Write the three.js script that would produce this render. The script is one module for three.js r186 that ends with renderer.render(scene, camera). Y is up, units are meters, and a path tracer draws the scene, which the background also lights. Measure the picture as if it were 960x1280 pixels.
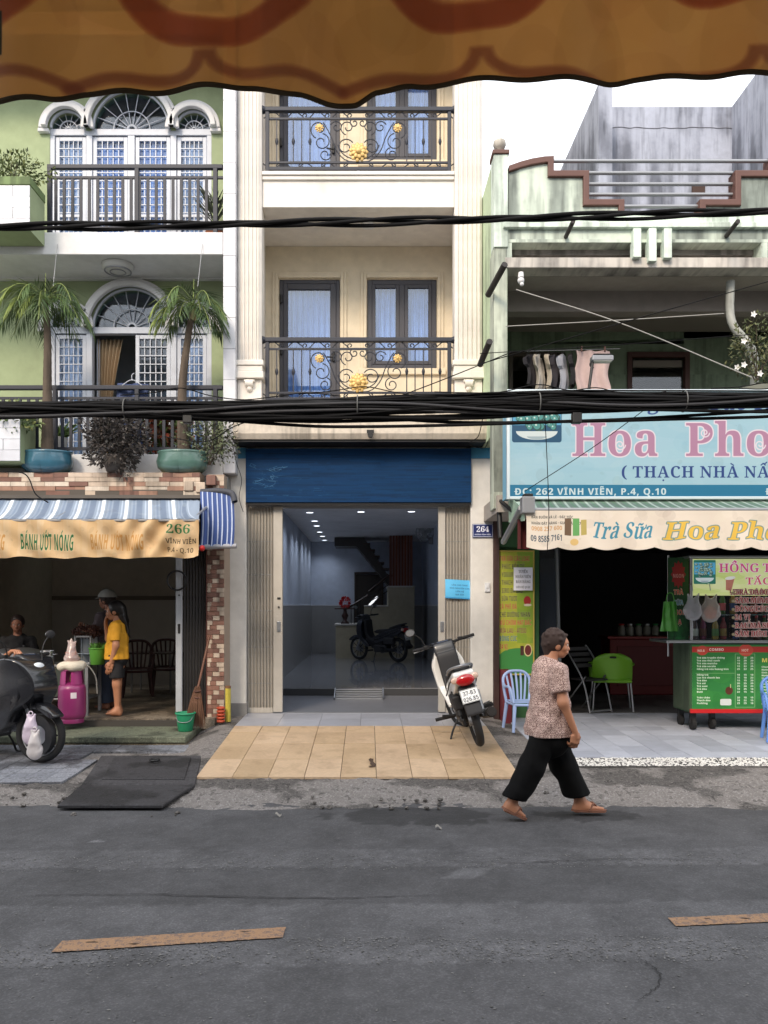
import * as THREE from 'three';
import { mergeGeometries, mergeVertices, toCreasedNormals } from 'three/addons/utils/BufferGeometryUtils.js';
import { RoundedBoxGeometry } from 'three/addons/geometries/RoundedBoxGeometry.js';
import { RectAreaLightUniformsLib } from 'three/addons/lights/RectAreaLightUniformsLib.js';

// ---------- camera, sky, sun, exposure ----------
const scene = new THREE.Scene();
const camera = new THREE.PerspectiveCamera(2 * Math.atan(640 / 1000) * 180 / Math.PI, 0.75, 0.05, 400);
camera.position.set(0, 1.65, 0);
camera.lookAt(0, 1.65, -10);
camera.setViewOffset(960, 1280, 20, -117, 960, 1280);   // shift lens: level camera, horizon low in the frame
const renderer = new THREE.WebGLRenderer({ antialias: true });
renderer.setSize(768, 1024);
renderer.toneMapping = THREE.LinearToneMapping;
renderer.toneMappingExposure = 1.45;
renderer.shadowMap.enabled = true;
{ // overcast tropical sky: bright white veil, a little brighter round the hidden sun, bluish overhead
  const W = 256, H = 128, d = new Float32Array(W * H * 4);
  const S = new THREE.Vector3(-11, 21, 26).normalize();
  for (let j = 0; j < H; j++) for (let i = 0; i < W; i++) {
    const el = ((j + .5) / H - .5) * Math.PI, az = ((i + .5) / W - .5) * 2 * Math.PI;
    const x = Math.cos(az) * Math.cos(el), y = Math.sin(el), z = Math.sin(az) * Math.cos(el);
    const c = Math.max(0, x * S.x + y * S.y + z * S.z), g = 0.9 * Math.pow(c, 6);
    const b = y > 0 ? 1.18 + 0.22 * y : 0.5;
    const k = (j * W + i) * 4;
    d[k] = b * 0.955 + g; d[k + 1] = b * 0.985 + g * .98; d[k + 2] = b * 1.04 + g * .93; d[k + 3] = 1;
  }
  const t = new THREE.DataTexture(d, W, H, THREE.RGBAFormat, THREE.FloatType);
  t.mapping = THREE.EquirectangularReflectionMapping; t.magFilter = t.minFilter = THREE.LinearFilter; t.needsUpdate = true;
  scene.background = t; scene.environment = t;
}
const sun = new THREE.DirectionalLight(0xffebd2, 2.0);
sun.position.set(-11, 21, 26); sun.target.position.set(0, 0, 0);
sun.castShadow = true; sun.shadow.radius = 28; sun.shadow.mapSize.set(2048, 2048);
Object.assign(sun.shadow.camera, { left: -16, right: 16, top: 16, bottom: -16, near: 1, far: 90 });
sun.name = 'sun'; scene.add(sun, sun.target);
// ---------- helpers ----------
let seed = 12345;
const rnd = () => { seed = (seed * 1664525 + 1013904223) >>> 0; return seed / 4294967296; };
const rr = (a, b) => a + (b - a) * rnd();
const pick = (a) => a[Math.floor(rnd() * a.length) % a.length];
const V = (x, y, z) => new THREE.Vector3(x, y, z);
const C = (r, g, b) => new THREE.Color().setRGB(r / 255, g / 255, b / 255, THREE.SRGBColorSpace);
const X = (u, Z) => (u - 460) / 1000 * Z, Y = (v, Z) => 1.65 - (v - 757) / 1000 * Z;   // measured positions on a wall Z metres away
const clamp = THREE.MathUtils.clamp, lerp = THREE.MathUtils.lerp, sstep = THREE.MathUtils.smoothstep;
const taken = new Map();
function numbered(n) { const k = taken.get(n) || 0; taken.set(n, k + 1); return k ? n + '_' + String(k).padStart(3, '0') : n; }
function tag(o, label, category, group, kind) {
  if (label) o.userData.label = label; if (category) o.userData.category = category;
  if (group) o.userData.group = group; if (kind) o.userData.kind = kind; return o;
}
function thing(name, label, category, pos = [0, 0, 0], turn = 0, group) {
  const o = new THREE.Group(); o.name = numbered(name); scene.add(o); o.position.set(...pos); o.rotation.y = turn;
  return tag(o, label, category, group);
}
function add(name, geo, mat, parent = scene) {
  if (Array.isArray(geo)) geo = join(geo);
  const m = new THREE.Mesh(geo, mat); m.name = parent === scene ? numbered(name) : name; parent.add(m); return m;
}
function part(name, parent) { const o = new THREE.Group(); o.name = name; parent.add(o); return o; }
function struct(name, geo, mat) { return tag(add(name, geo, mat), null, null, null, 'structure'); }
function join(list) {
  const prep = list.map((g) => { let q = g.index ? g.toNonIndexed() : g; for (const k of Object.keys(q.attributes)) if (!['position', 'normal', 'uv'].includes(k)) { q = q.clone(); q.deleteAttribute(k); } return q; });
  return prep.length === 1 ? prep[0] : mergeGeometries(prep);
}
function uvm(g) { // box-projected uv in metres
  if (g.index) g = g.toNonIndexed();
  if (!g.attributes.normal) g.computeVertexNormals();
  const p = g.attributes.position, n = g.attributes.normal, uv = new Float32Array(p.count * 2);
  for (let i = 0; i < p.count; i++) {
    const ax = Math.abs(n.getX(i)), ay = Math.abs(n.getY(i)), az = Math.abs(n.getZ(i));
    if (ay > ax && ay > az) { uv[2 * i] = p.getX(i); uv[2 * i + 1] = p.getZ(i); }
    else if (ax > az) { uv[2 * i] = p.getZ(i); uv[2 * i + 1] = p.getY(i); }
    else { uv[2 * i] = p.getX(i); uv[2 * i + 1] = p.getY(i); }
  }
  g.setAttribute('uv', new THREE.BufferAttribute(uv, 2)); return g;
}
const box = (x0, y0, z0, x1, y1, z1) => { const g = new THREE.BoxGeometry(Math.abs(x1 - x0), Math.abs(y1 - y0), Math.abs(z1 - z0)); g.translate((x0 + x1) / 2, (y0 + y1) / 2, (z0 + z1) / 2); return uvm(g); };
const rbox = (x0, y0, z0, x1, y1, z1, r = .008, s = 1) => { const g = new RoundedBoxGeometry(Math.abs(x1 - x0), Math.abs(y1 - y0), Math.abs(z1 - z0), s, r); g.translate((x0 + x1) / 2, (y0 + y1) / 2, (z0 + z1) / 2); return uvm(g); };
// a slab whose front stands Z metres from the street origin, d deep
const fbox = (x0, y0, x1, y1, Z, d) => box(x0, y0, -Z, x1, y1, -Z - d);
const frb = (x0, y0, x1, y1, Z, d, r) => rbox(x0, y0, -Z, x1, y1, -Z - d, r);
function tube(pts, r, seg, rad = 6, closed = false) { const c = new THREE.CatmullRomCurve3(pts.map((p) => Array.isArray(p) ? V(...p) : p), closed); return new THREE.TubeGeometry(c, seg || pts.length * 4, r, rad, closed); }
function rod(a, b, r, rad = 8, r2 = r) {
  a = Array.isArray(a) ? V(...a) : a; b = Array.isArray(b) ? V(...b) : b;
  const g = new THREE.CylinderGeometry(r2, r, a.distanceTo(b), rad); const q = new THREE.Quaternion().setFromUnitVectors(V(0, 1, 0), b.clone().sub(a).normalize());
  g.applyQuaternion(q); g.translate((a.x + b.x) / 2, (a.y + b.y) / 2, (a.z + b.z) / 2); return g;
}
function extr(pts, depth, bevel = 0, holes = [], seg = 12) { // outline in xy, extruded toward +z by depth
  const s = pts instanceof THREE.Shape ? pts : new THREE.Shape(pts.map(([x, y]) => new THREE.Vector2(x, y))); s.holes.push(...holes);
  return new THREE.ExtrudeGeometry(s, { depth: depth - 2 * bevel, bevelEnabled: bevel > 0, bevelSize: bevel, bevelThickness: bevel, bevelSegments: 2, bevelOffset: -bevel, curveSegments: seg }).translate(0, 0, bevel);
}
const lathe = (pts, seg = 20) => new THREE.LatheGeometry(pts.map(([r, y]) => new THREE.Vector2(r, y)), seg);
function at(g, x, y, z, ry = 0, rx = 0, rz = 0) { g = g.clone(); if (rx) g.rotateX(rx); if (rz) g.rotateZ(rz); if (ry) g.rotateY(ry); return g.translate(x, y, z); }
function grid(nx, ny, f) { // f(i/nx, j/ny) -> [x,y,z,(u,v)]
  const P = [], U = [], I = [];
  for (let j = 0; j <= ny; j++) for (let i = 0; i <= nx; i++) { const q = f(i / nx, j / ny); P.push(q[0], q[1], q[2]); U.push(q.length > 3 ? q[3] : i / nx, q.length > 3 ? q[4] : j / ny); }
  for (let j = 0; j < ny; j++) for (let i = 0; i < nx; i++) { const a = j * (nx + 1) + i, b = a + 1, c = a + nx + 1, d = c + 1; I.push(a, b, d, a, d, c); }
  const g = new THREE.BufferGeometry(); g.setAttribute('position', new THREE.Float32BufferAttribute(P, 3)); g.setAttribute('uv', new THREE.Float32BufferAttribute(U, 2)); g.setIndex(I); g.computeVertexNormals(); return g;
}
// closed sheet with thickness: front grid, back grid, rim
function sheet(nx, ny, f, t = .004) {
  const g = grid(nx, ny, f), p = g.attributes.position, n = g.attributes.normal, uv = g.attributes.uv, N = p.count;
  const P = [...p.array], U = [...uv.array], I = [...g.index.array];
  for (let i = 0; i < N; i++) { P.push(p.getX(i) - n.getX(i) * t, p.getY(i) - n.getY(i) * t, p.getZ(i) - n.getZ(i) * t); U.push(uv.getX(i), uv.getY(i)); }
  const L = g.index.array; for (let i = 0; i < L.length; i += 3) I.push(L[i] + N, L[i + 2] + N, L[i + 1] + N);
  const e = (a, b) => I.push(a, a + N, b + N, a, b + N, b), w = nx + 1;
  for (let i = 0; i < nx; i++) { e(i, i + 1); e(ny * w + i + 1, ny * w + i); }
  for (let j = 0; j < ny; j++) { e((j + 1) * w, j * w); e(j * w + nx, (j + 1) * w + nx); }
  const o = new THREE.BufferGeometry(); o.setAttribute('position', new THREE.Float32BufferAttribute(P, 3)); o.setAttribute('uv', new THREE.Float32BufferAttribute(U, 2)); o.setIndex(I); 
  return toCreasedNormals(o, .8);
}
// periodic value noise
const HT = new Float32Array(65536); for (let i = 0; i < 65536; i++) HT[i] = rnd();
const hsh = (x, y) => HT[((x * 374761393 + y * 668265263) ^ ((x * 1274126177) >>> 7)) & 65535];
function vn(x, y, p) { const xi = Math.floor(x), yi = Math.floor(y); let fx = x - xi, fy = y - yi; fx = fx * fx * (3 - 2 * fx); fy = fy * fy * (3 - 2 * fy); const m = (a) => ((a % p) + p) % p, a = m(xi), b = m(xi + 1), c = m(yi), d = m(yi + 1);
  return lerp(lerp(hsh(a, c), hsh(b, c), fx), lerp(hsh(a, d), hsh(b, d), fx), fy); }
function fbm(x, y, p, o = 4) { let s = 0, a = .5, t = 0; for (let i = 0; i < o; i++) { s += a * vn(x * p, y * p, p); t += a; a *= .5; p *= 2; x += .137; } return s / t; }  // x,y in 0..1, tiles
function tex(n, f, size, srgb = true, m = n) { // f(x,y) -> grey or [r,g,b], 0..1
  const d = new Uint8Array(n * m * 4);
  for (let j = 0; j < m; j++) for (let i = 0; i < n; i++) { const q = f(i / n, j / m), k = (j * n + i) * 4, a = Array.isArray(q); for (let c = 0; c < 3; c++) d[k + c] = clamp((a ? q[c] : q) * 255, 0, 255); d[k + 3] = 255; }
  const t = new THREE.DataTexture(d, n, m); t.wrapS = t.wrapT = THREE.RepeatWrapping; t.magFilter = THREE.LinearFilter; t.minFilter = THREE.LinearMipmapLinearFilter; t.generateMipmaps = true; if (srgb) t.colorSpace = THREE.SRGBColorSpace;
  if (size) t.repeat.set(1 / size, 1 / (size * m / n)); t.needsUpdate = true; return t;
}
function ctex(w, h, draw) { const c = document.createElement('canvas'); c.width = w; c.height = h; const x = c.getContext('2d'); draw(x, w, h); const t = new THREE.CanvasTexture(c); t.colorSpace = THREE.SRGBColorSpace; t.anisotropy = 8; return t; }
const mat = (color, roughness = .7, o = {}) => new THREE.MeshStandardMaterial({ color, roughness, ...o });
const phys = (color, roughness, o) => new THREE.MeshPhysicalMaterial({ color, roughness, ...o });
// panel with 0..1 uv for print, facing +z
function panel(x0, y0, x1, y1, z, t = .01) { const g = new THREE.BoxGeometry(x1 - x0, y1 - y0, t); g.translate((x0 + x1) / 2, (y0 + y1) / 2, z - t / 2); return g; }
// ---- smooth field -> mesh (surface nets) ----
function field(prims, cell, k = .03, cuts = []) {
  const lo = V(1e9, 1e9, 1e9), hi = V(-1e9, -1e9, -1e9);
  for (const p of prims) { p.a = p.a.isVector3 ? p.a : V(...p.a); p.b = p.b ? (p.b.isVector3 ? p.b : V(...p.b)) : p.a; p.rb = p.rb ?? p.ra; p.s = p.s || [1, 1, 1]; const R = Math.max(p.ra, p.rb);
    p.m = V(R * p.s[0], R * p.s[1], R * p.s[2]); p.lo = p.a.clone().min(p.b).sub(p.m); p.hi = p.a.clone().max(p.b).add(p.m); if (!p.neg) { lo.min(p.lo); hi.max(p.hi); } }
  lo.subScalar(cell * 2.5); hi.addScalar(cell * 2.5);
  const nx = Math.ceil((hi.x - lo.x) / cell) + 1, ny = Math.ceil((hi.y - lo.y) / cell) + 1, nz = Math.ceil((hi.z - lo.z) / cell) + 1, F = new Float32Array(nx * ny * nz).fill(1);
  for (const p of prims) {
    const e = k + cell * 3, kk = p.k ?? k, i0 = Math.max(0, Math.floor((p.lo.x - e - lo.x) / cell)), i1 = Math.min(nx - 1, Math.ceil((p.hi.x + e - lo.x) / cell)), j0 = Math.max(0, Math.floor((p.lo.y - e - lo.y) / cell)), j1 = Math.min(ny - 1, Math.ceil((p.hi.y + e - lo.y) / cell)), l0 = Math.max(0, Math.floor((p.lo.z - e - lo.z) / cell)), l1 = Math.min(nz - 1, Math.ceil((p.hi.z + e - lo.z) / cell));
    const [sx, sy, sz] = p.s, ms = Math.min(sx, sy, sz), bx = (p.b.x - p.a.x) / sx, by = (p.b.y - p.a.y) / sy, bz = (p.b.z - p.a.z) / sz, L = bx * bx + by * by + bz * bz || 1e-9;
    for (let l = l0; l <= l1; l++) for (let j = j0; j <= j1; j++) for (let i = i0; i <= i1; i++) {
      const x = (lo.x + i * cell - p.a.x) / sx, y = (lo.y + j * cell - p.a.y) / sy, z = (lo.z + l * cell - p.a.z) / sz, t = clamp((x * bx + y * by + z * bz) / L, 0, 1);
      const d = (Math.hypot(x - bx * t, y - by * t, z - bz * t) - (p.ra + (p.rb - p.ra) * t)) * ms, n = (l * ny + j) * nx + i, o = F[n];
      if (p.neg) { const h = clamp(.5 - .5 * (o + d) / kk, 0, 1); F[n] = lerp(o, -d, h) + kk * h * (1 - h); }
      else { const h = clamp(.5 + .5 * (o - d) / kk, 0, 1); F[n] = lerp(o, d, h) - kk * h * (1 - h); }
    }
  }
  for (const [q, dir] of cuts) for (let l = 0, n = 0; l < nz; l++) for (let j = 0; j < ny; j++) for (let i = 0; i < nx; i++, n++) { const d = (lo.x + i * cell - q[0]) * dir[0] + (lo.y + j * cell - q[1]) * dir[1] + (lo.z + l * cell - q[2]) * dir[2]; if (d > F[n]) F[n] = d; }
  const id = new Int32Array(nx * ny * nz).fill(-1), P = [], I = [], co = [0, 1, nx, nx + 1, nx * ny, nx * ny + 1, nx * ny + nx, nx * ny + nx + 1];
  const E = [[0, 1], [2, 3], [4, 5], [6, 7], [0, 2], [1, 3], [4, 6], [5, 7], [0, 4], [1, 5], [2, 6], [3, 7]];
  for (let l = 0; l < nz - 1; l++) for (let j = 0; j < ny - 1; j++) for (let i = 0; i < nx - 1; i++) {
    const n = (l * ny + j) * nx + i; let s = 0; for (let c = 0; c < 8; c++) if (F[n + co[c]] < 0) s++;
    if (!s || s === 8) continue;
    let x = 0, y = 0, z = 0, m = 0;
    for (const [a, b] of E) { const fa = F[n + co[a]], fb = F[n + co[b]]; if ((fa < 0) === (fb < 0)) continue; const t = fa / (fa - fb); x += (a & 1) + t * ((b & 1) - (a & 1)); y += (a >> 1 & 1) + t * ((b >> 1 & 1) - (a >> 1 & 1)); z += (a >> 2) + t * ((b >> 2) - (a >> 2)); m++; }
    id[n] = P.length / 3; P.push(lo.x + (i + x / m) * cell, lo.y + (j + y / m) * cell, lo.z + (l + z / m) * cell);
  }
  const quad = (a, b, c, d, f) => { if (f) I.push(a, b, c, a, c, d); else I.push(a, c, b, a, d, c); };
  for (let l = 1; l < nz - 1; l++) for (let j = 1; j < ny - 1; j++) for (let i = 1; i < nx - 1; i++) {
    const n = (l * ny + j) * nx + i, f = F[n] < 0;
    if (f !== F[n + 1] < 0) quad(id[n - nx - nx * ny], id[n - nx * ny], id[n], id[n - nx], f);
    if (f !== F[n + nx] < 0) quad(id[n - 1 - nx * ny], id[n - 1], id[n], id[n - nx * ny], f);
    if (f !== F[n + nx * ny] < 0) quad(id[n - 1 - nx], id[n - nx], id[n], id[n - 1], f);
  }
  const g = new THREE.BufferGeometry(); g.setAttribute('position', new THREE.Float32BufferAttribute(P, 3)); g.setIndex(I); g.computeVertexNormals();
  const uv = new Float32Array(P.length / 3 * 2); for (let i = 0; i < P.length / 3; i++) { uv[2 * i] = P[3 * i] + P[3 * i + 2] * .4; uv[2 * i + 1] = P[3 * i + 1]; } g.setAttribute('uv', new THREE.BufferAttribute(uv, 2));
  return g;
}
const cap = (a, b, ra, rb, s) => ({ a, b, ra, rb, s }), ell = (a, r, s) => ({ a, ra: r, s });
// folded leaf blades: list of [pos, dir, up, len, wid]
function leaves(list) {
  const P = [], N = [];
  const tri = (a, b, c) => { const n = b.clone().sub(a).cross(c.clone().sub(a)).normalize(); for (const q of [a, b, c]) { P.push(q.x, q.y, q.z); N.push(n.x, n.y, n.z); } };
  for (const [p, d, up, len, wid] of list) {
    const s = d.clone().cross(up).normalize(), n = s.clone().cross(d).normalize(), t = p.clone().addScaledVector(d, len), m = p.clone().addScaledVector(d, len * .42);
    const l = m.clone().addScaledVector(s, wid / 2).addScaledVector(n, wid * .18), r = m.clone().addScaledVector(s, -wid / 2).addScaledVector(n, wid * .18); t.addScaledVector(n, -len * .1);
    tri(p, m, l); tri(m, t, l); tri(p, r, m); tri(m, r, t);
  }
  const g = new THREE.BufferGeometry(); g.setAttribute('position', new THREE.Float32BufferAttribute(P, 3)); g.setAttribute('normal', new THREE.Float32BufferAttribute(N, 3)); g.setAttribute('uv', new THREE.Float32BufferAttribute(new Float32Array(P.length / 3 * 2), 2)); return g;
}
const rdir = () => { const z = rr(-1, 1), a = rr(0, 6.283), r = Math.sqrt(1 - z * z); return V(r * Math.cos(a), z, r * Math.sin(a)); };
// ---------- shared textures and materials ----------
const T = {};
T.plaster = tex(512, (x, y) => { const a = fbm(x, y, 3, 5), b = fbm(x + .3, y + .7, 24, 3), g = hsh(x * 512 | 0, y * 512 | 0); return .9 + .12 * (a - .5) + .07 * (b - .5) + .03 * (g - .5); }, 2);
T.plasterBump = tex(256, (x, y) => .5 + .5 * (fbm(x, y, 16, 4) - .5) + .2 * (hsh(x * 256 | 0, y * 256 | 0) - .5), .6, false);
// old paint on concrete: black mould running down, pale worn spots
T.mould = tex(1024, (x, y) => { const run = fbm(x, y * .125, 16, 5), run2 = fbm(x + .37, y * .125, 64, 3), big = fbm(x, y, 3, 5), fine = fbm(x + .2, y, 60, 3), s = sstep(run * .55 + big * .5 + .12 * (fine - .5), .44, .74), t = sstep(run2 * .6 + big * .35, .48, .7); const v = .97 - .36 * s - .12 * t + .1 * (fine - .5), k = s * .4; return [v - .012 * k, v, v + .03 * k]; }, 3);
T.mould2 = tex(1024, (x, y) => { const run = fbm(x + .4, y * .0625, 40, 4), big = fbm(x, y + .3, 4, 5), fine = fbm(x, y, 64, 3); const s = sstep(run * .5 + big * .5, .46, .72); const v = .97 - .24 * s + .1 * (fine - .5); return [v, v, v * 1.01]; }, 2.5);
T.tile = tex(512, (x, y) => { const a = fbm(x, y, 4, 5), b = fbm(x + .4, y + .2, 14, 4), f = fbm(x, y, 90, 2); const d = sstep(a, .45, .75) * .07 + sstep(b, .55, .75) * .05; return [.96 - d + .08 * (f - .5), .96 - d * 1.1 + .08 * (f - .5), .96 - d * 1.2 + .08 * (f - .5)]; }, 1.7);
function wrinkle(g, amp, sx = 1, sy = 1) { g.computeVertexNormals(); const p = g.attributes.position, n = g.attributes.normal; for (let i = 0; i < p.count; i++) { const x = p.getX(i), y = p.getY(i), z = p.getZ(i), w = fbm((x * .8 + z * .9 + y * .35) * sx / 4 + .5, (y - x * .4) * sy / 4 + .5, 40, 2) - .5, v = fbm((x - z) * sx / 8 + .3, y * sy / 16 + .3, 60, 2) - .5, d = amp * (w * 1.6 + v * 1.3); p.setXYZ(i, x + n.getX(i) * d, y + n.getY(i) * d * .3, z + n.getZ(i) * d); } g.computeVertexNormals(); return g; }
T.grain = tex(512, (x, y) => .5 + .7 * (fbm(x, y, 90, 2) - .5) + .3 * (hsh(x * 512 | 0, y * 512 | 0) - .5), .5, false);
const MAT = {
  cream: mat(C(244, 238, 230), .8, { map: T.plaster, bumpMap: T.plasterBump, bumpScale: .0012 }),
  creamWarm: mat(C(238, 224, 198), .8, { map: T.plaster, bumpMap: T.plasterBump, bumpScale: .0012 }),
  white: mat(C(236, 236, 238), .7, { map: T.plaster, bumpMap: T.plasterBump, bumpScale: .001 }),
  pillar: mat(C(234, 231, 225), .75, { map: T.plaster, bumpMap: T.plasterBump, bumpScale: .001 }),
  greenWall: mat(C(168, 182, 142), .8, { map: T.plaster, bumpMap: T.plasterBump, bumpScale: .0012 }),
  mint: mat(C(210, 222, 208), .85, { map: T.mould, bumpMap: T.plasterBump, bumpScale: .002 }),
  mintClean: mat(C(216, 230, 216), .85, { map: T.mould2, bumpMap: T.plasterBump, bumpScale: .002 }),
  roofWall: mat(C(172, 177, 192), .9, { map: T.mould, bumpMap: T.plasterBump, bumpScale: .003 }),
  concrete: mat(C(150, 146, 142), .9, { map: T.mould2, bumpMap: T.grain, bumpScale: .004 }),
  brownTrim: mat(C(104, 70, 62), .6, { map: T.plaster }),
  darkMetal: mat(C(30, 34, 47), .55),
  frame: mat(C(58, 58, 66), .5),
  whiteFrame: mat(C(208, 214, 226), .45, { map: T.plaster }),
  black: mat(C(22, 22, 24), .5), rubber: mat(C(26, 26, 28), .85), blackGloss: phys(C(20, 21, 25), .22, { clearcoat: .7 }),
  steel: mat(C(190, 192, 196), .32, { metalness: .9 }), greySteel: mat(C(150, 152, 156), .45, { metalness: .6 }),
  glass: phys(C(245, 250, 255), .03, { transmission: 1, thickness: 0, ior: 1.5 }),
  darkRoom: mat(C(96, 94, 90), .9, { map: T.plaster }),
  gold: mat(C(206, 172, 108), .5, { metalness: .25 }),
  skin: phys(C(176, 122, 92), .55, { sheen: .2, sheenColor: C(200, 120, 90) }), skinDark: mat(C(150, 100, 78), .55),
  hair: mat(C(40, 30, 27), .7),
  red: mat(C(190, 28, 30), .4), green: mat(C(40, 140, 70), .5),
  cable: phys(C(13, 13, 15), .8, { specularIntensity: .4 }),
};
// ---------- lettering: base letters from the font, Vietnamese marks drawn on ----------
function vtext(c, str, x, y, size, o = {}) {
  const { font = 'bold sans-serif', fill = '#000', stroke, sw = 0, sx = 1, skew = 0, gap = 0, align = 'left' } = o, [wt, fam] = font.split(' ');
  c.save(); c.font = wt + ' ' + size + 'px ' + fam; c.textBaseline = 'alphabetic'; c.lineJoin = 'round'; c.lineCap = 'round';
  const g = [...str].map((ch) => { const d = ch === 'Đ' ? ['D'] : ch === 'đ' ? ['d'] : [...ch.normalize('NFD')]; return { b: d[0], m: d.slice(1), bar: ch === 'Đ' || ch === 'đ', w: c.measureText(d[0]).width + gap }; });
  const W = g.reduce((s, q) => s + q.w, 0); c.translate(x, y); c.transform(sx, 0, skew, 1, 0, 0); if (align === 'center') c.translate(-W / 2, 0); if (align === 'right') c.translate(-W, 0);
  const pass = (st) => { let p = 0; for (const q of g) {
    if (st) c.strokeText(q.b, p, 0); else c.fillText(q.b, p, 0);
    const up = q.b !== q.b.toLowerCase(), top = up ? -.76 * size : -.58 * size, w = q.w - gap, cx = p + w / 2, u = size * .13; let lift = 0;
    c.save(); c.strokeStyle = st ? stroke : fill; c.lineWidth = size * .075 + (st ? sw : 0);
    const L = (...a) => { c.beginPath(); c.moveTo(a[0], a[1]); for (let i = 2; i < a.length; i += 2) c.lineTo(a[i], a[i + 1]); c.stroke(); };
    if (q.bar) { const by = up ? -.36 * size : -.62 * size; L(up ? p : cx, by, up ? p + w * .45 : p + w, by); }
    if (q.b === 'i' && q.m.length) { }
    for (const m of q.m) if (m === '\u0302') { L(cx - u, top - u * .2, cx, top - u, cx + u, top - u * .2); lift = u * .9; } else if (m === '\u0306') { c.beginPath(); c.arc(cx, top - u, u, .2, Math.PI - .2); c.stroke(); lift = u; }
      else if (m === '\u031B') { c.beginPath(); c.moveTo(p + w * .88, top + u * 1.3); c.quadraticCurveTo(p + w * 1.12, top + u * .9, p + w * 1.05, top); c.stroke(); }
    for (const m of q.m) { const ox = lift ? u * .9 : 0, ty = top - lift * .7;
      if (m === '\u0300') L(cx - u * .8 + ox, ty - u * .9, cx + u * .4 + ox, ty - u * .1); if (m === '\u0301') L(cx + u * .8 + ox, ty - u * .9, cx - u * .3 + ox, ty - u * .1);
      if (m === '\u0303') { c.beginPath(); c.moveTo(cx - u, ty - u * .2); c.bezierCurveTo(cx - u * .4, ty - u * 1.1, cx + u * .4, ty + u * .3, cx + u, ty - u * .6); c.stroke(); }
      if (m === '\u0309') { c.beginPath(); c.arc(cx + ox, ty - u * .6, u * .45, Math.PI, Math.PI * 2.4); c.stroke(); }
      if (m === '\u0323') { c.beginPath(); c.arc(cx, size * .17, size * .02, 0, 7); c.stroke(); } }
    c.restore(); p += q.w; } };
  if (stroke) { c.strokeStyle = stroke; c.lineWidth = sw; pass(true); } c.fillStyle = fill; pass(false); c.restore(); return W * sx;
}
const paper = (c, w, h, n, a) => { for (let i = 0; i < n; i++) { c.fillStyle = 'rgba(' + (rnd() < .5 ? '60,50,40,' : '255,250,240,') + rr(0, a) + ')'; const r = rr(1, w * .02); c.beginPath(); c.ellipse(rr(0, w), rr(0, h), r, r * rr(.3, 1), rr(0, 3), 0, 7); c.fill(); } };
// ---------- ground, road, pavements ----------
T.asph = tex(1024, (x, y) => { const a = fbm(x, y, 6, 4), s = hsh(x * 1024 | 0, y * 1024 | 0), m = fbm(x, y, 200, 2), chip = m > .66 ? .18 * (s + .3) : 0; return .78 + .22 * (a - .5) + .13 * (m - .5) + .05 * (s - .5) + chip * .5; }, 1.6);
T.asphBump = tex(1024, (x, y) => fbm(x, y, 220, 2) * .7 + fbm(x, y, 60, 2) * .3, 1.6, false);
T.conc = tex(1024, (x, y) => { const a = fbm(x, y, 4, 5), m = fbm(x + .5, y, 40, 4), f = fbm(x, y, 180, 2), dark = sstep(a, .52, .64), pit = m > .66 ? -.22 : 0, peb = f > .7 ? .14 : 0; const v = .86 - .26 * dark + .2 * (m - .5) + .16 * (f - .5) + pit + peb; return [v, v * .985, v * .96]; }, 1.8);
const asphalt = mat(0xffffff, .88, { map: T.asph, vertexColors: true, bumpMap: T.asphBump, bumpScale: .004 });
const roughConc = mat(C(146, 142, 142), .95, { map: T.conc, bumpMap: T.asphBump, bumpScale: .01 });
function colored(g, f) { const p = g.attributes.position, c = new Float32Array(p.count * 3); for (let i = 0; i < p.count; i++) f(p.getX(i), -p.getZ(i)).forEach((v, k) => c[3 * i + k] = v); g.setAttribute('color', new THREE.BufferAttribute(c, 3)); return g; }
const wob = (x, z, s, k = 0) => fbm(x / 64 + .5 + k, z / 64 + .5, Math.max(1, Math.round(64 * s)), 3) - .5;
const roadEdge = (x) => 6.5 - .03 * x * (x > 0 ? -.6 : .6) + .22 * wob(x, 3, 1) + .1 * wob(x, 9, 4);
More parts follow.
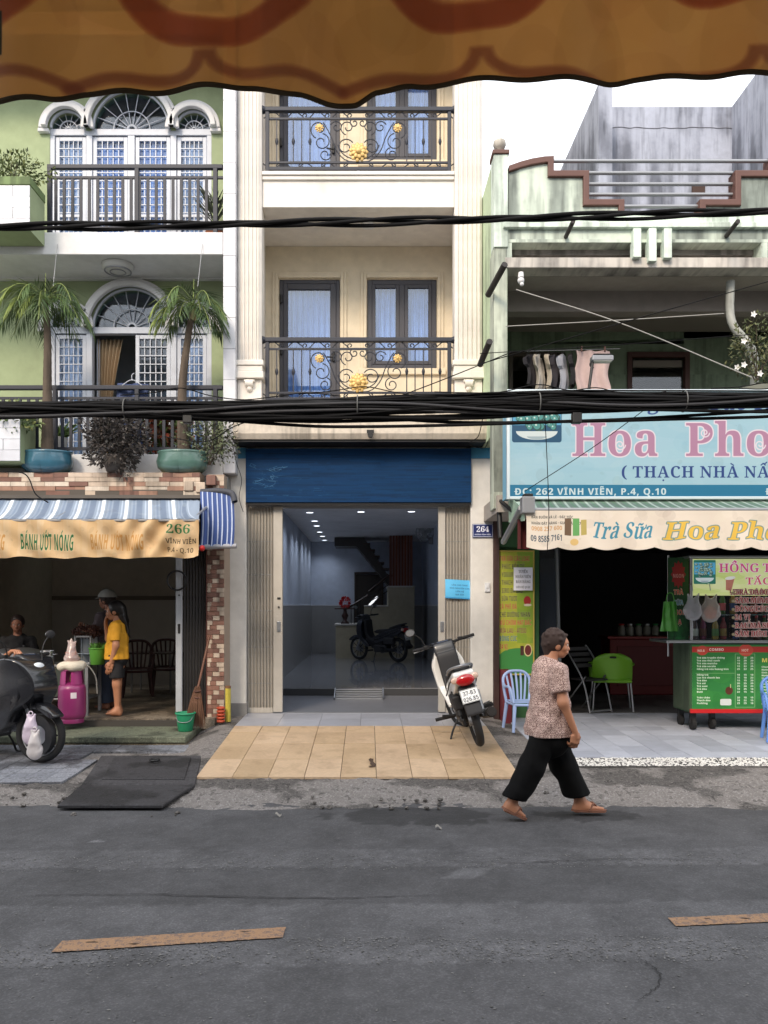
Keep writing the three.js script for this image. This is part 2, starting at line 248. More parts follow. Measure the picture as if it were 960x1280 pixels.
{ const NX = 420, NZ = 170, x0 = -7, x1 = 7;
  // resurfaced strips along the street, each with its own wear
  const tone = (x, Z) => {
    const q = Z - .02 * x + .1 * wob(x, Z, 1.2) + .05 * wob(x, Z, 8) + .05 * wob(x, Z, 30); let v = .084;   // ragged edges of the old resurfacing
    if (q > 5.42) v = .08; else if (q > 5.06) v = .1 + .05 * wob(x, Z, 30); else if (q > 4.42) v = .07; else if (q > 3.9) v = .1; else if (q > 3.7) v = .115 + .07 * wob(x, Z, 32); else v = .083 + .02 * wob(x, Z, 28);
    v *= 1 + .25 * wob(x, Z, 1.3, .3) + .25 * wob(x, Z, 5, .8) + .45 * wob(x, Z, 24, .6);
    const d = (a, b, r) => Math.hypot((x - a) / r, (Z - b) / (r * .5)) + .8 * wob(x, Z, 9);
    if (d(.35, 6.32, .75) < .8 || d(1.75, 6.3, .55) < .7) v *= .5;      // darker patches by the kerb
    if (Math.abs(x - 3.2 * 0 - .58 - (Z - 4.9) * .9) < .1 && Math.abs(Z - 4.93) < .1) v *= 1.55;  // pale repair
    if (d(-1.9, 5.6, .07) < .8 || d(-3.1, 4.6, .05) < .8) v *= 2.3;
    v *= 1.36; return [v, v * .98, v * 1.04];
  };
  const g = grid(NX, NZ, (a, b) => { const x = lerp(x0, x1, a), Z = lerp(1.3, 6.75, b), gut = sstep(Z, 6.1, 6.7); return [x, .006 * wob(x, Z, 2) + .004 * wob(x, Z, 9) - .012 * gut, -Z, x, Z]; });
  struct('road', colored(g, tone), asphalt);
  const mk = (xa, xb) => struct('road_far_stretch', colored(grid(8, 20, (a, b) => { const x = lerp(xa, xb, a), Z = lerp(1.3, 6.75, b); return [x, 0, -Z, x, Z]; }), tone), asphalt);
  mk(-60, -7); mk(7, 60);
}
struct('ground', uvm(grid(2, 2, (a, b) => [lerp(-150, 150, a), -.12, lerp(150, -150, b)])), mat(C(130, 126, 122), .95, { map: T.conc }));
struct('near_pavement', box(-60, -.1, 3, 60, .12, -1.3), mat(C(160, 156, 150), .9, { map: T.conc }));
// worn yellow lane dashes
T.paint = tex(512, (x, y) => { const w = fbm(x, y, 26, 4), q = fbm(x + .4, y, 90, 2), k = sstep(w * .6 + q * .4, .48, .66); return [lerp(1, .78, k), lerp(1, .82, k), lerp(1, .95, k)]; }, .5);
{ const ym = mat(C(148, 116, 88), .9, { map: T.paint, bumpMap: T.asphBump, bumpScale: .004 });
  const dash = (xa, Za, xb, Zb, w, name, label) => { // ragged worn outline, broken by bare holes
    const n = 70, s = new THREE.Shape(), at0 = (t) => [lerp(xa, xb, t), lerp(Za, Zb, t)];
    for (let i = 0; i <= n; i++) { const [x, Z] = at0(i / n); (i ? s.lineTo(x, Z + w / 2 + rr(-.003, .002)) : s.moveTo(x, Z + w / 2)); }
    for (let i = n; i >= 0; i--) { const [x, Z] = at0(i / n); s.lineTo(x + rr(-.004, .004), Z - w / 2 + rr(-.002, .004)); }
    for (let k = 0; k < 5; k++) { const [x, Z] = at0(rr(.05, .95)), r = rr(.003, .016), h = new THREE.Path(), cz = Z + rr(-.6, .6) * w / 2; for (let i = 0; i < 9; i++) { const a = -i / 9 * 6.283, q = r * rr(.6, 1.2); h[i ? 'lineTo' : 'moveTo'](x + Math.cos(a) * q * 2.2, cz + Math.sin(a) * q * .5); } s.holes.push(h); }
    const g = new THREE.ShapeGeometry(s).rotateX(-Math.PI / 2).translate(0, .006, 0); tag(struct(name, uvm(g), ym), label);
  };
  dash(-1.5, 3.86, -.42, 4.03, .13, 'road_marking', 'worn yellow lane dash at lower left of the road');
  dash(1.58, 4.16, 2.9, 4.3, .11, 'road_marking', 'worn yellow lane dash at the right edge of the road');
}
// worn out aggregate showing along the strips' edges
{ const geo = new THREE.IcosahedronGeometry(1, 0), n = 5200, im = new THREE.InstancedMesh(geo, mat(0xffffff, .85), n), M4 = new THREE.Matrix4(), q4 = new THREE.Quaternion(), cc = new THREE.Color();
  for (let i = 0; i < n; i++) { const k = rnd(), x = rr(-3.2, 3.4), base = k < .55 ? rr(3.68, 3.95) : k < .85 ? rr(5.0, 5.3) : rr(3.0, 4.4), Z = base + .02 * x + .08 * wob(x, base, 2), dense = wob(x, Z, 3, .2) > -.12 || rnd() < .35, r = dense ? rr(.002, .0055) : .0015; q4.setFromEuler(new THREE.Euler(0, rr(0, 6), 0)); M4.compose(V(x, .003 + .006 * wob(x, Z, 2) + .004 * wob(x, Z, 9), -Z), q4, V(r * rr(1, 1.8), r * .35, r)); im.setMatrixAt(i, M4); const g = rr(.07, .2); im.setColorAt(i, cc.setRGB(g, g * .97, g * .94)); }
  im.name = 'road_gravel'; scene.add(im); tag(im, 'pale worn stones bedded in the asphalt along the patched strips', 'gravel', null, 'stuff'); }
// hairline cracks and a scrape in the asphalt
{ const cm = mat(C(38, 37, 38), .95), crack = (pts, w, label, m = cm) => { const n = 60, cv = new THREE.CatmullRomCurve3(pts.map(([x, Z]) => V(x, 0, -Z))), L = []; for (let i = 0; i <= n; i++) { const p = cv.getPoint(i / n), q = cv.getTangent(i / n), k = w * rr(.3, 1) * Math.sin(Math.PI * Math.min(1, Math.max(.02, i / n))); p.x += rr(-.008, .008); p.z += rr(-.008, .008); L.push([p, q.z * k, -q.x * k]); } tag(struct('road_crack', uvm(grid(n, 1, (a, b) => { const [p, dx, dz] = L[Math.round(a * n)]; return [p.x + dx * (b - .5), .0072, p.z + dz * (b - .5)]; })), m), label); };
  crack([[.3, 5.2], [.9, 5.12], [1.6, 5.2], [2.5, 5.14]], .01, 'long thin crack along the road below the walking woman'); crack([[-2.4, 4.5], [-1.4, 4.56], [-.2, 4.5], [.7, 4.58]], .012, 'long seam between road patches left of centre'); crack([[1.1, 3.3], [1.3, 3.55], [1.25, 3.8]], .01, 'short crack low on the right of the road'); }
// pavement bank: one height field from gutter to the house fronts
function pave(x, Z) {
  const L = sstep(Z, 6.45, 6.9) * .03 + sstep(Z, 7.2, 9.2) * .03;
  const Cn = sstep(Z, 6.45, 7.0) * .035 + clamp((Z - 6.9) / .55, 0, 1) * .015 + clamp((Z - 7.44) / 2.16, 0, 1) * .15 + clamp((Z - 9.6) / 1, 0, 1) * .02;
  const R = sstep(Z, 6.45, 6.95) * .06 + clamp((Z - 7.0) / .7, 0, 1) * .03 + clamp((Z - 7.7) / 3.3, 0, 1) * .09;
  const a = sstep(x + .25 * (Z - 7.4) * .3, -2.05, -1.6), b = sstep(x, 1.42, 1.85);
  return lerp(lerp(L, Cn, a), R, b);
}
{ const g = grid(300, 140, (a, b) => { const x = lerp(-7, 7.5, a), Z = lerp(6.3, 11.2, b * b * .5 + b * .5), e = roadEdge(x), rough = (1 - sstep(Z, 7.2, 7.9)) * sstep(Z, e - .05, e + .25);
    let y = pave(x, Z + 6.45 - e) + rough * (.05 * wob(x, Z, 6) + .035 * wob(x, Z, 22)) - .012; if (Z < e) y = -.05; 
    return [x, y, -Z, x, Z]; });
  struct('pavement', g, roughConc);
  for (const [xa, xb] of [[-60, -7], [7.5, 60]]) struct('pavement_far_stretch', box(xa, -.1, -6.5, xb, .1, -11), roughConc);
}
// beige tiles of the ramp, pale threshold tiles behind
{ const fld = tag(part('tile_ramp', scene), null, null, null, 'structure');
  const mats = [0, 1, 2, 3].map((i) => mat(C(200 + i * 4, 172 + i * 4, 138 + i * 5), .5, { map: T.tile, bumpMap: T.grain, bumpScale: .0006 })), pale = [0, 1].map((i) => mat(C(176 + i * 8, 178 + i * 8, 188 + i * 8), .35, { map: T.plaster }));
  const N = 9, x0 = -1.6, w = 3.02 / N, rows = [7.44, 8.08, 8.72, 9.26, 9.6];
  for (let r = 0; r < 4; r++) for (let i = 0; i < N; i++) {
    const g = box(x0 + i * w + .003, -.02, -rows[r] - .002, x0 + (i + 1) * w - .003, 0, -rows[r + 1] + .002), p = g.attributes.position, lift = rr(.004, .008), tl = rr(-.002, .002);
    for (let k = 0; k < p.count; k++) p.setY(k, p.getY(k) + pave(0, -p.getZ(k)) + lift + tl * (p.getX(k) - x0 - i * w)); for (let k = 0, ou = rnd() * 2, ov = rnd() * 2; k < p.count; k++) g.attributes.uv.setXY(k, g.attributes.uv.getX(k) + ou, g.attributes.uv.getY(k) + ov);
    add('tile', g, mats[Math.floor(rnd() * 4)], fld);
  }
  const th = tag(part('threshold_tiles', scene), null, null, null, 'structure');
  for (let r = 0; r < 2; r++) for (let i = 0; i < 6; i++) { const a = -1.6 + i * .503, za = 9.603 + r * .54; const g = box(a + .002, -.02, -za, a + .501, 0, -za - .536), p = g.attributes.position; for (let k = 0; k < p.count; k++) p.setY(k, p.getY(k) + pave(0, -p.getZ(k)) + .007); add('tile', g, pale[(i + r) % 2], th); }
  // a dry dark spill on the tiles
  const s = new THREE.Shape(); const pts = [[0, .0], [.05, .02], [.06, .1], [.03, .2], [.035, .3], [.0, .33], [-.015, .27], [.005, .18], [.0, .1], [.02, .05], [-.02, .03]]; pts.forEach(([a, b], i) => i ? s.lineTo(a, b) : s.moveTo(a, b));
  const g = new THREE.ShapeGeometry(s).rotateX(-Math.PI / 2 + .07); g.translate(.02, pave(0, 7.8) + .0125, -7.75); tag(struct('stain', g, mat(C(74, 56, 44), .7)), 'dark dried spill on the beige tiles');
}
// small square paving tiles in front of the drinks shop, pebble strip along its edge
{ const fld = tag(part('shop_pavement', scene), null, null, null, 'structure'), mats = [0, 1, 2, 3, 4].map((i) => mat(C(178 + i * 6, 183 + i * 6, 198 + i * 6), .6, { map: T.plaster, bumpMap: T.grain, bumpScale: .001 }));
  const S = .3; for (let i = 0; i < 19; i++) for (let j = 0; j < 11; j++) { const xa = 1.82 + i * S, Za = 8.14 + j * S; const g = box(xa + .003, -.02, -Za - .003, xa + S - .003, 0, -Za - S + .003), p = g.attributes.position, l = rr(0, .004); for (let k = 0; k < p.count; k++) p.setY(k, p.getY(k) + pave(3, -p.getZ(k)) + l); add('tile', g, mats[Math.floor(rnd() * 5)], fld); }
  const strip = box(1.82, -.02, -7.76, 7.5, .001, -8.135), q = strip.attributes.position; for (let k = 0; k < q.count; k++) q.setY(k, q.getY(k) + pave(3, -q.getZ(k))); add('border_strip', strip, mat(C(120, 120, 122), .8, { map: T.conc }), fld);
  const list = []; for (let i = 0; i < 3200; i++) { const x = rr(1.83, 5.6), Z = rr(7.765, 8.13), r = rr(.006, .015); const g = new THREE.IcosahedronGeometry(r, 0); g.scale(1, .45, .7); g.rotateY(rr(0, 6)); g.translate(x, pave(3, Z) + .003, -Z); list.push(g); }
  tag(add('pebble', list, mat(C(226, 224, 220), .5), fld), null, null, null, 'stuff');
  // dark pebble mosaic patch by the entrance
}
// grey-blue tiles in front of the noodle shop
{ const fld = tag(part('noodle_shop_pavement', scene), null, null, null, 'structure'), mats = [0, 1, 2].map((i) => mat(C(140 + i * 9, 145 + i * 9, 158 + i * 9), .6, { map: T.conc }));
  const S = .2; for (let i = 0; i < 16; i++) for (let j = 0; j < 9; j++) { const xa = -5.2 + i * S, Za = 7.3 + j * S; if (xa + S > -2.62 - (Za - 7.3) * .18 && Za < 8.7) continue; const g = box(xa + .003, -.02, -Za - .003, xa + S - .003, 0, -Za - S + .003), p = g.attributes.position, l = rr(0, .003); for (let k = 0; k < p.count; k++) p.setY(k, p.getY(k) + .004 + pave(-4, -p.getZ(k)) + l); add('tile', g, mats[Math.floor(rnd() * 3)], fld); } }
// rubber ramp plate and drain cover
{ const t = thing('drain_cover', 'black square drain cover and sloping plate by the noodle shop kerb', 'drain cover', [0, 0, 0]);
  const m = mat(C(66, 65, 70), .75, { map: T.conc, bumpMap: T.grain, bumpScale: .002 }), m2 = mat(C(76, 75, 80), .8, { map: T.conc, bumpMap: T.grain, bumpScale: .002 });
  const quad = (pts, th, mt, n) => { const s = new THREE.Shape(pts.map(([x, z]) => new THREE.Vector2(x, z))), g = new THREE.ExtrudeGeometry(s, { depth: th, bevelEnabled: true, bevelSize: .006, bevelThickness: .006, bevelSegments: 1 }).rotateX(-Math.PI / 2), p = g.attributes.position; for (let k = 0; k < p.count; k++) { const Z = -p.getZ(k); p.setY(k, p.getY(k) + lerp(.018, .06, clamp((Z - 6.5) / 1.9, 0, 1))); } g.computeVertexNormals(); add(n, uvm(g), mt, t); };
  quad([[-2.5, 6.46], [-1.66, 6.46], [-1.55, 7.12], [-2.55, 7.12]], .018, m, 'front_plate');
  quad([[-2.55, 7.14], [-1.55, 7.14], [-1.74, 8.35], [-2.78, 8.35]], .02, m2, 'frame');
  quad([[-2.42, 7.3], [-1.68, 7.3], [-1.82, 8.2], [-2.6, 8.2]], .034, m, 'lid');
  add('lifting_hole', new THREE.TorusGeometry(.045, .012, 6, 18).rotateX(Math.PI / 2).translate(-2.12, .116, -7.95), MAT.black, t);
}
// broken lumps of kerb concrete
{ const gs = []; const spots = [[-2.75, 6.75, .4, 14], [.35, 6.66, .3, 16], [.0, 6.7, .5, 5], [1.7, 6.8, .5, 3], [-2.0, 6.42, .5, 6], [-3.4, 6.7, .6, 5]];
  for (const [x, Z, s, n] of spots) for (let i = 0; i < n; i++) { const g = new THREE.IcosahedronGeometry(rr(.006, .026), 1), p = g.attributes.position, o = rr(0, 9); for (let k = 0; k < p.count; k++) { const f = .75 + .5 * hsh((p.getX(k) * 900 + o) | 0, (p.getY(k) * 900 + p.getZ(k) * 400) | 0); p.setXYZ(k, p.getX(k) * f, p.getY(k) * f * .6, p.getZ(k) * f); } g.computeVertexNormals(); const a = x + rr(-s, s), b = Z + rr(-.18, .18); g.translate(a, pave(a, b + 6.45 - roadEdge(a)) + .004, -b); gs.push(uvm(g)); }
  tag(add('rubble', gs, mat(C(136, 132, 130), .95, { map: T.conc })), 'loose bits of broken concrete along the kerb', 'rubble', null, 'stuff'); }
{ const t = [[.52, 5.9], [-.7, 6.25]]; t.forEach(([x, Z], i) => { const g = sheet(4, 3, (a, b) => [x + (a - .5) * .045, .016 + .012 * Math.sin(a * 5 + i) + .008 * b, -Z - (b - .5) * .03], .002); tag(add('litter_scrap', g, mat(C(140, 136, 130), .8)), ['pale crumpled scrap of litter in the gutter right of the ramp stain', 'pale scrap of litter on the road left of the spill'][i], 'litter'); }); }
// ---------- the cream townhouse, number 264 ----------
const house = thing('townhouse', 'narrow cream four-storey townhouse with fluted pilasters and wrought iron balconies', 'house');
const curtainMat = mat(C(192, 212, 246), .85, { side: THREE.DoubleSide, map: tex(256, (x, y) => { const l = Math.abs((x * 14 + .25 * Math.sin(y * 12)) % 1 - .5) < .07 ? .14 : 0; return .84 + l + .1 * (fbm(x, y, 20, 3) - .5); }, 0) });
const blueGlass = phys(C(226, 238, 252), .02, { transmission: 1, thickness: 0, ior: 1.75 });
function curtain(x0, y0, x1, y1, z, folds = 9, amp = .025) { return sheet(90, 1, (a, b) => [lerp(x0, x1, a), lerp(y0, y1, b), z + amp * Math.sin(a * folds * 6.283) + amp * .4 * Math.sin(a * folds * 13 + 1), a * 2, b], .003); }
const bar = (x0, y0, x1, y1, Z, d) => frb(x0, y0, x1, y1, Z, d, .006);
function ringFrame(x0, y0, x1, y1, w, Z, d) { return [bar(x0, y0, x0 + w, y1, Z, d), bar(x1 - w, y0, x1, y1, Z, d), bar(x0 + w, y1 - w, x1 - w, y1, Z, d), bar(x0 + w, y0, x1 - w, y0 + w, Z, d)]; }
{
  const F = 10.5, B = 11.63, top = 14.2;
  // side walls, floors, back
  add('wall', [box(-1.69, 3.7, -10.56, -1.49, top, -24), box(1.30, 3.7, -10.56, 1.49, top, -24), box(-1.75, -.1, -10.85, -1.565, 3.7, -24), box(1.49, -.1, -10.85, 1.68, 3.7, -24), box(-1.565, -.1, -22.0, 1.49, 3.42, -22.2)], MAT.cream, house);
  add('floor_slab', [box(-1.49, 4.02, -10.5, 1.30, 4.3, -24), box(-1.49, 6.873, -10.79, 1.30, 7.3, -24), box(-1.49, 9.893, -10.79, 1.30, 10.3, -24), box(-1.69, top, -10.4, 1.49, top + .15, -24)], MAT.cream, house);
  // ground floor pillars with grey plinths
  for (const [a, b] of [[-1.88, -1.6], [1.347, 1.68]]) { add('pillar', rbox(a, .1, -10.5, b, 3.7, -10.85, .012), MAT.pillar, house); add('plinth', rbox(a - .012, .1, -10.488, b + .012, .37, -10.7, .006), mat(C(150, 148, 146), .7, { map: T.plaster }), house); }
  for (const [a, b] of [[-1.883, -1.597], [1.344, 1.683]]) add('pillar_band', fbox(a, 3.58, b, 3.72, 10.49, .1), mat(C(70, 148, 190), .6, { map: T.plaster }), house);
  // fluted pilasters with a moulded foot and a bracket
  for (const s of [0, 1]) {
    const x0 = s ? 1.13 : -1.70, x1 = s ? 1.49 : -1.386, w = x1 - x0, y0 = 4.83, sh = new THREE.Shape(), n = 5, pt = [[0, .3], [0, .04]];
    for (let i = 0; i < n; i++) { const a = .03 + i * (w - .06) / n, c = (w - .06) / n; for (let k = 0; k <= 6; k++) { const t = k / 6; pt.push([a + c * (.14 + .72 * t), .0 + .028 * Math.sin(Math.PI * t)]); } }
    pt.push([w, .04], [w, .3]); pt.forEach(([a, b], i) => i ? sh.lineTo(a, b) : sh.moveTo(a, b));
    const g = new THREE.ExtrudeGeometry(sh, { depth: top - y0, bevelEnabled: false }).rotateX(-Math.PI / 2); g.translate(x0, y0, -10.4); // shape y -> -z
    add('pilaster', uvm(g), MAT.cream, house);
    add('pilaster_foot', [frb(x0 - .03, 4.77, x1 + .03, 4.84, 10.37, .3, .012), frb(x0 - .015, 4.69, x1 + .015, 4.768, 10.385, .3, .014), frb(x0 - .03, 4.6, x1 + .03, 4.688, 10.36, .3, .01), frb(x0, 4.3, x1, 4.598, 10.42, .2, .008)], MAT.cream, house);
    add('scroll_bracket', [at(new THREE.CylinderGeometry(.05, .05, .1, 14).rotateZ(Math.PI / 2), (x0 + x1) / 2, 4.54, -10.4), at(new THREE.SphereGeometry(.04, 12, 8), (x0 + x1) / 2, 4.47, -10.41), frb((x0 + x1) / 2 - .07, 4.555, (x0 + x1) / 2 + .07, 4.59, 10.38, .1, .008)], MAT.cream, house);
  }
  // slab edges of the balconies with their mouldings
  for (const y of [7.3, 10.32]) { add('balcony_edge', [fbox(-1.383, y - .43, 1.127, y - .06, 10.48, .3), frb(-1.384, y - .085, 1.128, y - .03, 10.45, .3, .012), frb(-1.384, y - .03, 1.128, y + .02, 10.43, .35, .008)], MAT.cream, house); }
  add('balcony_edge', [frb(-1.384, 4.2, 1.128, 4.305, 10.44, .3, .01)], MAT.cream, house);
  // roller shutter housing under the first balcony, sloping in toward the foot
  { const s = new THREE.Shape([[0, 0], [.3, 0], [.34, .06], [.38, .42], [0, .42]].map(([a, b]) => new THREE.Vector2(a, b))); const g = new THREE.ExtrudeGeometry(s, { depth: 3.2, bevelEnabled: true, bevelSize: .006, bevelThickness: .006, bevelSegments: 1 }).rotateY(-Math.PI / 2); g.translate(1.5, 3.77, -10.46); add('shutter_box', uvm(g), mat(C(222, 210, 192), .8, { map: T.mould2, bumpMap: T.plasterBump, bumpScale: .002 }), house);
    add('shutter_box_lip', fbox(-1.72, 3.735, 1.52, 3.768, 10.18, .35), MAT.black, house);
    add('spot_lamp', [rod([.03, 3.8, -10.1], [.03, 3.8, -10.06], .035, 10), rod([.03, 3.84, -10.12], [.03, 3.78, -10.1], .014, 6), box(-.015, 3.83, -10.13, .075, 3.87, -10.1)], MAT.black, house); }
  // recessed walls behind the balconies, with moulded architraves
  for (let f = 0; f < 2; f++) {
    const dy = f * 3.02, hole = (a, b, c, d) => new THREE.Path([[a, b], [c, b], [c, d], [a, d]].map(([x, y]) => new THREE.Vector2(x, y)));
    const s = new THREE.Shape([[-1.49, 4.3 + dy], [1.3, 4.3 + dy], [1.3, 6.87 + dy], [-1.49, 6.87 + dy]].map(([x, y]) => new THREE.Vector2(x, y))); s.holes.push(hole(-1.291, 4.3 + dy, -.407, 6.395 + dy), hole(-.012, 5.09 + dy, 1.0, 6.395 + dy));
    add('balcony_wall', uvm(new THREE.ExtrudeGeometry(s, { depth: .15, bevelEnabled: false }).translate(0, 0, -B - .15)), MAT.creamWarm, house);
    const arch = (x0, y0, x1, y1, sill) => { const q = [[.025, .1], [.04, .055]]; const o = []; for (const [d, w] of q) { o.push(frb(x0 - w, y0, x0 - w + .045, y1 + w, B - d, d, .008), frb(x1 + w - .045, y0, x1 + w, y1 + w, B - d, d, .008), frb(x0 - w + .045, y1 + w - .045, x1 + w - .045, y1 + w, B - d, d, .008)); } if (sill) o.push(frb(x0 - .13, y0 - .09, x1 + .13, y0, B - .05, .05, .01)); return o; };
    add('architrave', arch(-1.291, 4.3 + dy, -.407, 6.395 + dy), MAT.creamWarm, house); add('architrave', arch(-.012, 5.09 + dy, 1.0, 6.395 + dy, true), MAT.creamWarm, house);
    const dr = part('balcony_door', house);
    add('frame', ringFrame(-1.289, 4.305 + dy, -.409, 6.393 + dy, .055, B + .02, .08), MAT.frame, dr); add('leaf', [bar(-1.233, 4.32 + dy, -1.165, 6.335 + dy, B + .01, .06), bar(-.55, 4.32 + dy, -.465, 6.335 + dy, B + .01, .06), bar(-1.165, 6.25 + dy, -.55, 6.335 + dy, B + .01, .06), bar(-1.165, 4.32 + dy, -.55, 4.5 + dy, B + .01, .06)], MAT.frame, dr);
    add('pane', fbox(-1.166, 4.49 + dy, -.549, 6.255 + dy, B + .035, .006), blueGlass, dr); add('curtain', curtain(-1.2, 4.34 + dy, -.5, 6.32 + dy, -B - .13, 8), curtainMat, dr);
    for (const y of [4.62, 5.3, 6.05]) add('hinge', rod([-1.262, y + dy, -B + .015], [-1.262, y + .11 + dy, -B + .015], .02, 8), MAT.black, dr); add('handle', [rod([-.5, 5.25 + dy, -B + .03], [-.6, 5.25 + dy, -B + .05], .012, 6), rod([-.5, 5.2 + dy, -B + .01], [-.5, 5.34 + dy, -B + .01], .018, 6)], MAT.black, dr);
    const wn = part('balcony_window', house);
    add('frame', [...ringFrame(-.01, 5.092 + dy, .998, 6.393 + dy, .07, B + .02, .08), bar(.455, 5.162 + dy, .535, 6.323 + dy, B + .018, .08)], MAT.frame, wn);
    for (const [a, b] of [[.06, .455], [.535, .928]]) { add('sash', ringFrame(a, 5.163 + dy, b, 6.322 + dy, .05, B + .012, .05), MAT.frame, wn); add('pane', fbox(a + .045, 5.21 + dy, b - .045, 6.275 + dy, B + .035, .006), blueGlass, wn); }
    add('curtain', curtain(.02, 5.12 + dy, .97, 6.36 + dy, -B - .14, 11), curtainMat, wn);
    // room behind so that the panes show depth and not sky
    add('room_wall', [box(-1.49, 4.3 + dy, -14.5, 1.3, 6.87 + dy, -14.6)], MAT.cream, house);
  }
  add('downlight', at(new THREE.CylinderGeometry(.09, .1, .03, 18), 0, 6.855, -10.95), MAT.white, house);
  add('blank_wall', box(-1.49, 10.3, -11.6, 1.3, top, -11.8), MAT.cream, house);
  // wrought iron balcony railings
  const spiral = (cx, cy, r, a0, turns, dir, z = 0) => { const p = []; const n = 26; for (let i = 0; i <= n; i++) { const t = i / n, a = a0 + dir * turns * 6.283 * t, q = r * (1 - .72 * t); p.push([cx + Math.cos(a) * q, cy + Math.sin(a) * q, z]); } return p; };
  for (let f = 0; f < 2; f++) {
    const r = part('balcony_railing', house); r.position.set(-.125, 4.35 + f * 3.02, -10.5);
    const s = .00273, U = (x) => (x - 468) * s, Q = (y) => (345 - y) * s, it = (p, rad = .0075) => tube(p, rad, p.length * 2, 5);
    add('handrail', [rbox(U(18), .755, -.035, U(918), .815, .035, .012), at(new THREE.CylinderGeometry(.055, .035, .05, 12).rotateZ(Math.PI / 2), U(14), .785, 0), at(new THREE.CylinderGeometry(.035, .055, .05, 12).rotateZ(Math.PI / 2), U(922), .785, 0)], MAT.darkMetal, r);
    add('rail', box(U(30), .655, -.012, U(905), .68, .012), MAT.darkMetal, r); add('rail', box(U(30), .08, -.012, U(905), .105, .012), MAT.darkMetal, r); add('rail', box(U(30), -.01, -.02, U(905), .03, .02), MAT.darkMetal, r);
    for (const x of [30, 905]) add('post', rbox(U(x) - .025, -.07, -.025, U(x) + .025, .755, .025, .006), MAT.darkMetal, r); add('post', rbox(-.02, -.07, -.02, .02, 0, .02, .005), MAT.darkMetal, r);
    const knuckle = lathe([[.007, -.05], [.016, -.03], [.022, 0], [.016, .03], [.007, .05]], 8);
    for (const x of [75, 155, 195, 235, 700, 740, 780, 820, 860]) { const k = [75, 155, 235, 700, 780, 860].includes(x); add('baluster', [box(U(x) - .007, .1, -.007, U(x) + .007, .66, .007), ...(k ? [at(knuckle, U(x), .37, 0)] : [])], MAT.darkMetal, r); }
    const sc = []; for (const m of [-1, 1]) { const P = (pts) => pts.map(([x, y, z]) => [x * m, y, z || 0]);
      const c = (dx, y, rad, a0, tn, d) => sc.push(it(P(spiral(dx * s, Q(y), rad * s, a0, tn, d)))); c(188, 150, 46, -1.2, .95, 1); c(178, 212, 42, 1.7, 1.2, 1); c(160, 272, 34, 1.8, 1.3, 1); c(62, 235, 40, 2.6, 1.25, -1); c(52, 142, 36, -1.3, 1.2, 1); c(20, 120, 22, 1.2, 1.1, -1); c(105, 140, 30, .4, 1.2, 1);
      sc.push(it(P([[.0, Q(308)], [60 * s, Q(300)], [105 * s, Q(255)], [130 * s, Q(190)], [150 * s, Q(150)], [170 * s, Q(118)]]))); sc.push(it(P([[.0, Q(298)], [50 * s, Q(285)], [85 * s, Q(258)], [100 * s, Q(225)]])));
      for (let k = 0; k < 4; k++) { const cx = 40 + k * 108; sc.push(it(P(spiral(cx * s, Q(85), 14 * s, -1.57, 1, 1)))); sc.push(it(P([[(cx + 14) * s, Q(88)], [(cx + 50) * s, Q(64)], [(cx + 90) * s, Q(98)]]))); sc.push(it(P(spiral((cx + 20) * s, Q(328), 12 * s, 1.57, 1, -1)))); sc.push(it(P([[(cx + 10) * s, Q(318)], [(cx + 50) * s, Q(342)], [(cx + 95) * s, Q(316)]]))); } }
    add('scrollwork', sc, MAT.darkMetal, r);
    const ros = (rad, n) => { const o = [new THREE.SphereGeometry(rad * .32, 12, 8).scale(1, 1, .7).translate(0, 0, rad * .3)]; for (const [q, k, z] of [[.72, n, 0], [.45, n - 2, rad * .16]]) for (let i = 0; i < k; i++) { const a = i / k * 6.283; o.push(new THREE.SphereGeometry(rad * .33, 8, 6).scale(1, .7, .35).rotateZ(a).translate(Math.cos(a) * rad * q, Math.sin(a) * rad * q, z)); } return join(o.map((g) => uvm(g))); };
    add('rosette', ros(.125, 11).translate(0, Q(265), .025), MAT.gold, r); for (const m of [-1, 1]) add('rosette', ros(.058, 9).translate(188 * m * s, Q(148), .02), MAT.gold, r);
  }
  // painted dark blue sign board over the door
  const blueTex = ctex(1024, 256, (c, w, h) => { c.fillStyle = '#05335c'; c.fillRect(0, 0, w, h); for (let i = 0; i < 700; i++) { c.fillStyle = 'rgba(' + pick(['3,24,48', '10,60,100', '6,44,78', '4,34,62']) + ',' + rr(.05, .3) + ')'; c.fillRect(rr(-100, w), rr(0, h), rr(20, 260), rr(1, 9)); } c.globalAlpha = .5; for (let i = 0; i < 26; i++) { c.strokeStyle = pick(['#6f93ae', '#4d7ba0', '#0a2d50']); c.lineWidth = rr(.5, 2.5); c.beginPath(); let x = rr(20, 170), y = rr(60, 190); c.moveTo(x, y); for (let k = 0; k < 5; k++) { x += rr(-30, 40); y += rr(-14, 14); c.lineTo(x, y); } c.stroke(); } for (let i = 0; i < 12; i++) { c.fillStyle = 'rgba(150,180,200,.3)'; c.fillRect(rr(20, 380), rr(180, 230), rr(5, 60), rr(1, 4)); } });
  const sb = part('sign_board', house); { const g = sheet(40, 8, (a, b) => [lerp(-1.596, 1.347, a), lerp(3.0, 3.7, b), -10.44 + .006 * wob(a * 30, b * 8, 2) + .01 * Math.exp(-Math.pow((a - .1) / .06, 2)) * wob(a * 40, b * 12, 8), a, b], .03); add('board', g, phys(0xffffff, .7, { map: blueTex, specularIntensity: .4 }), sb); add('edge', [fbox(-1.6, 2.97, 1.347, 3.0, 10.46, .05)], MAT.black, sb); }
  add('lintel', box(-1.565, 2.98, -10.56, 1.347, 3.77, -10.85), MAT.pillar, house);
  // folding steel gate, pushed to both sides
  const gm = mat(C(200, 194, 184), .5, { map: T.plaster, metalness: .15 });
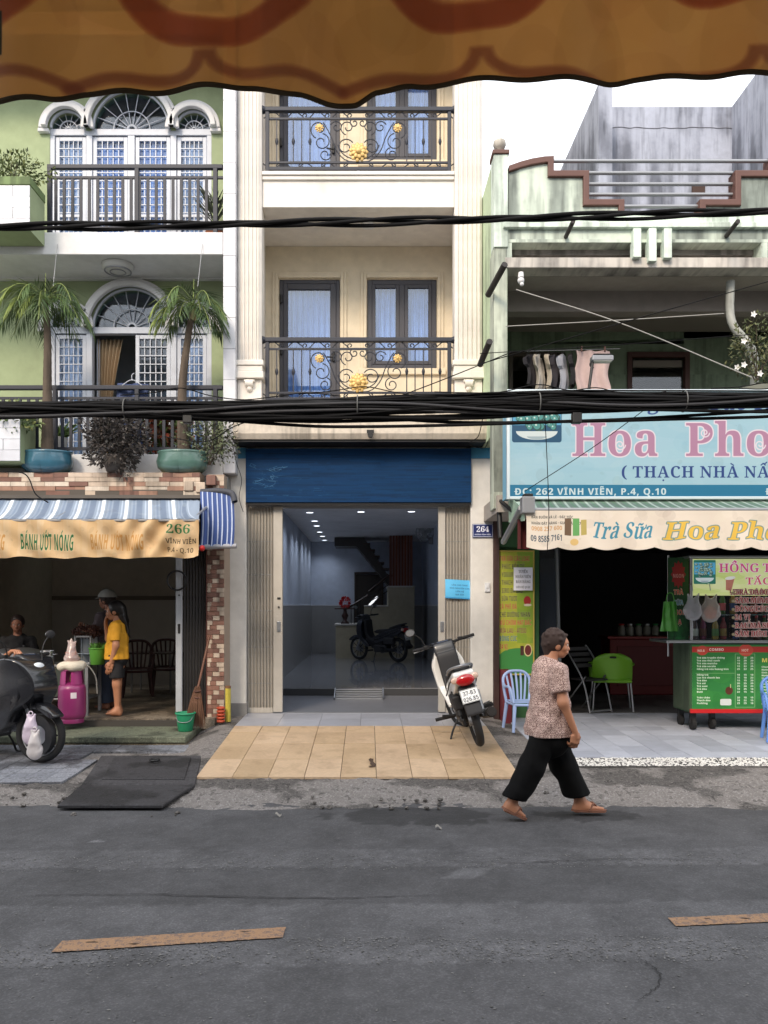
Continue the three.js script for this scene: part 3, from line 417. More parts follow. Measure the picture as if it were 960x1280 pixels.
  for (const [a, b, side] of [[-1.595, -1.13, 0], [.93, 1.346, 1]]) {
    const g = part('folding_gate', house), n = 8, xs = side ? a + .1 : a, xe = side ? b : b - .13, w = (xe - xs) / n; const slat = extr([[0, 0], [w * .15, -.03], [w * .5, -.008], [w * .85, -.03], [w, 0], [w * .85, -.02], [w * .5, .004], [w * .15, -.02]].map(([p, q]) => [p, q]), 2.72).rotateX(-Math.PI / 2);
    for (let i = 0; i < n; i++) add('slat', at(uvm(slat), xs + i * w + .001, .24, -10.62 + (i % 2 ? .004 : 0)), gm, g);
    for (const y of [.62, 1.1, 1.58, 2.06, 2.5]) add('cross_pin', rod([xs, y, -10.605], [xe, y, -10.605], .006, 5), MAT.greySteel, g);
    add('lock_stile', side ? rbox(a, .24, -10.58, a + .095, 2.96, -10.64, .008) : rbox(b - .125, .24, -10.58, b, 2.96, -10.64, .008), gm, g); const lx = side ? a + .05 : b - .05;
    add('lock', [rbox(lx - .025, 1.3, -10.572, lx + .025, 1.44, -10.585, .004), rod([lx, 1.33, -10.575], [lx, 1.33, -10.56], .014, 10)], MAT.steel, g); if (!side) { add('lock', [rbox(lx - .02, 1.73, -10.573, lx + .025, 1.76, -10.585, .004)], MAT.black, g); add('lock', rod([lx, 1.63, -10.575], [lx, 1.63, -10.568], .013, 10), MAT.black, g); }
    add('bottom_bar', [box(xs, .232, -10.59, xe, .3, -10.65)], gm, g);
  }
  add('gate_rail', [box(-1.565, .224, -10.6, 1.347, .232, -10.66), box(-1.565, 2.94, -10.6, 1.347, 2.98, -10.68)], MAT.greySteel, house);
  // ground floor room
  T.tilewall = tex(256, (x, y) => .92 + .06 * (fbm(x, y, 6, 3) - .5), 1);
  const wallPaint = mat(C(196, 205, 220), .7, { map: T.plaster }), wains = mat(C(150, 150, 150), .35, { map: T.tilewall });
  add('room_wall', [box(-1.565, .22, -10.86, -1.553, 3.39, -21.8), box(1.478, .22, -10.86, 1.49, 3.39, -21.8), box(-1.553, .22, -21.8, 1.478, 3.39, -22)], wallPaint, house);
  add('wainscot', [box(-1.553, .34, -12.7, -1.542, 1.645, -21.78), box(1.467, .34, -12.7, 1.478, 1.645, -21.78), box(-1.542, .34, -21.77, 1.467, 1.645, -21.8)], wains, house);
  add('wainscot_border', [box(-1.553, 1.645, -12.7, -1.538, 1.67, -21.78), box(1.463, 1.645, -12.7, 1.478, 1.67, -21.78), box(-1.538, 1.645, -21.765, 1.463, 1.67, -21.8)], mat(C(190, 192, 196), .4), house);
  add('ceiling', box(-1.553, 3.39, -10.86, 1.478, 3.46, -21.8), MAT.white, house);
  add('room_floor', [box(-1.565, .1, -10.69, 1.49, .222, -12.7)], mat(C(140, 142, 150), .3, { map: T.plaster }), house);
  const fl = part('raised_floor', house), ft = [0, 1, 2].map((i) => phys(C(150 + i * 4, 152 + i * 4, 158 + i * 4), .1, { map: T.plaster, clearcoat: .4 }));
  for (let j = 0; j < 15; j++) for (let i = 0; i < 5; i++) add('tile', box(-1.541 + i * .6016 + .001, .33, -12.7 - j * .6 - .001, Math.min(1.466, -1.541 + (i + 1) * .6016 - .001), .342, -12.7 - (j + 1) * .6 + .001), ft[Math.floor(rnd() * 3)], fl);
  add('screed', box(-1.552, .2, -12.705, 1.477, .331, -21.7), mat(C(60, 62, 66), .6), fl);
  for (const [x, z] of [[-1.076, 13.97], [-1.085, 14.9], [-1.095, 16.4], [-1.115, 17.4], [-1.14, 18.85], [-1.14, 20], [-1.15, 21.2], [-.13, 14.8], [.8, 14.75]]) {
    const l = part('downlight', house); l.position.set(x, 3.39, -z); add('trim', new THREE.TorusGeometry(.075, .012, 6, 20).rotateX(Math.PI / 2), MAT.white, l); add('lamp_face', new THREE.CylinderGeometry(.068, .068, .01, 20).translate(0, -.003, 0), mat(0x000000, .5, { emissive: 0xeaf2ff, emissiveIntensity: 3 }), l);
    const sp = new THREE.SpotLight(0xe4eeff, 2.0, 0, 1.15, .8, 2); sp.position.set(0, -.02, 0); sp.target.position.set(0, -3, 0); sp.shadow.radius = 3; sp.castShadow = true; sp.name = 'downlight_lamp'; l.add(sp, sp.target);
  }
  add('switch', [rbox(1.455, 1.72, -14.2, 1.478, 1.8, -14.28, .005)], MAT.white, house);
  // staircase at the back
  const st = part('staircase', house), beige = mat(C(186, 176, 150), .7, { map: T.plaster }), Z = 19.8;
  add('parapet', box(-.8, .342, -19.8, -.1, 1.16, -20.9), beige, st); add('parapet_cap', frb(-.83, 1.16, -.08, 1.2, 19.77, 1.15, .01), mat(C(200, 196, 188), .4), st);
  add('parapet', box(-.098, .342, -19.82, .5, 1.62, -21.0), beige, st); add('parapet_cap', frb(-.1, 1.62, .5, 1.66, 19.79, 1.2, .01), mat(C(200, 196, 188), .4), st);
  add('parapet', box(.502, .342, -19.8, 1.15, 2.1, -21.0), beige, st); add('parapet_cap', frb(.48, 2.1, 1.17, 2.14, 19.77, 1.2, .01), mat(C(200, 196, 188), .4), st);
  for (let i = 0; i < 8; i++) add('wood_slat', rbox(.53 + i * .073, 2.14, -19.84, .53 + i * .073 + .066, 3.388, -19.9, .006), mat(C(98 + (i % 3) * 8, 50 + (i % 3) * 4, 34), .5), st);
  { const p = [[-.85, 3.38], [-.85, 3.16]]; for (let i = 0; i < 7; i++) { p.push([-.3 + i * .13, 3.16 - (i ? 0 : 0) - i * .16], [-.3 + (i + .5) * .13, 3.1 - i * .16]); } p.push([.55, 2.05], [.55, 2.35], [-.1, 3.38]); add('flight', uvm(extr(p, .9).translate(0, 0, -21.2)), mat(C(70, 66, 62), .7, { map: T.plaster }), st);
    for (let i = 0; i < 6; i++) add('tread', rbox(-.12 + i * .12, 3.2 - i * .16, -20.29, .06 + i * .12, 3.24 - i * .16, -21.2, .006), mat(C(60, 40, 32), .4), st); }
  for (let i = 0; i < 4; i++) add('rail_bar', rod([.05, 1.75 + i * .12, -19.9], [.5, 2.02 + i * .14, -19.9], .012, 6), MAT.black, st);
  for (let i = 0; i < 4; i++) add('rail_bar', rod([-.42 + i * .08, 1.2, -19.95], [-.42 + i * .08, 1.66 + i * .05, -19.95], .012, 6), MAT.black, st); add('handrail', [rod([-.55, 1.56, -19.95], [.0, 1.9, -19.95], .026, 8), rod([.02, 2.0, -19.9], [.52, 2.4, -19.9], .026, 8)], mat(C(58, 36, 28), .4), st);
  const bd = part('back_door', house); add('leaf', frb(-.32, .342, .36, 2.5, 21.72, .05, .01), mat(C(44, 40, 38), .35), bd); add('frame', ringFrame(-.37, .342, .41, 2.56, .05, 21.7, .1), mat(C(60, 48, 42), .5), bd);
  for (let i = 0; i < 3; i++) add('painted_reflection', extr([[-.02, 0], [.13, .14], [.2, .14], [.05, 0]], .01).translate(-.02 + i * .06, 1.62 + i * .07, -21.715), mat(0, .5, { emissive: 0xf4f8ff, emissiveIntensity: .9 }), bd);  // glowing strips stand in for window light reflected off the dark door
}
// things in and on the townhouse
{ const t = thing('floor_grate', 'small silver steel ramp grating on the step inside the open townhouse', 'grate', [-.14, .222, -12.36]);
  for (let i = 0; i < 6; i++) add('bar', rbox(-.36, .0 + i * .022, .12 - i * .055, .36, .012 + i * .022, .155 - i * .055, .004), MAT.steel, t); for (const x of [-.375, .375]) add('side_rail', tube([[x, .01, .18], [x, .13, -.2]], .012, 2, 6), MAT.steel, t); }
{ const t = thing('wall_fan', 'grey round wall fan high on the right of the townhouse room', 'fan', [1.3, 3.72, -18.6]); t.position.y = 3.0 + .36;
  t.position.set(1.2, 3.72 - .06, -18.6); t.position.set(1.28, 3.3, -18.0); const k = -.0;
  add('guard', [new THREE.TorusGeometry(.2, .012, 6, 28), new THREE.TorusGeometry(.13, .006, 6, 24), ...Array.from({ length: 14 }, (_, i) => rod([0, 0, .03], [Math.cos(i / 14 * 6.283) * .2, Math.sin(i / 14 * 6.283) * .2, 0], .004, 4))], MAT.greySteel, t);
  for (let i = 0; i < 3; i++) add('blade', new THREE.SphereGeometry(.1, 10, 6).scale(1, .55, .12).translate(.09, 0, -.02).rotateZ(i * 2.094 + .4), mat(C(176, 184, 188), .4), t); add('motor', at(new THREE.CylinderGeometry(.05, .06, .12, 14).rotateX(Math.PI / 2), 0, 0, -.09), MAT.greySteel, t); add('bracket', [rod([0, -.02, -.1], [.12, -.18, -.12], .018, 8), rbox(.1, -.26, -.16, .19, -.1, -.08, .008)], MAT.greySteel, t); }
{ const t = thing('flower_stand', 'red round flower arrangement on a dark carved stand by the stair', 'flower stand', [-.57, 1.2, -19.9]);
  add('stand', lathe([[0, 0], [.12, 0], [.1, .04], [.04, .08], [.06, .14], [.09, .2], [.05, .27], [.04, .34], [.08, .38], [0, .38]], 14), mat(C(58, 30, 24), .4), t); add('shelf', rbox(-.26, .36, -.08, .26, .39, .08, .008), mat(C(58, 30, 24), .4), t);
  const l = []; for (let i = 0; i < 160; i++) { const d = rdir(); l.push([V(0, .53, 0).addScaledVector(d, .1), d.clone().add(rdir().multiplyScalar(.4)).normalize(), rdir(), .07, .05]); } add('flowers', leaves(l), mat(C(190, 36, 36), .6, { side: THREE.DoubleSide }), t); }
{ const t = tag(add('house_number_plate', panel(1.368, 2.545, 1.638, 2.72, -10.478, .012), mat(0xffffff, .4, { map: ctex(256, 164, (c, w, h) => { c.fillStyle = '#1d2a62'; c.fillRect(0, 0, w, h); c.strokeStyle = '#dfe4f2'; c.lineWidth = 5; c.strokeRect(8, 8, w - 16, h - 16); vtext(c, '264', w / 2, 98, 96, { font: 'bold serif', fill: '#eef0fa', align: 'center' }); vtext(c, 'ĐƯỜNG VĨNH VIỄN', w / 2, 138, 22, { fill: '#dfe4f2', align: 'center' }); }) })), 'dark blue enamel house number plate 264 on the right pillar', 'number plate'); }
tag(add('bell_switch', [frb(1.53, 1.83, 1.6, 1.95, 10.48, .02, .006), frb(1.545, 1.88, 1.585, 1.93, 10.472, .01, .004)], mat(C(214, 216, 220), .4)), 'small pale grey doorbell switch on the right cream pillar', 'switch');
{ const m = mat(0xffffff, .6, { map: ctex(256, 192, (c, w, h) => { c.fillStyle = '#58b4e4'; c.fillRect(0, 0, w, h); paper(c, w, h, 50, .12); c.fillStyle = '#3c92c8'; c.fillRect(0, h - 14, w, 14); const L = ['CẦN CHO THUÊ', 'NHÀ NGUYÊN CĂN', 'LIÊN HỆ', 'GIÁ TỐT']; L.forEach((s, i) => vtext(c, s, w * .52, 62 + i * 32, 21, { fill: '#20588c', align: 'center' })); }) });
  const g = sheet(8, 6, (a, b) => [lerp(1.02, 1.385, a), lerp(1.75, 2.0, b) - .02 * a, -10.565 + .012 * Math.sin(a * 5) + .008 * Math.sin(b * 4), a, b], .002); tag(add('paper_notice', g, m), 'light blue paper notice hung on the right folding gate', 'notice'); }
// ---------- the green house with the noodle shop, number 266 ----------
const gh = thing('green_house', 'green and white house with arched windows, iron balconies and a noodle shop below', 'house');
const whiteTile = [0, 1, 2].map((i) => mat(C(226 + i * 5, 228 + i * 5, 236 + i * 4), .35, { map: T.plaster }));
const brickMats = [mat(C(214, 200, 182), .7, { map: T.mould2 }), mat(C(196, 178, 158), .7, { map: T.mould2 }), mat(C(146, 106, 90), .7, { map: T.mould2 }), mat(C(122, 88, 76), .7, { map: T.mould2 }), mat(C(205, 186, 166), .7, { map: T.mould2 }), mat(C(160, 124, 104), .7, { map: T.mould2 })];
const whiteGlass = phys(C(225, 236, 250), .03, { transmission: 1, thickness: 0, ior: 1.52 });
const drape = mat(C(244, 244, 246), .9, { side: THREE.DoubleSide, map: tex(256, (x, y) => .88 + .1 * (fbm(x, y, 30, 2) - .5) + (Math.abs((x * 30) % 1 - .5) < .1 ? .05 : 0), 0) });
const beigeDrape = mat(C(196, 172, 140), .9, { side: THREE.DoubleSide, map: T.plaster });
const arcPath = (cx, cy, r, Ty) => { const p = new THREE.Path(); p.moveTo(cx - r, Ty); p.lineTo(cx + r, Ty); p.lineTo(cx + r, cy); p.absarc(cx, cy, r, 0, Math.PI, false); p.closePath(); return p; };
function archBand(cx, cy, r0, r1, Z, d) { const s = new THREE.Shape(); s.absarc(cx, cy, r1, 0, Math.PI, false); s.absarc(cx, cy, r0, Math.PI, 0, true); s.closePath(); return extr(s, d, .012, [], 28).translate(0, 0, -Z); }
{
  const B = 11.1, cx = -3.286;
  const wallRow = (y0, y1, sp, floorY) => { const s = new THREE.Shape([[-5.6, y0], [-1.87, y0], [-1.87, y1], [-5.6, y1]].map(([a, b]) => new THREE.Vector2(a, b))); const h = new THREE.Path(); const yb = floorY;
    h.moveTo(-4.42, yb); h.lineTo(-2.17, yb); h.lineTo(-2.17, sp); h.absarc(-2.42, sp, .25, 0, Math.PI, false); h.lineTo(cx + .55, sp); h.absarc(cx, sp, .55, 0, Math.PI, false); h.lineTo(-3.915, sp); h.absarc(-4.165, sp, .25, 0, Math.PI, false); h.closePath(); s.holes.push(h);
    add('wall', uvm(new THREE.ExtrudeGeometry(s, { depth: .16, bevelEnabled: false, curveSegments: 24 }).translate(0, 0, -B - .16)), MAT.greenWall, gh); };
  wallRow(3.55, 6.2, 5.49, 3.61); wallRow(6.44, 9.3, 8.243, 6.47);
  add('wall', [box(-9.2, .2, -11.11, -5.6, 12.5, -11.3), box(-5.6, 9.3, -11.12, -1.87, 12.5, -11.3), box(-9.2, .2, -15.2, -1.9, 9.5, -15.4), box(-1.9, .2, -11.3, -1.76, 12.5, -15.2), box(-9.2, .2, -10.2, -9.1, 12.5, -15.2)], MAT.greenWall, gh);
  add('room_floor', [box(-9.1, 3.4, -11.1, -1.9, 3.55, -12.9), box(-9.1, 6.2, -11.1, -1.9, 6.43, -12.9), box(-9.1, 9.31, -11.3, -1.9, 9.5, -12.9), box(-9.1, 3.3, -12.9, -1.9, 9.5, -13.0)], mat(C(190, 188, 184), .8, { map: T.plaster }), gh);
  add('roof', box(-9.3, 12.5, -10.2, -1.7, 12.65, -13.0), MAT.white, gh);  // roof and floors end early: added open well behind, lets sky into the shop
  // balcony slabs: white edge, painted underside
  add('balcony_slab', [frb(-9.2, 6.17, -1.868, 6.46, 10.3, .82, .012)], MAT.white, gh); add('balcony_slab', [frb(-9.2, 3.32, -1.868, 3.6, 10.3, .82, .012)], MAT.white, gh); add('balcony_slab', [frb(-9.2, 9.0, -1.868, 9.3, 10.3, .82, .012)], MAT.white, gh);
  add('shop_ceiling', [box(-9.1, 3.1, -10.25, -1.8, 3.3, -12.9)], mat(C(150, 148, 144), .9, { map: T.plaster }), gh);  // stops short under the added light well that brightens the back wall
  add('plaster_border', [box(-9, 6.15, -11.02, -1.87, 6.169, -11.098)], MAT.white, gh);
  // white tiled fin wall
  const fin = part('tiled_fin_wall', gh); add('core', box(-1.858, 3.35, -10.31, -1.712, 12.4, -11.1), mat(C(170, 170, 174), .9), fin);
  for (let i = 0; i < 23; i++) { const y = 3.36 + i * .4; add('tile', rbox(-1.864, y, -10.3, -1.706, y + .396, -10.325, .003), whiteTile[i % 3], fin); add('side_tile', box(-1.705, y + .001, -10.326, -1.7045, y + .395, -10.5), whiteTile[(i + 1) % 3], fin); }
  // window groups
  for (let f = 0; f < 2; f++) {
    const sp = f ? 8.243 : 5.49, y0 = f ? 6.475 : 3.615, g = whiteFrameParts(f, sp, y0);
  }
  function whiteFrameParts(f, sp, y0) {
    const W = MAT.whiteFrame, mould = MAT.white;
    for (const [c, r] of [[-4.165, .25], [cx, .55], [-2.42, .25]]) { add('arch_moulding', uvm(archBand(c, sp, r + .005, r + .075, B - .06, .08)), mould, gh); add('arch_moulding', uvm(archBand(c, sp, r + .075, r + .13, B - .035, .05)), mould, gh); }
    add('arch_foot', [frb(-4.56, sp - .05, -4.41, sp, B - .07, .07, .01)], mould, gh); add('arch_foot', [frb(-2.18, sp - .05, -2.03, sp, B - .07, .07, .01)], mould, gh);
    const w = part('arched_window', gh);
    add('frame', [frb(-4.42, sp - .06, -2.17, sp + .03, B + .01, .1, .008), frb(-4.42, y0, -4.35, sp - .06, B + .01, .1, .008), frb(-2.24, y0, -2.17, sp - .06, B + .01, .1, .008), frb(-3.915, y0, -3.83, sp - .06, B + .01, .1, .008), frb(-2.745, y0, -2.66, sp - .06, B + .01, .1, .008), ...(f ? [frb(-3.34, y0, -3.24, sp - .06, B + .012, .09, .008)] : []), frb(-3.915, sp + .03, -3.83, sp + .3, B + .02, .08, .006), frb(-2.745, sp + .03, -2.66, sp + .3, B + .02, .08, .006)], W, w);
    for (const [c, r] of [[-4.165, .245], [cx, .535], [-2.42, .245]]) { // fanlights
      const rim = archBand(c, sp + .03, r - .03, r, B + .02, .05), n = r > .4 ? 9 : 7, rays = []; for (let i = 1; i < n; i++) { const a = Math.PI * i / n; rays.push(rod([c + Math.cos(a) * r * .12, sp + .03 + Math.sin(a) * r * .12, -B - .045], [c + Math.cos(a) * r * .96, sp + .03 + Math.sin(a) * r * .96, -B - .045], r > .4 ? .007 : .005, 5)); }
      add('fanlight', [uvm(rim), archBand(c, sp + .03, r * .46, r * .46 + .014, B + .04, .012), archBand(c, sp + .03, r * .08, r * .14, B + .04, .016), ...rays], W, w);
      const s = new THREE.Shape(); s.absarc(c, sp + .03, r - .01, 0, Math.PI, false); s.closePath(); add('pane', new THREE.ExtrudeGeometry(s, { depth: .006, bevelEnabled: false, curveSegments: 20 }).translate(0, 0, -B - .075), whiteGlass, w); }
    const leafAt = (xa, xb, open) => { const ya = y0 + .02, yb = sp - .075, mid = f ? ya + .56 : ya + .62;
      add('leaf', [frb(xa, ya, xa + .055, yb, B + .03, .05, .006), frb(xb - .055, ya, xb, yb, B + .03, .05, .006), frb(xa + .055, yb - .055, xb - .055, yb, B + .03, .05, .006), frb(xa + .055, ya, xb - .055, ya + .07, B + .03, .05, .006), frb(xa + .055, mid, xb - .055, mid + .04, B + .03, .05, .006)], W, w);
      add('pane', fbox(xa + .05, ya + .06, xb - .05, yb - .05, B + .06, .006), whiteGlass, w);
      const gr = [], nx = 5, ny = 14; for (let i = 1; i < nx; i++) gr.push(box(lerp(xa + .05, xb - .05, i / nx) - .006, ya + .07, -B - .035, lerp(xa + .05, xb - .05, i / nx) + .006, yb - .05, -B - .047)); for (let i = 1; i < ny; i++) { const y = lerp(ya + .06, yb - .05, i / ny); gr.push(box(xa + .05, y - .006, -B - .024, xb - .05, y + .006, -B - .034)); } add('grille', gr, W, w); };
    leafAt(-4.345, -3.92); leafAt(-2.655, -2.245);
    if (f) { leafAt(-3.825, -3.345); leafAt(-3.235, -2.75); } else leafAt(-3.235, -2.75);
    // curtains and what stands in the rooms
    if (f) { for (const [a, b] of [[-4.38, -3.87], [-3.86, -3.3], [-3.27, -2.7], [-2.69, -2.2]]) add('curtain', curtain(a, y0 + .02, b, sp - .1, -B - .12, 5, .02), a < -3.3 && a > -3.9 || a > -3.3 && a < -3 ? curtainMat : drape, w); add('curtain', curtain(-3.8, sp + .02, -2.8, sp + .35, -B - .5, 8), mat(C(120, 112, 104), .9), w); }
    else { add('curtain', curtain(-4.38, y0 + .02, -3.87, sp - .1, -B - .12, 5, .02), drape, w); add('curtain', curtain(-2.69, y0 + .02, -2.2, sp - .1, -B - .12, 5, .02), drape, w);
      add('tied_curtain', sheet(60, 14, (a, b) => { const wd = lerp(.12, .36, Math.pow(b, 1.6)), x = -3.82 + a * wd + .03 * (1 - b); return [x, lerp(y0 + .1, sp - .08, b), -B - .22 + .03 * Math.sin(a * 40), a, b]; }, .003), beigeDrape, w);
      add('door_leaf_open', [box(-3.83, y0, -B - .2, -3.79, sp - .08, -B - .7)], W, w); }
  }
  // balcony railings
  for (let f = 0; f < 3; f++) { const r = part('balcony_railing', gh), y = 3.6 + f * 2.855, Z = -10.36, xa = f ? -4.15 : -5.6, xb = -1.875;
    add('handrail', rbox(xa, y + .84, Z - .03, xb, y + .9, Z + .03, .012), MAT.darkMetal, r); add('rail', box(xa, y + .72, Z - .015, xb, y + .75, Z + .015), MAT.darkMetal, r); add('rail', box(xa, y + .06, Z - .015, xb, y + .1, Z + .015), MAT.darkMetal, r);
    const n = Math.round((xb - xa) / .108), bal = box(-.018, 0, -.012, .018, .62, .012); for (let i = 1; i < n; i++) add('baluster', at(bal, lerp(xa, xb, i / n), y + .1, Z), MAT.darkMetal, r); for (const x of f ? [xa + .03, -2.99, xb - .1] : [xa + .03, -4.05, -2.99, xb - .1]) add('post', rbox(x - .028, y, Z - .028, x + .028, y + .9, Z + .028, .006), MAT.darkMetal, r); }
  // tiled planter boxes at the left
  for (let f = 1; f < 3; f++) { const p = part('planter', gh), y = f === 1 ? 3.42 : 6.27, xb = f === 1 ? -4.28 : -4.16; add('core', box(-6, y, -9.85, xb, y + .55, -10.29), MAT.greenWall, p); add('rim', frb(-6, y + .552, xb + .01, y + .66, 9.83, .47, .012), mat(C(120, 140, 92), .8, { map: T.mould2 }), p); for (let j = 0; j < 4; j++) for (let i = 0; i < 4; i++) { const a = Math.min(xb, xb - (i - (j % 2) * .5) * .42), b = xb - (i - (j % 2) * .5) * .42 - .414; add('tile', rbox(b, y + .01 + j * .135, -9.835, a, y + .142 + j * .135, -9.85, .004), whiteTile[(i + j) % 3], p); } }
  add('ceiling_lamp', [at(lathe([[0, -.09], [.14, -.085], [.2, -.05], [.21, 0]], 24), -3.32, 6.165, -10.62)], mat(C(200, 200, 198), .4), gh); add('lamp_ring', [at(new THREE.TorusGeometry(.17, .01, 6, 24).rotateX(Math.PI / 2), -3.32, 6.085, -10.62), at(new THREE.TorusGeometry(.1, .008, 6, 24).rotateX(Math.PI / 2), -3.32, 6.073, -10.62)], MAT.greySteel, gh);
  // brick clad ledge above the shop, and the brick clad column at its right
  const lg = part('brick_ledge', gh); add('core', box(-6.5, 3.02, -10.01, -2.1, 3.315, -10.3), mat(C(150, 130, 112), .9), lg);
  for (let j = 0; j < 5; j++) { let x = -5.4 + rr(0, .1); while (x < -2.1) { const w = pick([.13, .19, .24, .3]), xe = Math.min(x + w, -2.1), d = rr(.004, .02); if (xe - x > .03) add('brick', box(x, 3.03 + j * .057, -10.012 + d, xe - .004, 3.03 + j * .057 + .053, -10.012), pick([...brickMats, brickMats[0], brickMats[4], brickMats[1]]), lg); x = xe; } }
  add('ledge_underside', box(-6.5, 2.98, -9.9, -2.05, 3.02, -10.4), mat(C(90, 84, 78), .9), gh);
  const cl = part('brick_column', gh); add('core', box(-2.015, .1, -10.07, -1.9, 3.3, -10.5), mat(C(168, 150, 134), .9), cl); add('core', box(-1.9, .1, -10.07, -1.81, 3.3, -10.49), mat(C(168, 150, 134), .9), cl);
  for (let j = 0; j < 54; j++) { const y = .12 + j * .0585; const row = [[['d', .15], ['l', .212]], [['l', .04], ['d', .12], ['l', .212]], [['l', .06], ['d', .212]], [['d', .07], ['l', .15], ['d', .212]]][j % 4]; let x = -2.02; for (const [k, e] of row) { const xe = -2.02 + e + rr(-.008, .008) * (e < .2), d = rr(.004, .02); add('brick', box(x, y, -10.068 + d, xe - .003, y + .054, -10.068), k === 'd' ? pick([brickMats[3], brickMats[2]]) : pick([brickMats[1], brickMats[4], brickMats[1]]), cl); x = xe; } }
  for (const [x, y] of [[-2.3, 3.08], [-2.15, 3.06], [-2.02, 3.15]]) add('loose_block', rbox(x, y, -9.97, x + .12, y + .13, -10.06, .012), pick([brickMats[5], brickMats[1], brickMats[3]]), gh);
  // noodle shop interior
  const dk = mat(C(196, 186, 174), .85, { map: T.plaster }), dt = mat(C(200, 196, 190), .45, { map: T.tilewall });
  add('shop_wall', [box(-5.6, .2, -14.2, -1.9, 3.1, -14.3), box(-1.9, .2, -10.5, -1.89, 3.1, -14.2), box(-5.7, .2, -10.4, -5.6, 3.1, -14.3), box(-9.1, .2, -10.3, -5.7, 3.1, -10.5)], dk, gh); add('wall_tiling', [box(-5.6, .25, -14.18, -1.91, 1.75, -14.2), box(-1.91, .25, -10.6, -1.9, 1.75, -14.18)], dt, gh); add('tile_border', [box(-5.6, 1.75, -14.17, -1.91, 1.82, -14.2)], mat(C(104, 92, 82), .6), gh);
  add('shop_floor', box(-5.6, .12, -9.92, -1.9, .25, -14.2), mat(C(164, 152, 138), .5, { map: T.conc }), gh);
  add('front_step', [rbox(-5.6, .08, -9.1, -2.07, .16, -9.95, .02, 2)], mat(C(128, 136, 118), .75, { map: T.conc }), gh); add('step_riser', box(-5.6, -.05, -9.12, -2.08, .082, -9.95), mat(C(148, 138, 118), .85, { map: T.conc }), gh); add('door_sill', box(-5.6, .16, -9.86, -2.07, .23, -9.92), mat(C(66, 62, 58), .8), gh);
  add('shop_beam', box(-5.6, 2.85, -10.0, -1.8, 3.1, -10.25), mat(C(88, 82, 76), .9), gh);
  const ga = part('folding_gate', gh), gm2 = mat(C(84, 82, 82), .5, { metalness: .3, map: T.plaster }); for (let i = 0; i < 8; i++) add('slat', at(uvm(extr([[0, 0], [.018, -.03], [.036, 0], [.018, -.02]], 2.6).rotateX(-Math.PI / 2)), -2.335 + i * .038, .27, -10.12), gm2, ga); add('lock_stile', rbox(-2.42, .26, -10.06, -2.34, 2.87, -10.11, .008), mat(C(188, 192, 198), .5, { map: T.plaster }), ga); add('lock', rbox(-2.39, 1.3, -10.05, -2.36, 1.42, -10.062, .004), MAT.black, ga); add('lock', rod([-2.375, 1.78, -10.065], [-2.375, 1.78, -10.055], .012, 8), MAT.black, ga);
  add('gate_edge', rbox(-2.035, .2, -10.05, -2.022, 2.86, -10.2, .004), mat(C(90, 50, 40), .6), gh);
}
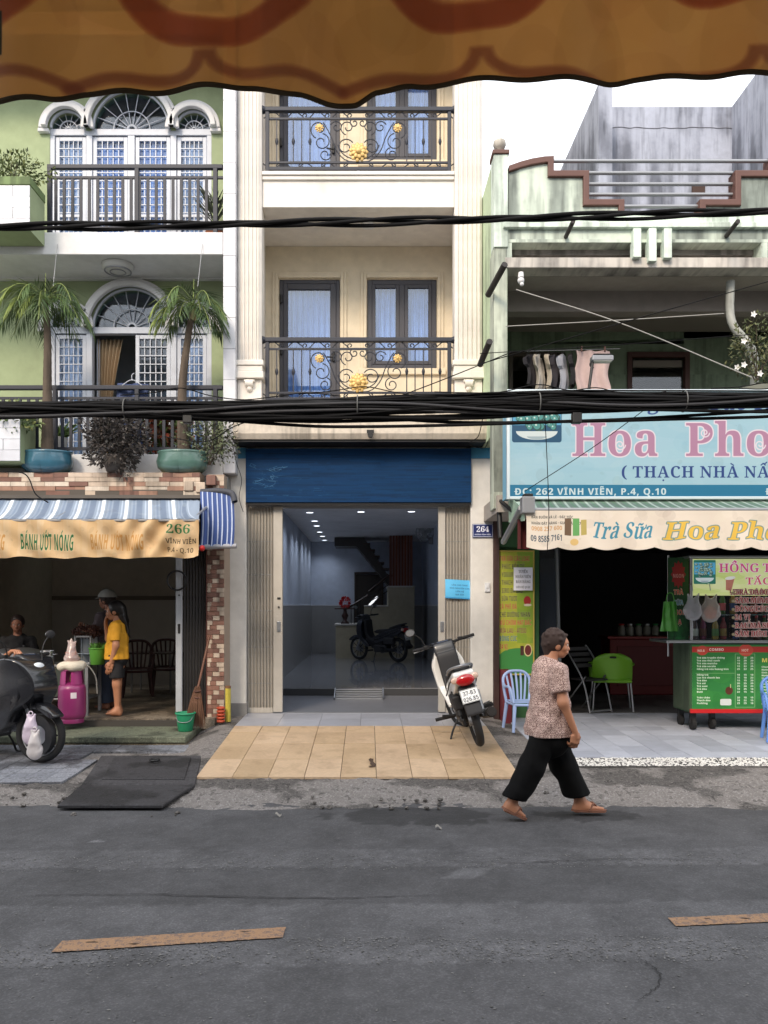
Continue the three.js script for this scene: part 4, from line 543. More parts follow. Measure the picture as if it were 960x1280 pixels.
// awning over the noodle shop
{ const a = thing('shop_awning', 'pale blue and white striped awning over the noodle shop with a yellow lettered valance', 'awning');
  const st = ctex(1024, 256, (c, w, h) => { c.fillStyle = '#8795a8'; c.fillRect(0, 0, w, h); for (let i = 0; i < 26; i++) { const x = i * w / 26; if (i % 2) { c.fillStyle = '#6b7a90'; c.fillRect(x, 0, w / 26 * .5, h); c.fillStyle = '#a8b6c8'; c.fillRect(x + w / 26 * .7, 0, 5, h); continue; } c.fillStyle = '#dde4ec'; c.fillRect(x, 0, w / 26 * .3, h); c.fillStyle = '#7a8796'; c.fillRect(x + w / 26 * .44, 0, 3, h); c.fillStyle = '#74849b'; c.fillRect(x + w / 26 * .7, 0, 6, h); } paper(c, w, h, 120, .1); });
  add('canopy', sheet(120, 10, (u, b) => { const x = lerp(-5.6, -1.905, u), sl = .018 * Math.abs(Math.sin(u * Math.PI * 26)); return [x - .2 * b * Math.max(0, (u - .9) / .1), lerp(2.62, 3.0, b) - .05 * Math.sin(b * Math.PI) + sl * .5, -lerp(9.0, 10.02, b), u + .075 * b, b]; }, .004), mat(0xffffff, .6, { map: st }), a);
  const vt = ctex(2048, 256, (c, w, h) => { c.fillStyle = '#dfba88'; c.fillRect(0, 0, w, h); for (let i = 0; i < 60; i++) { c.fillStyle = 'rgba(' + pick(['228,205,172', '206,172,128', '236,220,194']) + ',.18)'; c.fillRect(rr(0, w), 0, rr(10, 90), h); } paper(c, w, h, 160, .08); const s = 'BÁNH ƯỚT NÓNG'; const P = (px) => (px + 162) / 410 * w;   // px: along the valance
    vtext(c, s, P(25), 205, 150, { fill: '#2d6b3c', stroke: '#eadfb4', sw: 5, sx: .25, gap: 6 }); for (const q of [113, -60]) vtext(c, s, P(q), 203, 145, { fill: '#cf9650', stroke: '#e2c08a', sw: 4, sx: .26, gap: 6 });
    vtext(c, '266', P(207), 92, 88, { font: 'bold serif', fill: '#2f7440', sx: 1.05 }); vtext(c, 'VĨNH VIỄN', P(207), 162, 46, { fill: '#5a4a30', sx: .82 }); vtext(c, 'P.4 - Q.10', P(207), 222, 46, { fill: '#6a5636', sx: .85 }); });
  const vm = phys(0xffffff, .75, { map: vt, transmission: .12 }); vm.thickness = 0;
  add('valance', sheet(150, 14, (u, b) => { const x = lerp(-5.6, -1.905, u), e = Math.exp(-Math.pow((u - .86) / .1, 2)); return [x, lerp(2.19 + .008 * Math.sin(u * 30) + .006 * Math.sin(u * 71) + (u > .985 ? (u - .985) * 1.6 : 0), 2.615, b), -9.0 + .03 * Math.sin(u * 46 + b * 3) * (1 - b) + .02 * Math.sin((u * 60 + b * 9)) * (1 - .5 * b) + .035 * e * Math.sin((u * 90 - b * 7)), u, b]; }, .003), vm, a);
  add('front_bar', rod([-5.6, 2.61, -9.02], [-1.9, 2.61, -9.02], .018, 8), MAT.greySteel, a); add('end_cap', new THREE.SphereGeometry(.035, 10, 8).scale(1, 1, 1).translate(-1.88, 2.3, -9.06), MAT.red, a);
  for (const x of [-2.0, -3.6, -5.2]) add('arm', rod([x, 2.6, -9.03], [x, 2.9, -10.0], .016, 6), MAT.greySteel, a); }
{ const a = thing('rolled_tarpaulin', 'blue and white striped tarpaulin hanging at the right end of the noodle shop awning', 'tarpaulin');
  const st = ctex(256, 256, (c, w, h) => { c.fillStyle = '#3d5590'; c.fillRect(0, 0, w, h); for (let i = 0; i < 7; i++) { const x = (i + .5) * w / 7; c.fillStyle = '#b9c4dc'; c.fillRect(x - 5, 0, 9, h); c.fillStyle = '#2c3f74'; c.fillRect(x + 8, 0, 4, h); } paper(c, w, h, 60, .1); });
  add('cloth', sheet(40, 10, (u, b) => [lerp(-2.07, -1.655, u) + .01 * Math.sin(b * 4), lerp(2.38, 3.06 - .06 * u * u, b), -9.85 + .022 * Math.sin(u * 22) * (1.1 - b) - .05 * b, u, b], .004), mat(0xffffff, .7, { map: st }), a);
  add('bottom_tube', rod([-2.1, 2.37, -9.86], [-1.62, 2.385, -9.86], .03, 12), mat(C(150, 152, 160), .5), a); add('roll', [tube([[-2.08, 3.06, -9.95], [-1.85, 3.07, -9.93], [-1.68, 3.03, -9.9], [-1.645, 2.93, -9.87]], .04, 20, 8)], mat(C(60, 62, 70), .7), a);
  add('bracket', [rod([-1.9, 2.39, -9.87], [-1.9, 2.4, -10.1], .014, 6), rod([-1.9, 3.03, -9.95], [-1.9, 3.03, -10.1], .014, 6)], MAT.greySteel, a); }
// ---- plants on the balconies ----
const frondMat = [mat(C(78, 102, 52), .55, { side: THREE.DoubleSide }), mat(C(56, 80, 40), .55, { side: THREE.DoubleSide }), mat(C(122, 138, 66), .55, { side: THREE.DoubleSide })], barkMat = mat(C(96, 84, 72), .9, { map: T.mould2, bumpMap: T.grain, bumpScale: .006 });
function palm(name, label, base, trunk, potCol, R, n) {
  const t = thing(name, label, 'potted palm', base, 0);
  const gl = phys(potCol, .25, { clearcoat: .5, map: T.mould2 });
  add('pot', lathe([[0, 0], [.26, 0], [.34, .07], [.36, .15], [.33, .24], [.345, .255], [.345, .275], [.3, .28], [.28, .22], [0, .22]], 28).scale(.92, 1, .6), gl, t); add('pot_rim', new THREE.TorusGeometry(.325, .017, 6, 30).rotateX(Math.PI / 2).scale(.92, 1, .6).translate(0, .265, 0), mat(C(54, 56, 58), .5), t); add('soil', new THREE.CylinderGeometry(.27, .27, .02, 20).scale(.95, 1, .6).translate(0, .235, 0), mat(C(60, 46, 36), 1), t);
  const c = new THREE.CatmullRomCurve3(trunk.map((p) => V(...p))); const rings = []; for (let i = 0; i <= 50; i++) { const p = c.getPoint(i / 50), r = lerp(.085, .034, Math.pow(i / 50, .7)) * (1 + .06 * (i % 2)); rings.push([p, r]); }
  add('trunk', grid(12, 50, (u, b) => { const [p, r] = rings[Math.round(b * 50)], a = u * 6.283; return [p.x + Math.cos(a) * r, p.y, p.z - Math.sin(a) * r, u * .3, b * 2]; }), barkMat, t);
  const top = rings[50][0];
  for (let k = 0; k < n; k++) { const az = k / n * 6.283 * 2.618 + rr(-.2, .2), up = k < 4 ? rr(1.1, 1.6) : rr(.2, 1.0), L = R * rr(.8, 1.12), list = [], pts = [], dir = V(Math.cos(az), 0, Math.sin(az) * .75);
    for (let i = 0; i <= 24; i++) { const s = i / 24; pts.push(top.clone().addScaledVector(dir, L * s * (1 - .18 * s)).add(V(0, L * (up * s * .75 - (.72 + up * .35) * s * s), 0))); }
    for (let i = 3; i <= 24; i++) for (const sd of [-1, 1]) { const p = pts[i].clone().lerp(pts[i - 1], rnd()), tg = pts[i].clone().sub(pts[i - 1]).normalize(), sn = tg.clone().cross(V(0, 1, 0)).normalize().multiplyScalar(sd), d = tg.clone().multiplyScalar(.8).addScaledVector(sn, .95 - .4 * i / 24).add(V(0, -.35 + rr(-.3, .25), 0)).normalize(); list.push([p, d, V(rr(-.4, .4), 1, rr(-.2, .4)), L * .5 * Math.sin(Math.PI * (.2 + .7 * i / 24)) * rr(.75, 1.15) + .05, .013]); }
    const fr = add('frond', leaves(list), frondMat[k % 7 === 3 ? 2 : k % 2], t); add('stalk', tube(pts.filter((_, i) => i % 3 === 0), .007, 16, 4), mat(C(110, 124, 64), .6), fr); }
  add('crown_shaft', rod(top.clone().add(V(0, -.18, 0)), top, .042, 10, .028), mat(C(140, 132, 96), .7), t); 
  add('spear_leaf', rod(top, top.clone().add(V(.01, .34, 0)), .008, 6, .003), frondMat[2], t);
}
palm('potted_palm', 'potted palm in a blue glazed pot on the brick ledge, left of the two palms', [-4.06, 3.318, -10.13], [[0, .2, 0], [.0, .6, 0], [.0, 1.1, 0], [-.0, 1.75, 0], [-.03, 2.2, 0]], C(58, 104, 124), .64, 19);
palm('potted_palm', 'leaning potted palm in a green glazed pot at the right end of the brick ledge', [-2.35, 3.318, -10.13], [[.02, .2, 0], [.0, .6, 0], [.0, 1.1, 0], [.06, 1.65, 0], [.14, 2.12, .02]], C(86, 118, 108), .62, 18);
function shrub(name, label, pos, r, n, len, cols, stretch = [1, 1, 1], cat = 'shrub', flowers) {
  const t = thing(name, label, cat, pos); const lists = cols.map(() => []);
  for (let i = 0; i < n; i++) { const d = rdir(), q = Math.pow(rnd(), .45), bump = 1 + .22 * Math.sin(d.x * 5 + pos[0] * 9) * Math.cos(d.y * 4 + d.z * 3), p = V(d.x * r * q * bump * stretch[0], d.y * r * q * bump * stretch[1], d.z * r * q * bump * stretch[2]); lists[i % cols.length].push([p, d.clone().add(rdir().multiplyScalar(.9)).add(V(0, -.1, 0)).normalize(), rdir(), len * rr(.6, 1.3), len * rr(.35, .6)]); }
  const fo = part('foliage', t); cols.forEach((c, i) => tag(add('leaf_mass', leaves(lists[i]), mat(c, .6, { side: THREE.DoubleSide }), fo), null, null, null, 'stuff')); 
  const tw = []; for (let i = 0; i < 9; i++) { const d = rdir(); tw.push(rod([rr(-.02, .02), -r * stretch[1] * .95, 0], [d.x * r * .7 * stretch[0], Math.abs(d.y) * r * .6 * stretch[1], d.z * r * .7 * stretch[2]], .008, 5, .003)); } add('stem', tw, barkMat, t);
  if (flowers) { const f = []; for (let i = 0; i < flowers; i++) { const d = rdir(), p = V(d.x * r * .9 * stretch[0], d.y * r * .95 * stretch[1], Math.abs(d.z) * r * stretch[2]); for (let k = 0; k < 5; k++) { const a = k * 1.257; f.push([p, V(Math.cos(a), Math.sin(a), .5).normalize(), V(0, 0, 1), .045, .035]); } } add('blossom', leaves(f), mat(C(240, 238, 236), .6, { side: THREE.DoubleSide }), t); }
  return t;
}
const bowl = lathe([[0, 0], [.2, 0], [.26, .1], [.28, .2], [.24, .2], [0, .17]], 20);
{ const t = shrub('dark_shrub', 'round dark leafed shrub between the two potted palms', [X(147, 10.1), Y(551, 10.1), -9.98], .39, 2600, .062, [C(52, 46, 44), C(66, 58, 54), C(42, 40, 36), C(84, 78, 74)], [1, 1.1, .75]); add('pot', at(bowl, 0, -.41, 0).scale(.5, 1, .5), mat(C(70, 62, 56), .7), t); }
shrub('balcony_bush', 'small green bush growing through the railing beside the leaning palm', [X(262, 10.15), Y(548, 10.15), -10.12], .36, 1200, .05, [C(70, 80, 56), C(94, 104, 74), C(60, 58, 48)], [1.1, 1.0, .6]);
shrub('croton_plant', 'reddish green leafed plant behind the first floor railing', [X(203, 10.7), Y(540, 10.7), -10.7], .27, 300, .16, [C(104, 70, 46), C(70, 92, 46), C(128, 60, 44)], [1.1, .9, .6], 'plant');
shrub('planter_bush', 'green bush in the tiled planter at the upper left balcony', [X(10, 10), Y(214, 10), -10.05], .34, 1100, .055, [C(82, 96, 50), C(110, 118, 66), C(62, 74, 40)], [1.5, .8, .6]);
shrub('trailing_plant', 'trailing green plant over the lower left planter', [X(20, 9.85), Y(520, 9.85), -9.9], .26, 420, .06, [C(86, 108, 56), C(116, 120, 66), C(70, 86, 44)], [1.4, .7, .5], 'plant');
{ const t = thing('spiky_plant', 'dark spiky potted plant at the right end of the upper green house balcony', 'plant', [X(266, 10.6), 6.48, -10.75]); const l = []; for (let i = 0; i < 46; i++) { const d = V(rr(-.7, .7), rr(.2, 1), rr(-.5, .5)).normalize(); l.push([V(0, rr(.25, .6), 0), d, rdir(), rr(.25, .45), .035]); } add('foliage', leaves(l), mat(C(58, 66, 48), .6, { side: THREE.DoubleSide }), t); add('stem', rod([0, .15, 0], [0, .6, 0], .018, 8), barkMat, t); add('pot', lathe([[0, 0], [.1, 0], [.13, .18], [.11, .18], [0, .15]], 16), mat(C(150, 96, 70), .8), t); }
{ const t = thing('plant_bucket', 'pale grey bucket with a plant behind the first floor railing', 'bucket', [X(75, 10.75), 3.62, -10.7]); add('bucket', lathe([[0, 0], [.09, 0], [.12, .26], [.125, .27], [.105, .26], [0, .24]], 18), mat(C(176, 178, 180), .5), t); const l = []; for (let i = 0; i < 90; i++) l.push([V(rr(-.05, .05), .26, rr(-.05, .05)), V(rr(-.8, .8), rr(.3, 1), rr(-.4, .4)).normalize(), rdir(), rr(.12, .4), .04]); add('foliage', leaves(l), mat(C(78, 104, 52), .6, { side: THREE.DoubleSide }), t); }
{ const t = thing('hanging_shirt', 'blue shirt drying on the railing of the open first floor door', 'shirt', [X(165, 10.42), 4.45, -10.45]); add('cloth', sheet(16, 14, (a, b) => { const w = b > .68 ? .2 : .13; return [(a - .5) * 2 * w, -.75 + b * .85, .03 * Math.sin(a * 12) + .06 * Math.sin(b * 3.1), a, b]; }, .006), mat(C(70, 84, 124), .85, { map: T.plaster }), t); add('hanger', [tube([[-.14, .06, .03], [0, .14, .03], [.14, .06, .03]], .006, 10, 5), tube([[0, .14, .03], [0, .2, .03], [.03, .23, .03]], .005, 8, 5)], MAT.whiteFrame, t); }
for (let i = 0; i < 2; i++) tag(add('support_wire', rod([[-3.995, -2.16][i], 5.7, -10.15], [[-3.995, -2.13][i], 6.3, -10.29], .004, 5), MAT.greySteel), ['thin wire holding the left palm to the balcony above', 'thin wire holding the leaning right palm to the balcony above'][i], 'wire');
// ---------- the old mint green house with the drinks shop, number 262 ----------
const mh = thing('mint_house', 'weathered mint green house with a stepped brown edged parapet and a drinks shop below', 'house');
{ const F = 9.5;
  add('side_wall', box(1.5, 3.72, -9.52, 1.66, 7.0, -12), mat(C(196, 214, 178), .85, { map: T.mould2, bumpMap: T.plasterBump, bumpScale: .002 }), mh);
  add('side_wall', [box(1.7, -.1, -10.7, 1.8, 3.2, -18), box(7.6, -.1, -9.6, 7.8, 6.2, -18), box(1.7, -.1, -17.8, 7.6, 6.2, -18), box(1.52, 2.6, -12, 1.7, 6.2, -18)], MAT.mintClean, mh);
  const stain = (p) => p;
  // corner posts with cap and urn
  for (const x of [1.49, 7.5]) { add('corner_post', rbox(x, 5.9, -9.48, x + .17, 7.0, -9.7, .008), MAT.mintClean, mh); add('post_cap', frb(x - .015, 7.0, x + .185, 7.05, 9.46, .26, .008), MAT.brownTrim, mh); add('urn', at(lathe([[0, 0], [.045, 0], [.05, .012], [.022, .03], [.022, .04], [.06, .07], [.078, .11], [.072, .155], [.05, .17], [.045, .175], [0, .18]], 22), x + .085, 7.05, -9.58), mat(C(190, 184, 172), .8, { map: T.mould2 }), mh); }
  add('corner_column', [rbox(1.493, 2.8, -9.5, 1.655, 5.9, -9.8, .01)], mat(C(198, 206, 190), .9, { map: T.mould }), mh); add('corner_column', rbox(5.45, 2.8, -9.9, 5.65, 5.66, -10.2, .01), MAT.mintClean, mh);
  // stepped parapet: concrete panels with a brown coping that follows the steps
  const P = (u, v) => [X(u, F), Y(v, F)], mid = 827, mir = (pts) => pts.map(([u, v]) => [2 * mid - u, v]).reverse();
  const left = [[636, 208], [650, 203], [665, 199], [680, 196.5], [692, 196], [692, 214], [736, 214], [736, 250], [780, 250], [780, 268]];
  const out = [...left, ...mir(left)]; // outline of the top
  const ins = [[636, 212], [650, 207], [665, 203], [680, 200.3], [688, 200], [688, 218], [732, 218], [732, 254], [776, 254], [776, 268]], body = [...[...ins, ...mir(ins)].map(([u, v]) => P(u, v)), P(2 * mid - 636, 281), P(636, 281)].reverse();
  add('parapet', uvm(extr(body, .14).translate(0, 0, -F - .15)), MAT.mint, mh);
  const cop = (pts) => { const a = pts.map(([u, v]) => P(u, v)), t = .075, o = []; // thick line: offset inward-down
    const off = [[636, 215.5], [650, 211], [665, 207], [682, 204.3], [684.5, 204.5], [684.5, 222], [728.5, 222], [728.5, 258], [772.5, 258], [772.5, 268]]; return [...a, ...off.map(([u, v]) => P(u, v)).reverse()]; };
  const lc = cop(left), rc = lc.map(([x, y]) => [2 * X(mid, F) - x, y]);
  add('coping', uvm(extr(lc.slice().reverse(), .2, .01).translate(0, 0, -F - .17)), MAT.brownTrim, mh); add('coping', uvm(extr(rc, .2, .01).translate(0, 0, -F - .17)), MAT.brownTrim, mh);
  add('parapet_foot', fbox(1.655, Y(281, F), 7.5, Y(270, F), F - .02, .2), MAT.mintClean, mh);
  for (const [v, ua, ub] of [[198, 692, 962], [213, 736, 918], [227, 736, 918], [240, 736, 918], [255, 780, 874]]) add('pipe_rail', rod([X(ua, F), Y(v, F), -F - .06], [X(ub, F), Y(v, F), -F - .06], .022, 10), MAT.greySteel, mh);
  // ledge, slotted double beam, three upright blocks
  add('ledge', rbox(1.6, Y(287, F), -9.44, 7.5, Y(280, F), -9.8, .01), MAT.mintClean, mh);
  add('beam', box(1.63, Y(303, F), -9.5, 7.5, Y(287, F), -9.75), MAT.mint, mh); add('beam', rbox(1.63, Y(335, F), -9.49, 7.5, Y(322, F), -9.75, .01), mat(C(206, 200, 192), .9, { map: T.mould }), mh);
  for (const u of [632, 952]) add('beam_end', rbox(X(u, F), Y(322, F), -9.5, X(u + 8, F), Y(303, F), -9.75, .006), MAT.mint, mh);
  add('slot_back', box(1.63, Y(322, F), -9.9, 7.5, Y(303, F), -9.96), mat(C(120, 112, 108), .9), mh);
  for (const [u, v0, v1] of [[789, 289, 325], [808, 289, 330], [827, 289, 326]]) add('upright_block', rbox(X(u, F), Y(v1, F), -9.42, X(u + 10, F), Y(v0, F), -9.55, .008), MAT.mintClean, mh);
  // first floor: ceilings, inner beam, back wall with a high opening and a window
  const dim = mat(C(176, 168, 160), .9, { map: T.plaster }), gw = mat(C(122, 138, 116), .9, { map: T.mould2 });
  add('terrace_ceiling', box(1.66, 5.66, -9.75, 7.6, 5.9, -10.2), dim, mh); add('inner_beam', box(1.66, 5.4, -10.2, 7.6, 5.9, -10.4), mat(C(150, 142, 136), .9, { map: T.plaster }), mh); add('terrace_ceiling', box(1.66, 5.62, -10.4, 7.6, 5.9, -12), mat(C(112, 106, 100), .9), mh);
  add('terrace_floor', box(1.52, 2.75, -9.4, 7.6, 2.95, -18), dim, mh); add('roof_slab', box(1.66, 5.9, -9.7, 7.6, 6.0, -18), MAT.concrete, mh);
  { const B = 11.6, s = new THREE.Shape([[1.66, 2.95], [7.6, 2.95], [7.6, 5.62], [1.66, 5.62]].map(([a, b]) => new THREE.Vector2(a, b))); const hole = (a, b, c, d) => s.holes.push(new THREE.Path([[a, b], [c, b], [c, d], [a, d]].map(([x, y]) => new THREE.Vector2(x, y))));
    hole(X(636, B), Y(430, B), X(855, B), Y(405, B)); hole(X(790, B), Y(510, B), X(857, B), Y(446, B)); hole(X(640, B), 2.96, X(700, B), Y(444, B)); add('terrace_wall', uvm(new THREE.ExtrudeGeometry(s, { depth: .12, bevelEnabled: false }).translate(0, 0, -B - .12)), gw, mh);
    const w = part('terrace_window', mh); add('frame', ringFrame(X(784, B), Y(516, B), X(862, B), Y(440, B), .07, B - .02, .1), mat(C(74, 46, 42), .6), w); add('transom', fbox(X(792, B), Y(458, B), X(853, B), Y(450, B), B + .02, .06), mat(C(120, 112, 104), .6), w); add('pane', fbox(X(791, B), Y(509, B), X(856, B), Y(447, B), B + .06, .006), MAT.glass, w);
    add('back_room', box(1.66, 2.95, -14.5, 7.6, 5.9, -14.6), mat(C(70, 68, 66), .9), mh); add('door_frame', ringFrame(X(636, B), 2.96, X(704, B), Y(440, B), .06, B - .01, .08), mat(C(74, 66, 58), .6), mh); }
  add('drain_pipe', [tube([[X(920, 9.6), 5.6, -9.75], [X(922, 9.6), 5.1, -9.75], [X(946, 9.6), 4.75, -9.72], [X(948, 9.6), 4.2, -9.7], [X(948, 9.6), 2.9, -9.7]], .05, 40, 10)], mat(C(170, 172, 164), .6, { map: T.mould2 }), mh);
  add('dome_camera', [at(new THREE.SphereGeometry(.04, 14, 10), X(652, 9.4), Y(349, 9.4), -9.44), at(new THREE.CylinderGeometry(.03, .036, .06, 12), X(652, 9.4), Y(342, 9.4), -9.44), at(new THREE.SphereGeometry(.024, 10, 8), X(653, 9.4), Y(354, 9.4), -9.43)], MAT.white, mh);
  for (const [u0, v0, u1, v1, r] of [[612, 364, 632, 328, .05], [710, 291, 718, 274, .035], [913, 290, 925, 274, .035], [602, 452, 613, 425, .05]]) add('pipe_bracket', rod([X(u0, 9.4), Y(v0, 9.4), -9.52], [X(u1, 9.0), Y(v1, 9.0), -9.05], r * .75, 8), mat(C(46, 42, 42), .7), mh);
  // roof room walls without a roof
  add('roof_pier', box(3.17, 5.9, -11.0, 3.36, 8.83, -11.2), MAT.roofWall, mh); add('roof_wall', box(3.17, 5.9, -11.2, 3.3, 8.82, -15), MAT.roofWall, mh); add('roof_wall', box(3.3, 5.9, -11.5, 5.23, 8.82, -11.65), MAT.roofWall, mh); add('roof_wall', box(5.23, 5.9, -9.9, 5.4, 8.82, -11.65), MAT.roofWall, mh); add('roof_wall', box(3.3, 5.9, -14.8, 7.6, 8.8, -15), MAT.roofWall, mh);
  add('roof_vent', box(X(868, 11.4), Y(238, 11.4), -11.47, X(884, 11.4), Y(226, 11.4), -11.5), mat(C(70, 52, 46), .8), mh); add('construction_joint', tube(Array.from({ length: 20 }, (_, i) => [3.37 + i * .098, Y(160, 11.5) + rr(-.008, .012), -11.497]), .006, 60, 4), mat(C(120, 120, 128), .9), mh);
  // shop front
  add('shop_pillar', rbox(1.72, .1, -10.55, 2.26, 2.9, -10.9, .012), mat(C(58, 108, 62), .6, { map: T.plaster }), mh); add('pillar_edge', box(1.64, .1, -10.42, 1.71, 3.2, -10.9), mat(C(66, 44, 40), .7, { map: T.mould2 }), mh); add('pillar_foot', rbox(1.72, .12, -10.2, 1.84, .82, -10.54, .01), mat(C(112, 32, 44), .55, { map: T.plaster }), mh);
  add('shop_beam', box(1.7, 2.42, -10.5, 7.6, 2.95, -10.75), mat(C(52, 92, 56), .7), mh);
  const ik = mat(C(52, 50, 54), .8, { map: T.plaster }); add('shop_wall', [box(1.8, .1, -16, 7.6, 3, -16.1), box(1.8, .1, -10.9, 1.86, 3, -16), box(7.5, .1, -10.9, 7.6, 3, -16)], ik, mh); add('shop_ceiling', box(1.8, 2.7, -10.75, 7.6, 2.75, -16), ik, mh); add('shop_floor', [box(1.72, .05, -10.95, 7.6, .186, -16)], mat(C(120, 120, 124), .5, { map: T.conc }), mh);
  add('shop_post', rod([X(701, 10.9), .19, -10.9], [X(695, 10.9), 2.45, -10.9], .028, 10), MAT.greySteel, mh);
  add('shop_door', [rbox(2.28, .2, -10.9, 2.62, 2.45, -10.95, .01)], mat(C(44, 44, 50), .4), mh); add('door_pane', [box(2.34, 1.0, -10.885, 2.56, 2.3, -10.9)], phys(C(60, 66, 76), .08, {}), mh);
}
// big blue sign board
const grapes = (c, x, y, w, h, ball = '#6fae9c', bg = '#0f5f8c') => { c.fillStyle = bg; c.beginPath(); c.roundRect(x, y, w, h, w * .05); c.fill(); c.save(); c.beginPath(); c.roundRect(x + 4, y + 4, w - 8, h - 8, w * .05); c.clip(); c.fillStyle = '#5fb0d8'; c.fillRect(x, y + h * .1, w, h * .5); for (let i = 0; i < 46; i++) { const a = x + w * rr(.1, .9), b = y + h * rr(.15, .68), r = w * rr(.06, .09); c.fillStyle = '#244f4a'; c.beginPath(); c.arc(a, b, r, 0, 7); c.fill(); c.fillStyle = ball; c.beginPath(); c.arc(a - r * .1, b - r * .15, r * .82, 0, 7); c.fill(); c.fillStyle = '#d4ece2'; c.beginPath(); c.arc(a - r * .3, b - r * .4, r * .25, 0, 7); c.fill(); } c.fillStyle = '#dce8ea'; c.beginPath(); c.ellipse(x + w / 2, y + h * .74, w * .42, h * .2, 0, 0, Math.PI); c.fill(); c.fillStyle = '#a9bcc4'; c.beginPath(); c.ellipse(x + w / 2, y + h * .86, w * .2, h * .07, 0, 0, Math.PI); c.fill(); c.restore(); };
{ const Z = 8.9, s = thing('shop_sign', 'large light blue drinks shop sign board with big mauve lettering', 'sign'), x0 = X(636, Z), x1 = X(1100, Z), y0 = Y(622, Z), y1 = Y(489, Z);
  const k = 4, W = 464 * k, H = 133 * k, t = ctex(W, H, (c) => { c.fillStyle = '#a9d0e2'; c.fillRect(0, 0, W, H); for (let i = 0; i < 90; i++) { c.fillStyle = 'rgba(' + pick(['196,222,232', '140,190,214', '170,210,226']) + ',.12)'; c.beginPath(); c.ellipse(rr(0, W), rr(0, H), rr(30, 260), rr(10, 60), 0, 0, 7); c.fill(); } paper(c, W, H, 300, .06);
    const U = (u) => (u - 636) * k, Q = (v) => (v - 489) * k; grapes(c, U(640), Q(499), 62 * k, 54 * k, '#4f9a96', '#0c4f74');
    vtext(c, 'Bưởng Trà Túc Trân', U(742), Q(512), 26 * k, { font: 'bold serif', fill: '#23468c', skew: -.25, sx: 1.0 });
    for (const [tx, u, q] of [['Hoa', 714, .93], ['Pho', 856, .99]]) vtext(c, tx, U(u), Q(570), 58 * k, { font: 'bold serif', fill: '#b988a8', stroke: '#f0e2ee', sw: 12, sx: q });
    c.lineWidth = 10; for (const [u, v, r] of [[775, 556, 7], [881, 541, 6], [950, 556, 7]]) { c.strokeStyle = '#f0e2ee'; c.beginPath(); for (let i = 0; i < 30; i++) { const a = i * .33, q = r * k * (1 - i / 34); c.lineTo(U(u) + Math.cos(a) * q, Q(v) + Math.sin(a) * q); } c.lineWidth = 6; c.stroke(); }
    vtext(c, '( THẠCH NHÀ NẤU )', U(776), Q(597), 20 * k, { font: 'bold serif', fill: '#1d3f86', sx: 1.0, gap: 3 });
    c.fillStyle = '#177aa4'; c.fillRect(0, Q(606), W, 60 * k); vtext(c, 'ĐC: 262 VĨNH VIỄN, P.4, Q.10', U(643), Q(618.5), 11.5 * k, { fill: '#dcecf2', sx: 1.12, gap: 2 }); vtext(c, 'ĐT:', U(957), Q(618.5), 11.5 * k, { fill: '#dcecf2' }); c.strokeStyle = '#e8f2f6'; c.lineWidth = 7; c.strokeRect(3, 3, W - 6, H - 6); });
  add('board', panel(x0, y0, x1, y1, -Z, .04), mat(C(212, 212, 212), .55, { map: t }), s); add('rim', ringFrame(x0 - .02, y0 - .02, x1 + .02, y1 + .02, .03, Z - .012, .06), mat(C(210, 222, 228), .4, { metalness: .3 }), s); add('side', box(x0 - .018, y0, -Z - .045, x0 + .04, y1, -Z - .3), mat(C(120, 170, 196), .6), s);
  for (const x of [x0 + .3, x0 + 1.6, x0 + 3]) add('bracket', rod([x, y1 - .2, -Z - .04], [x, y1 - .1, -9.5], .02, 6), MAT.black, s); }
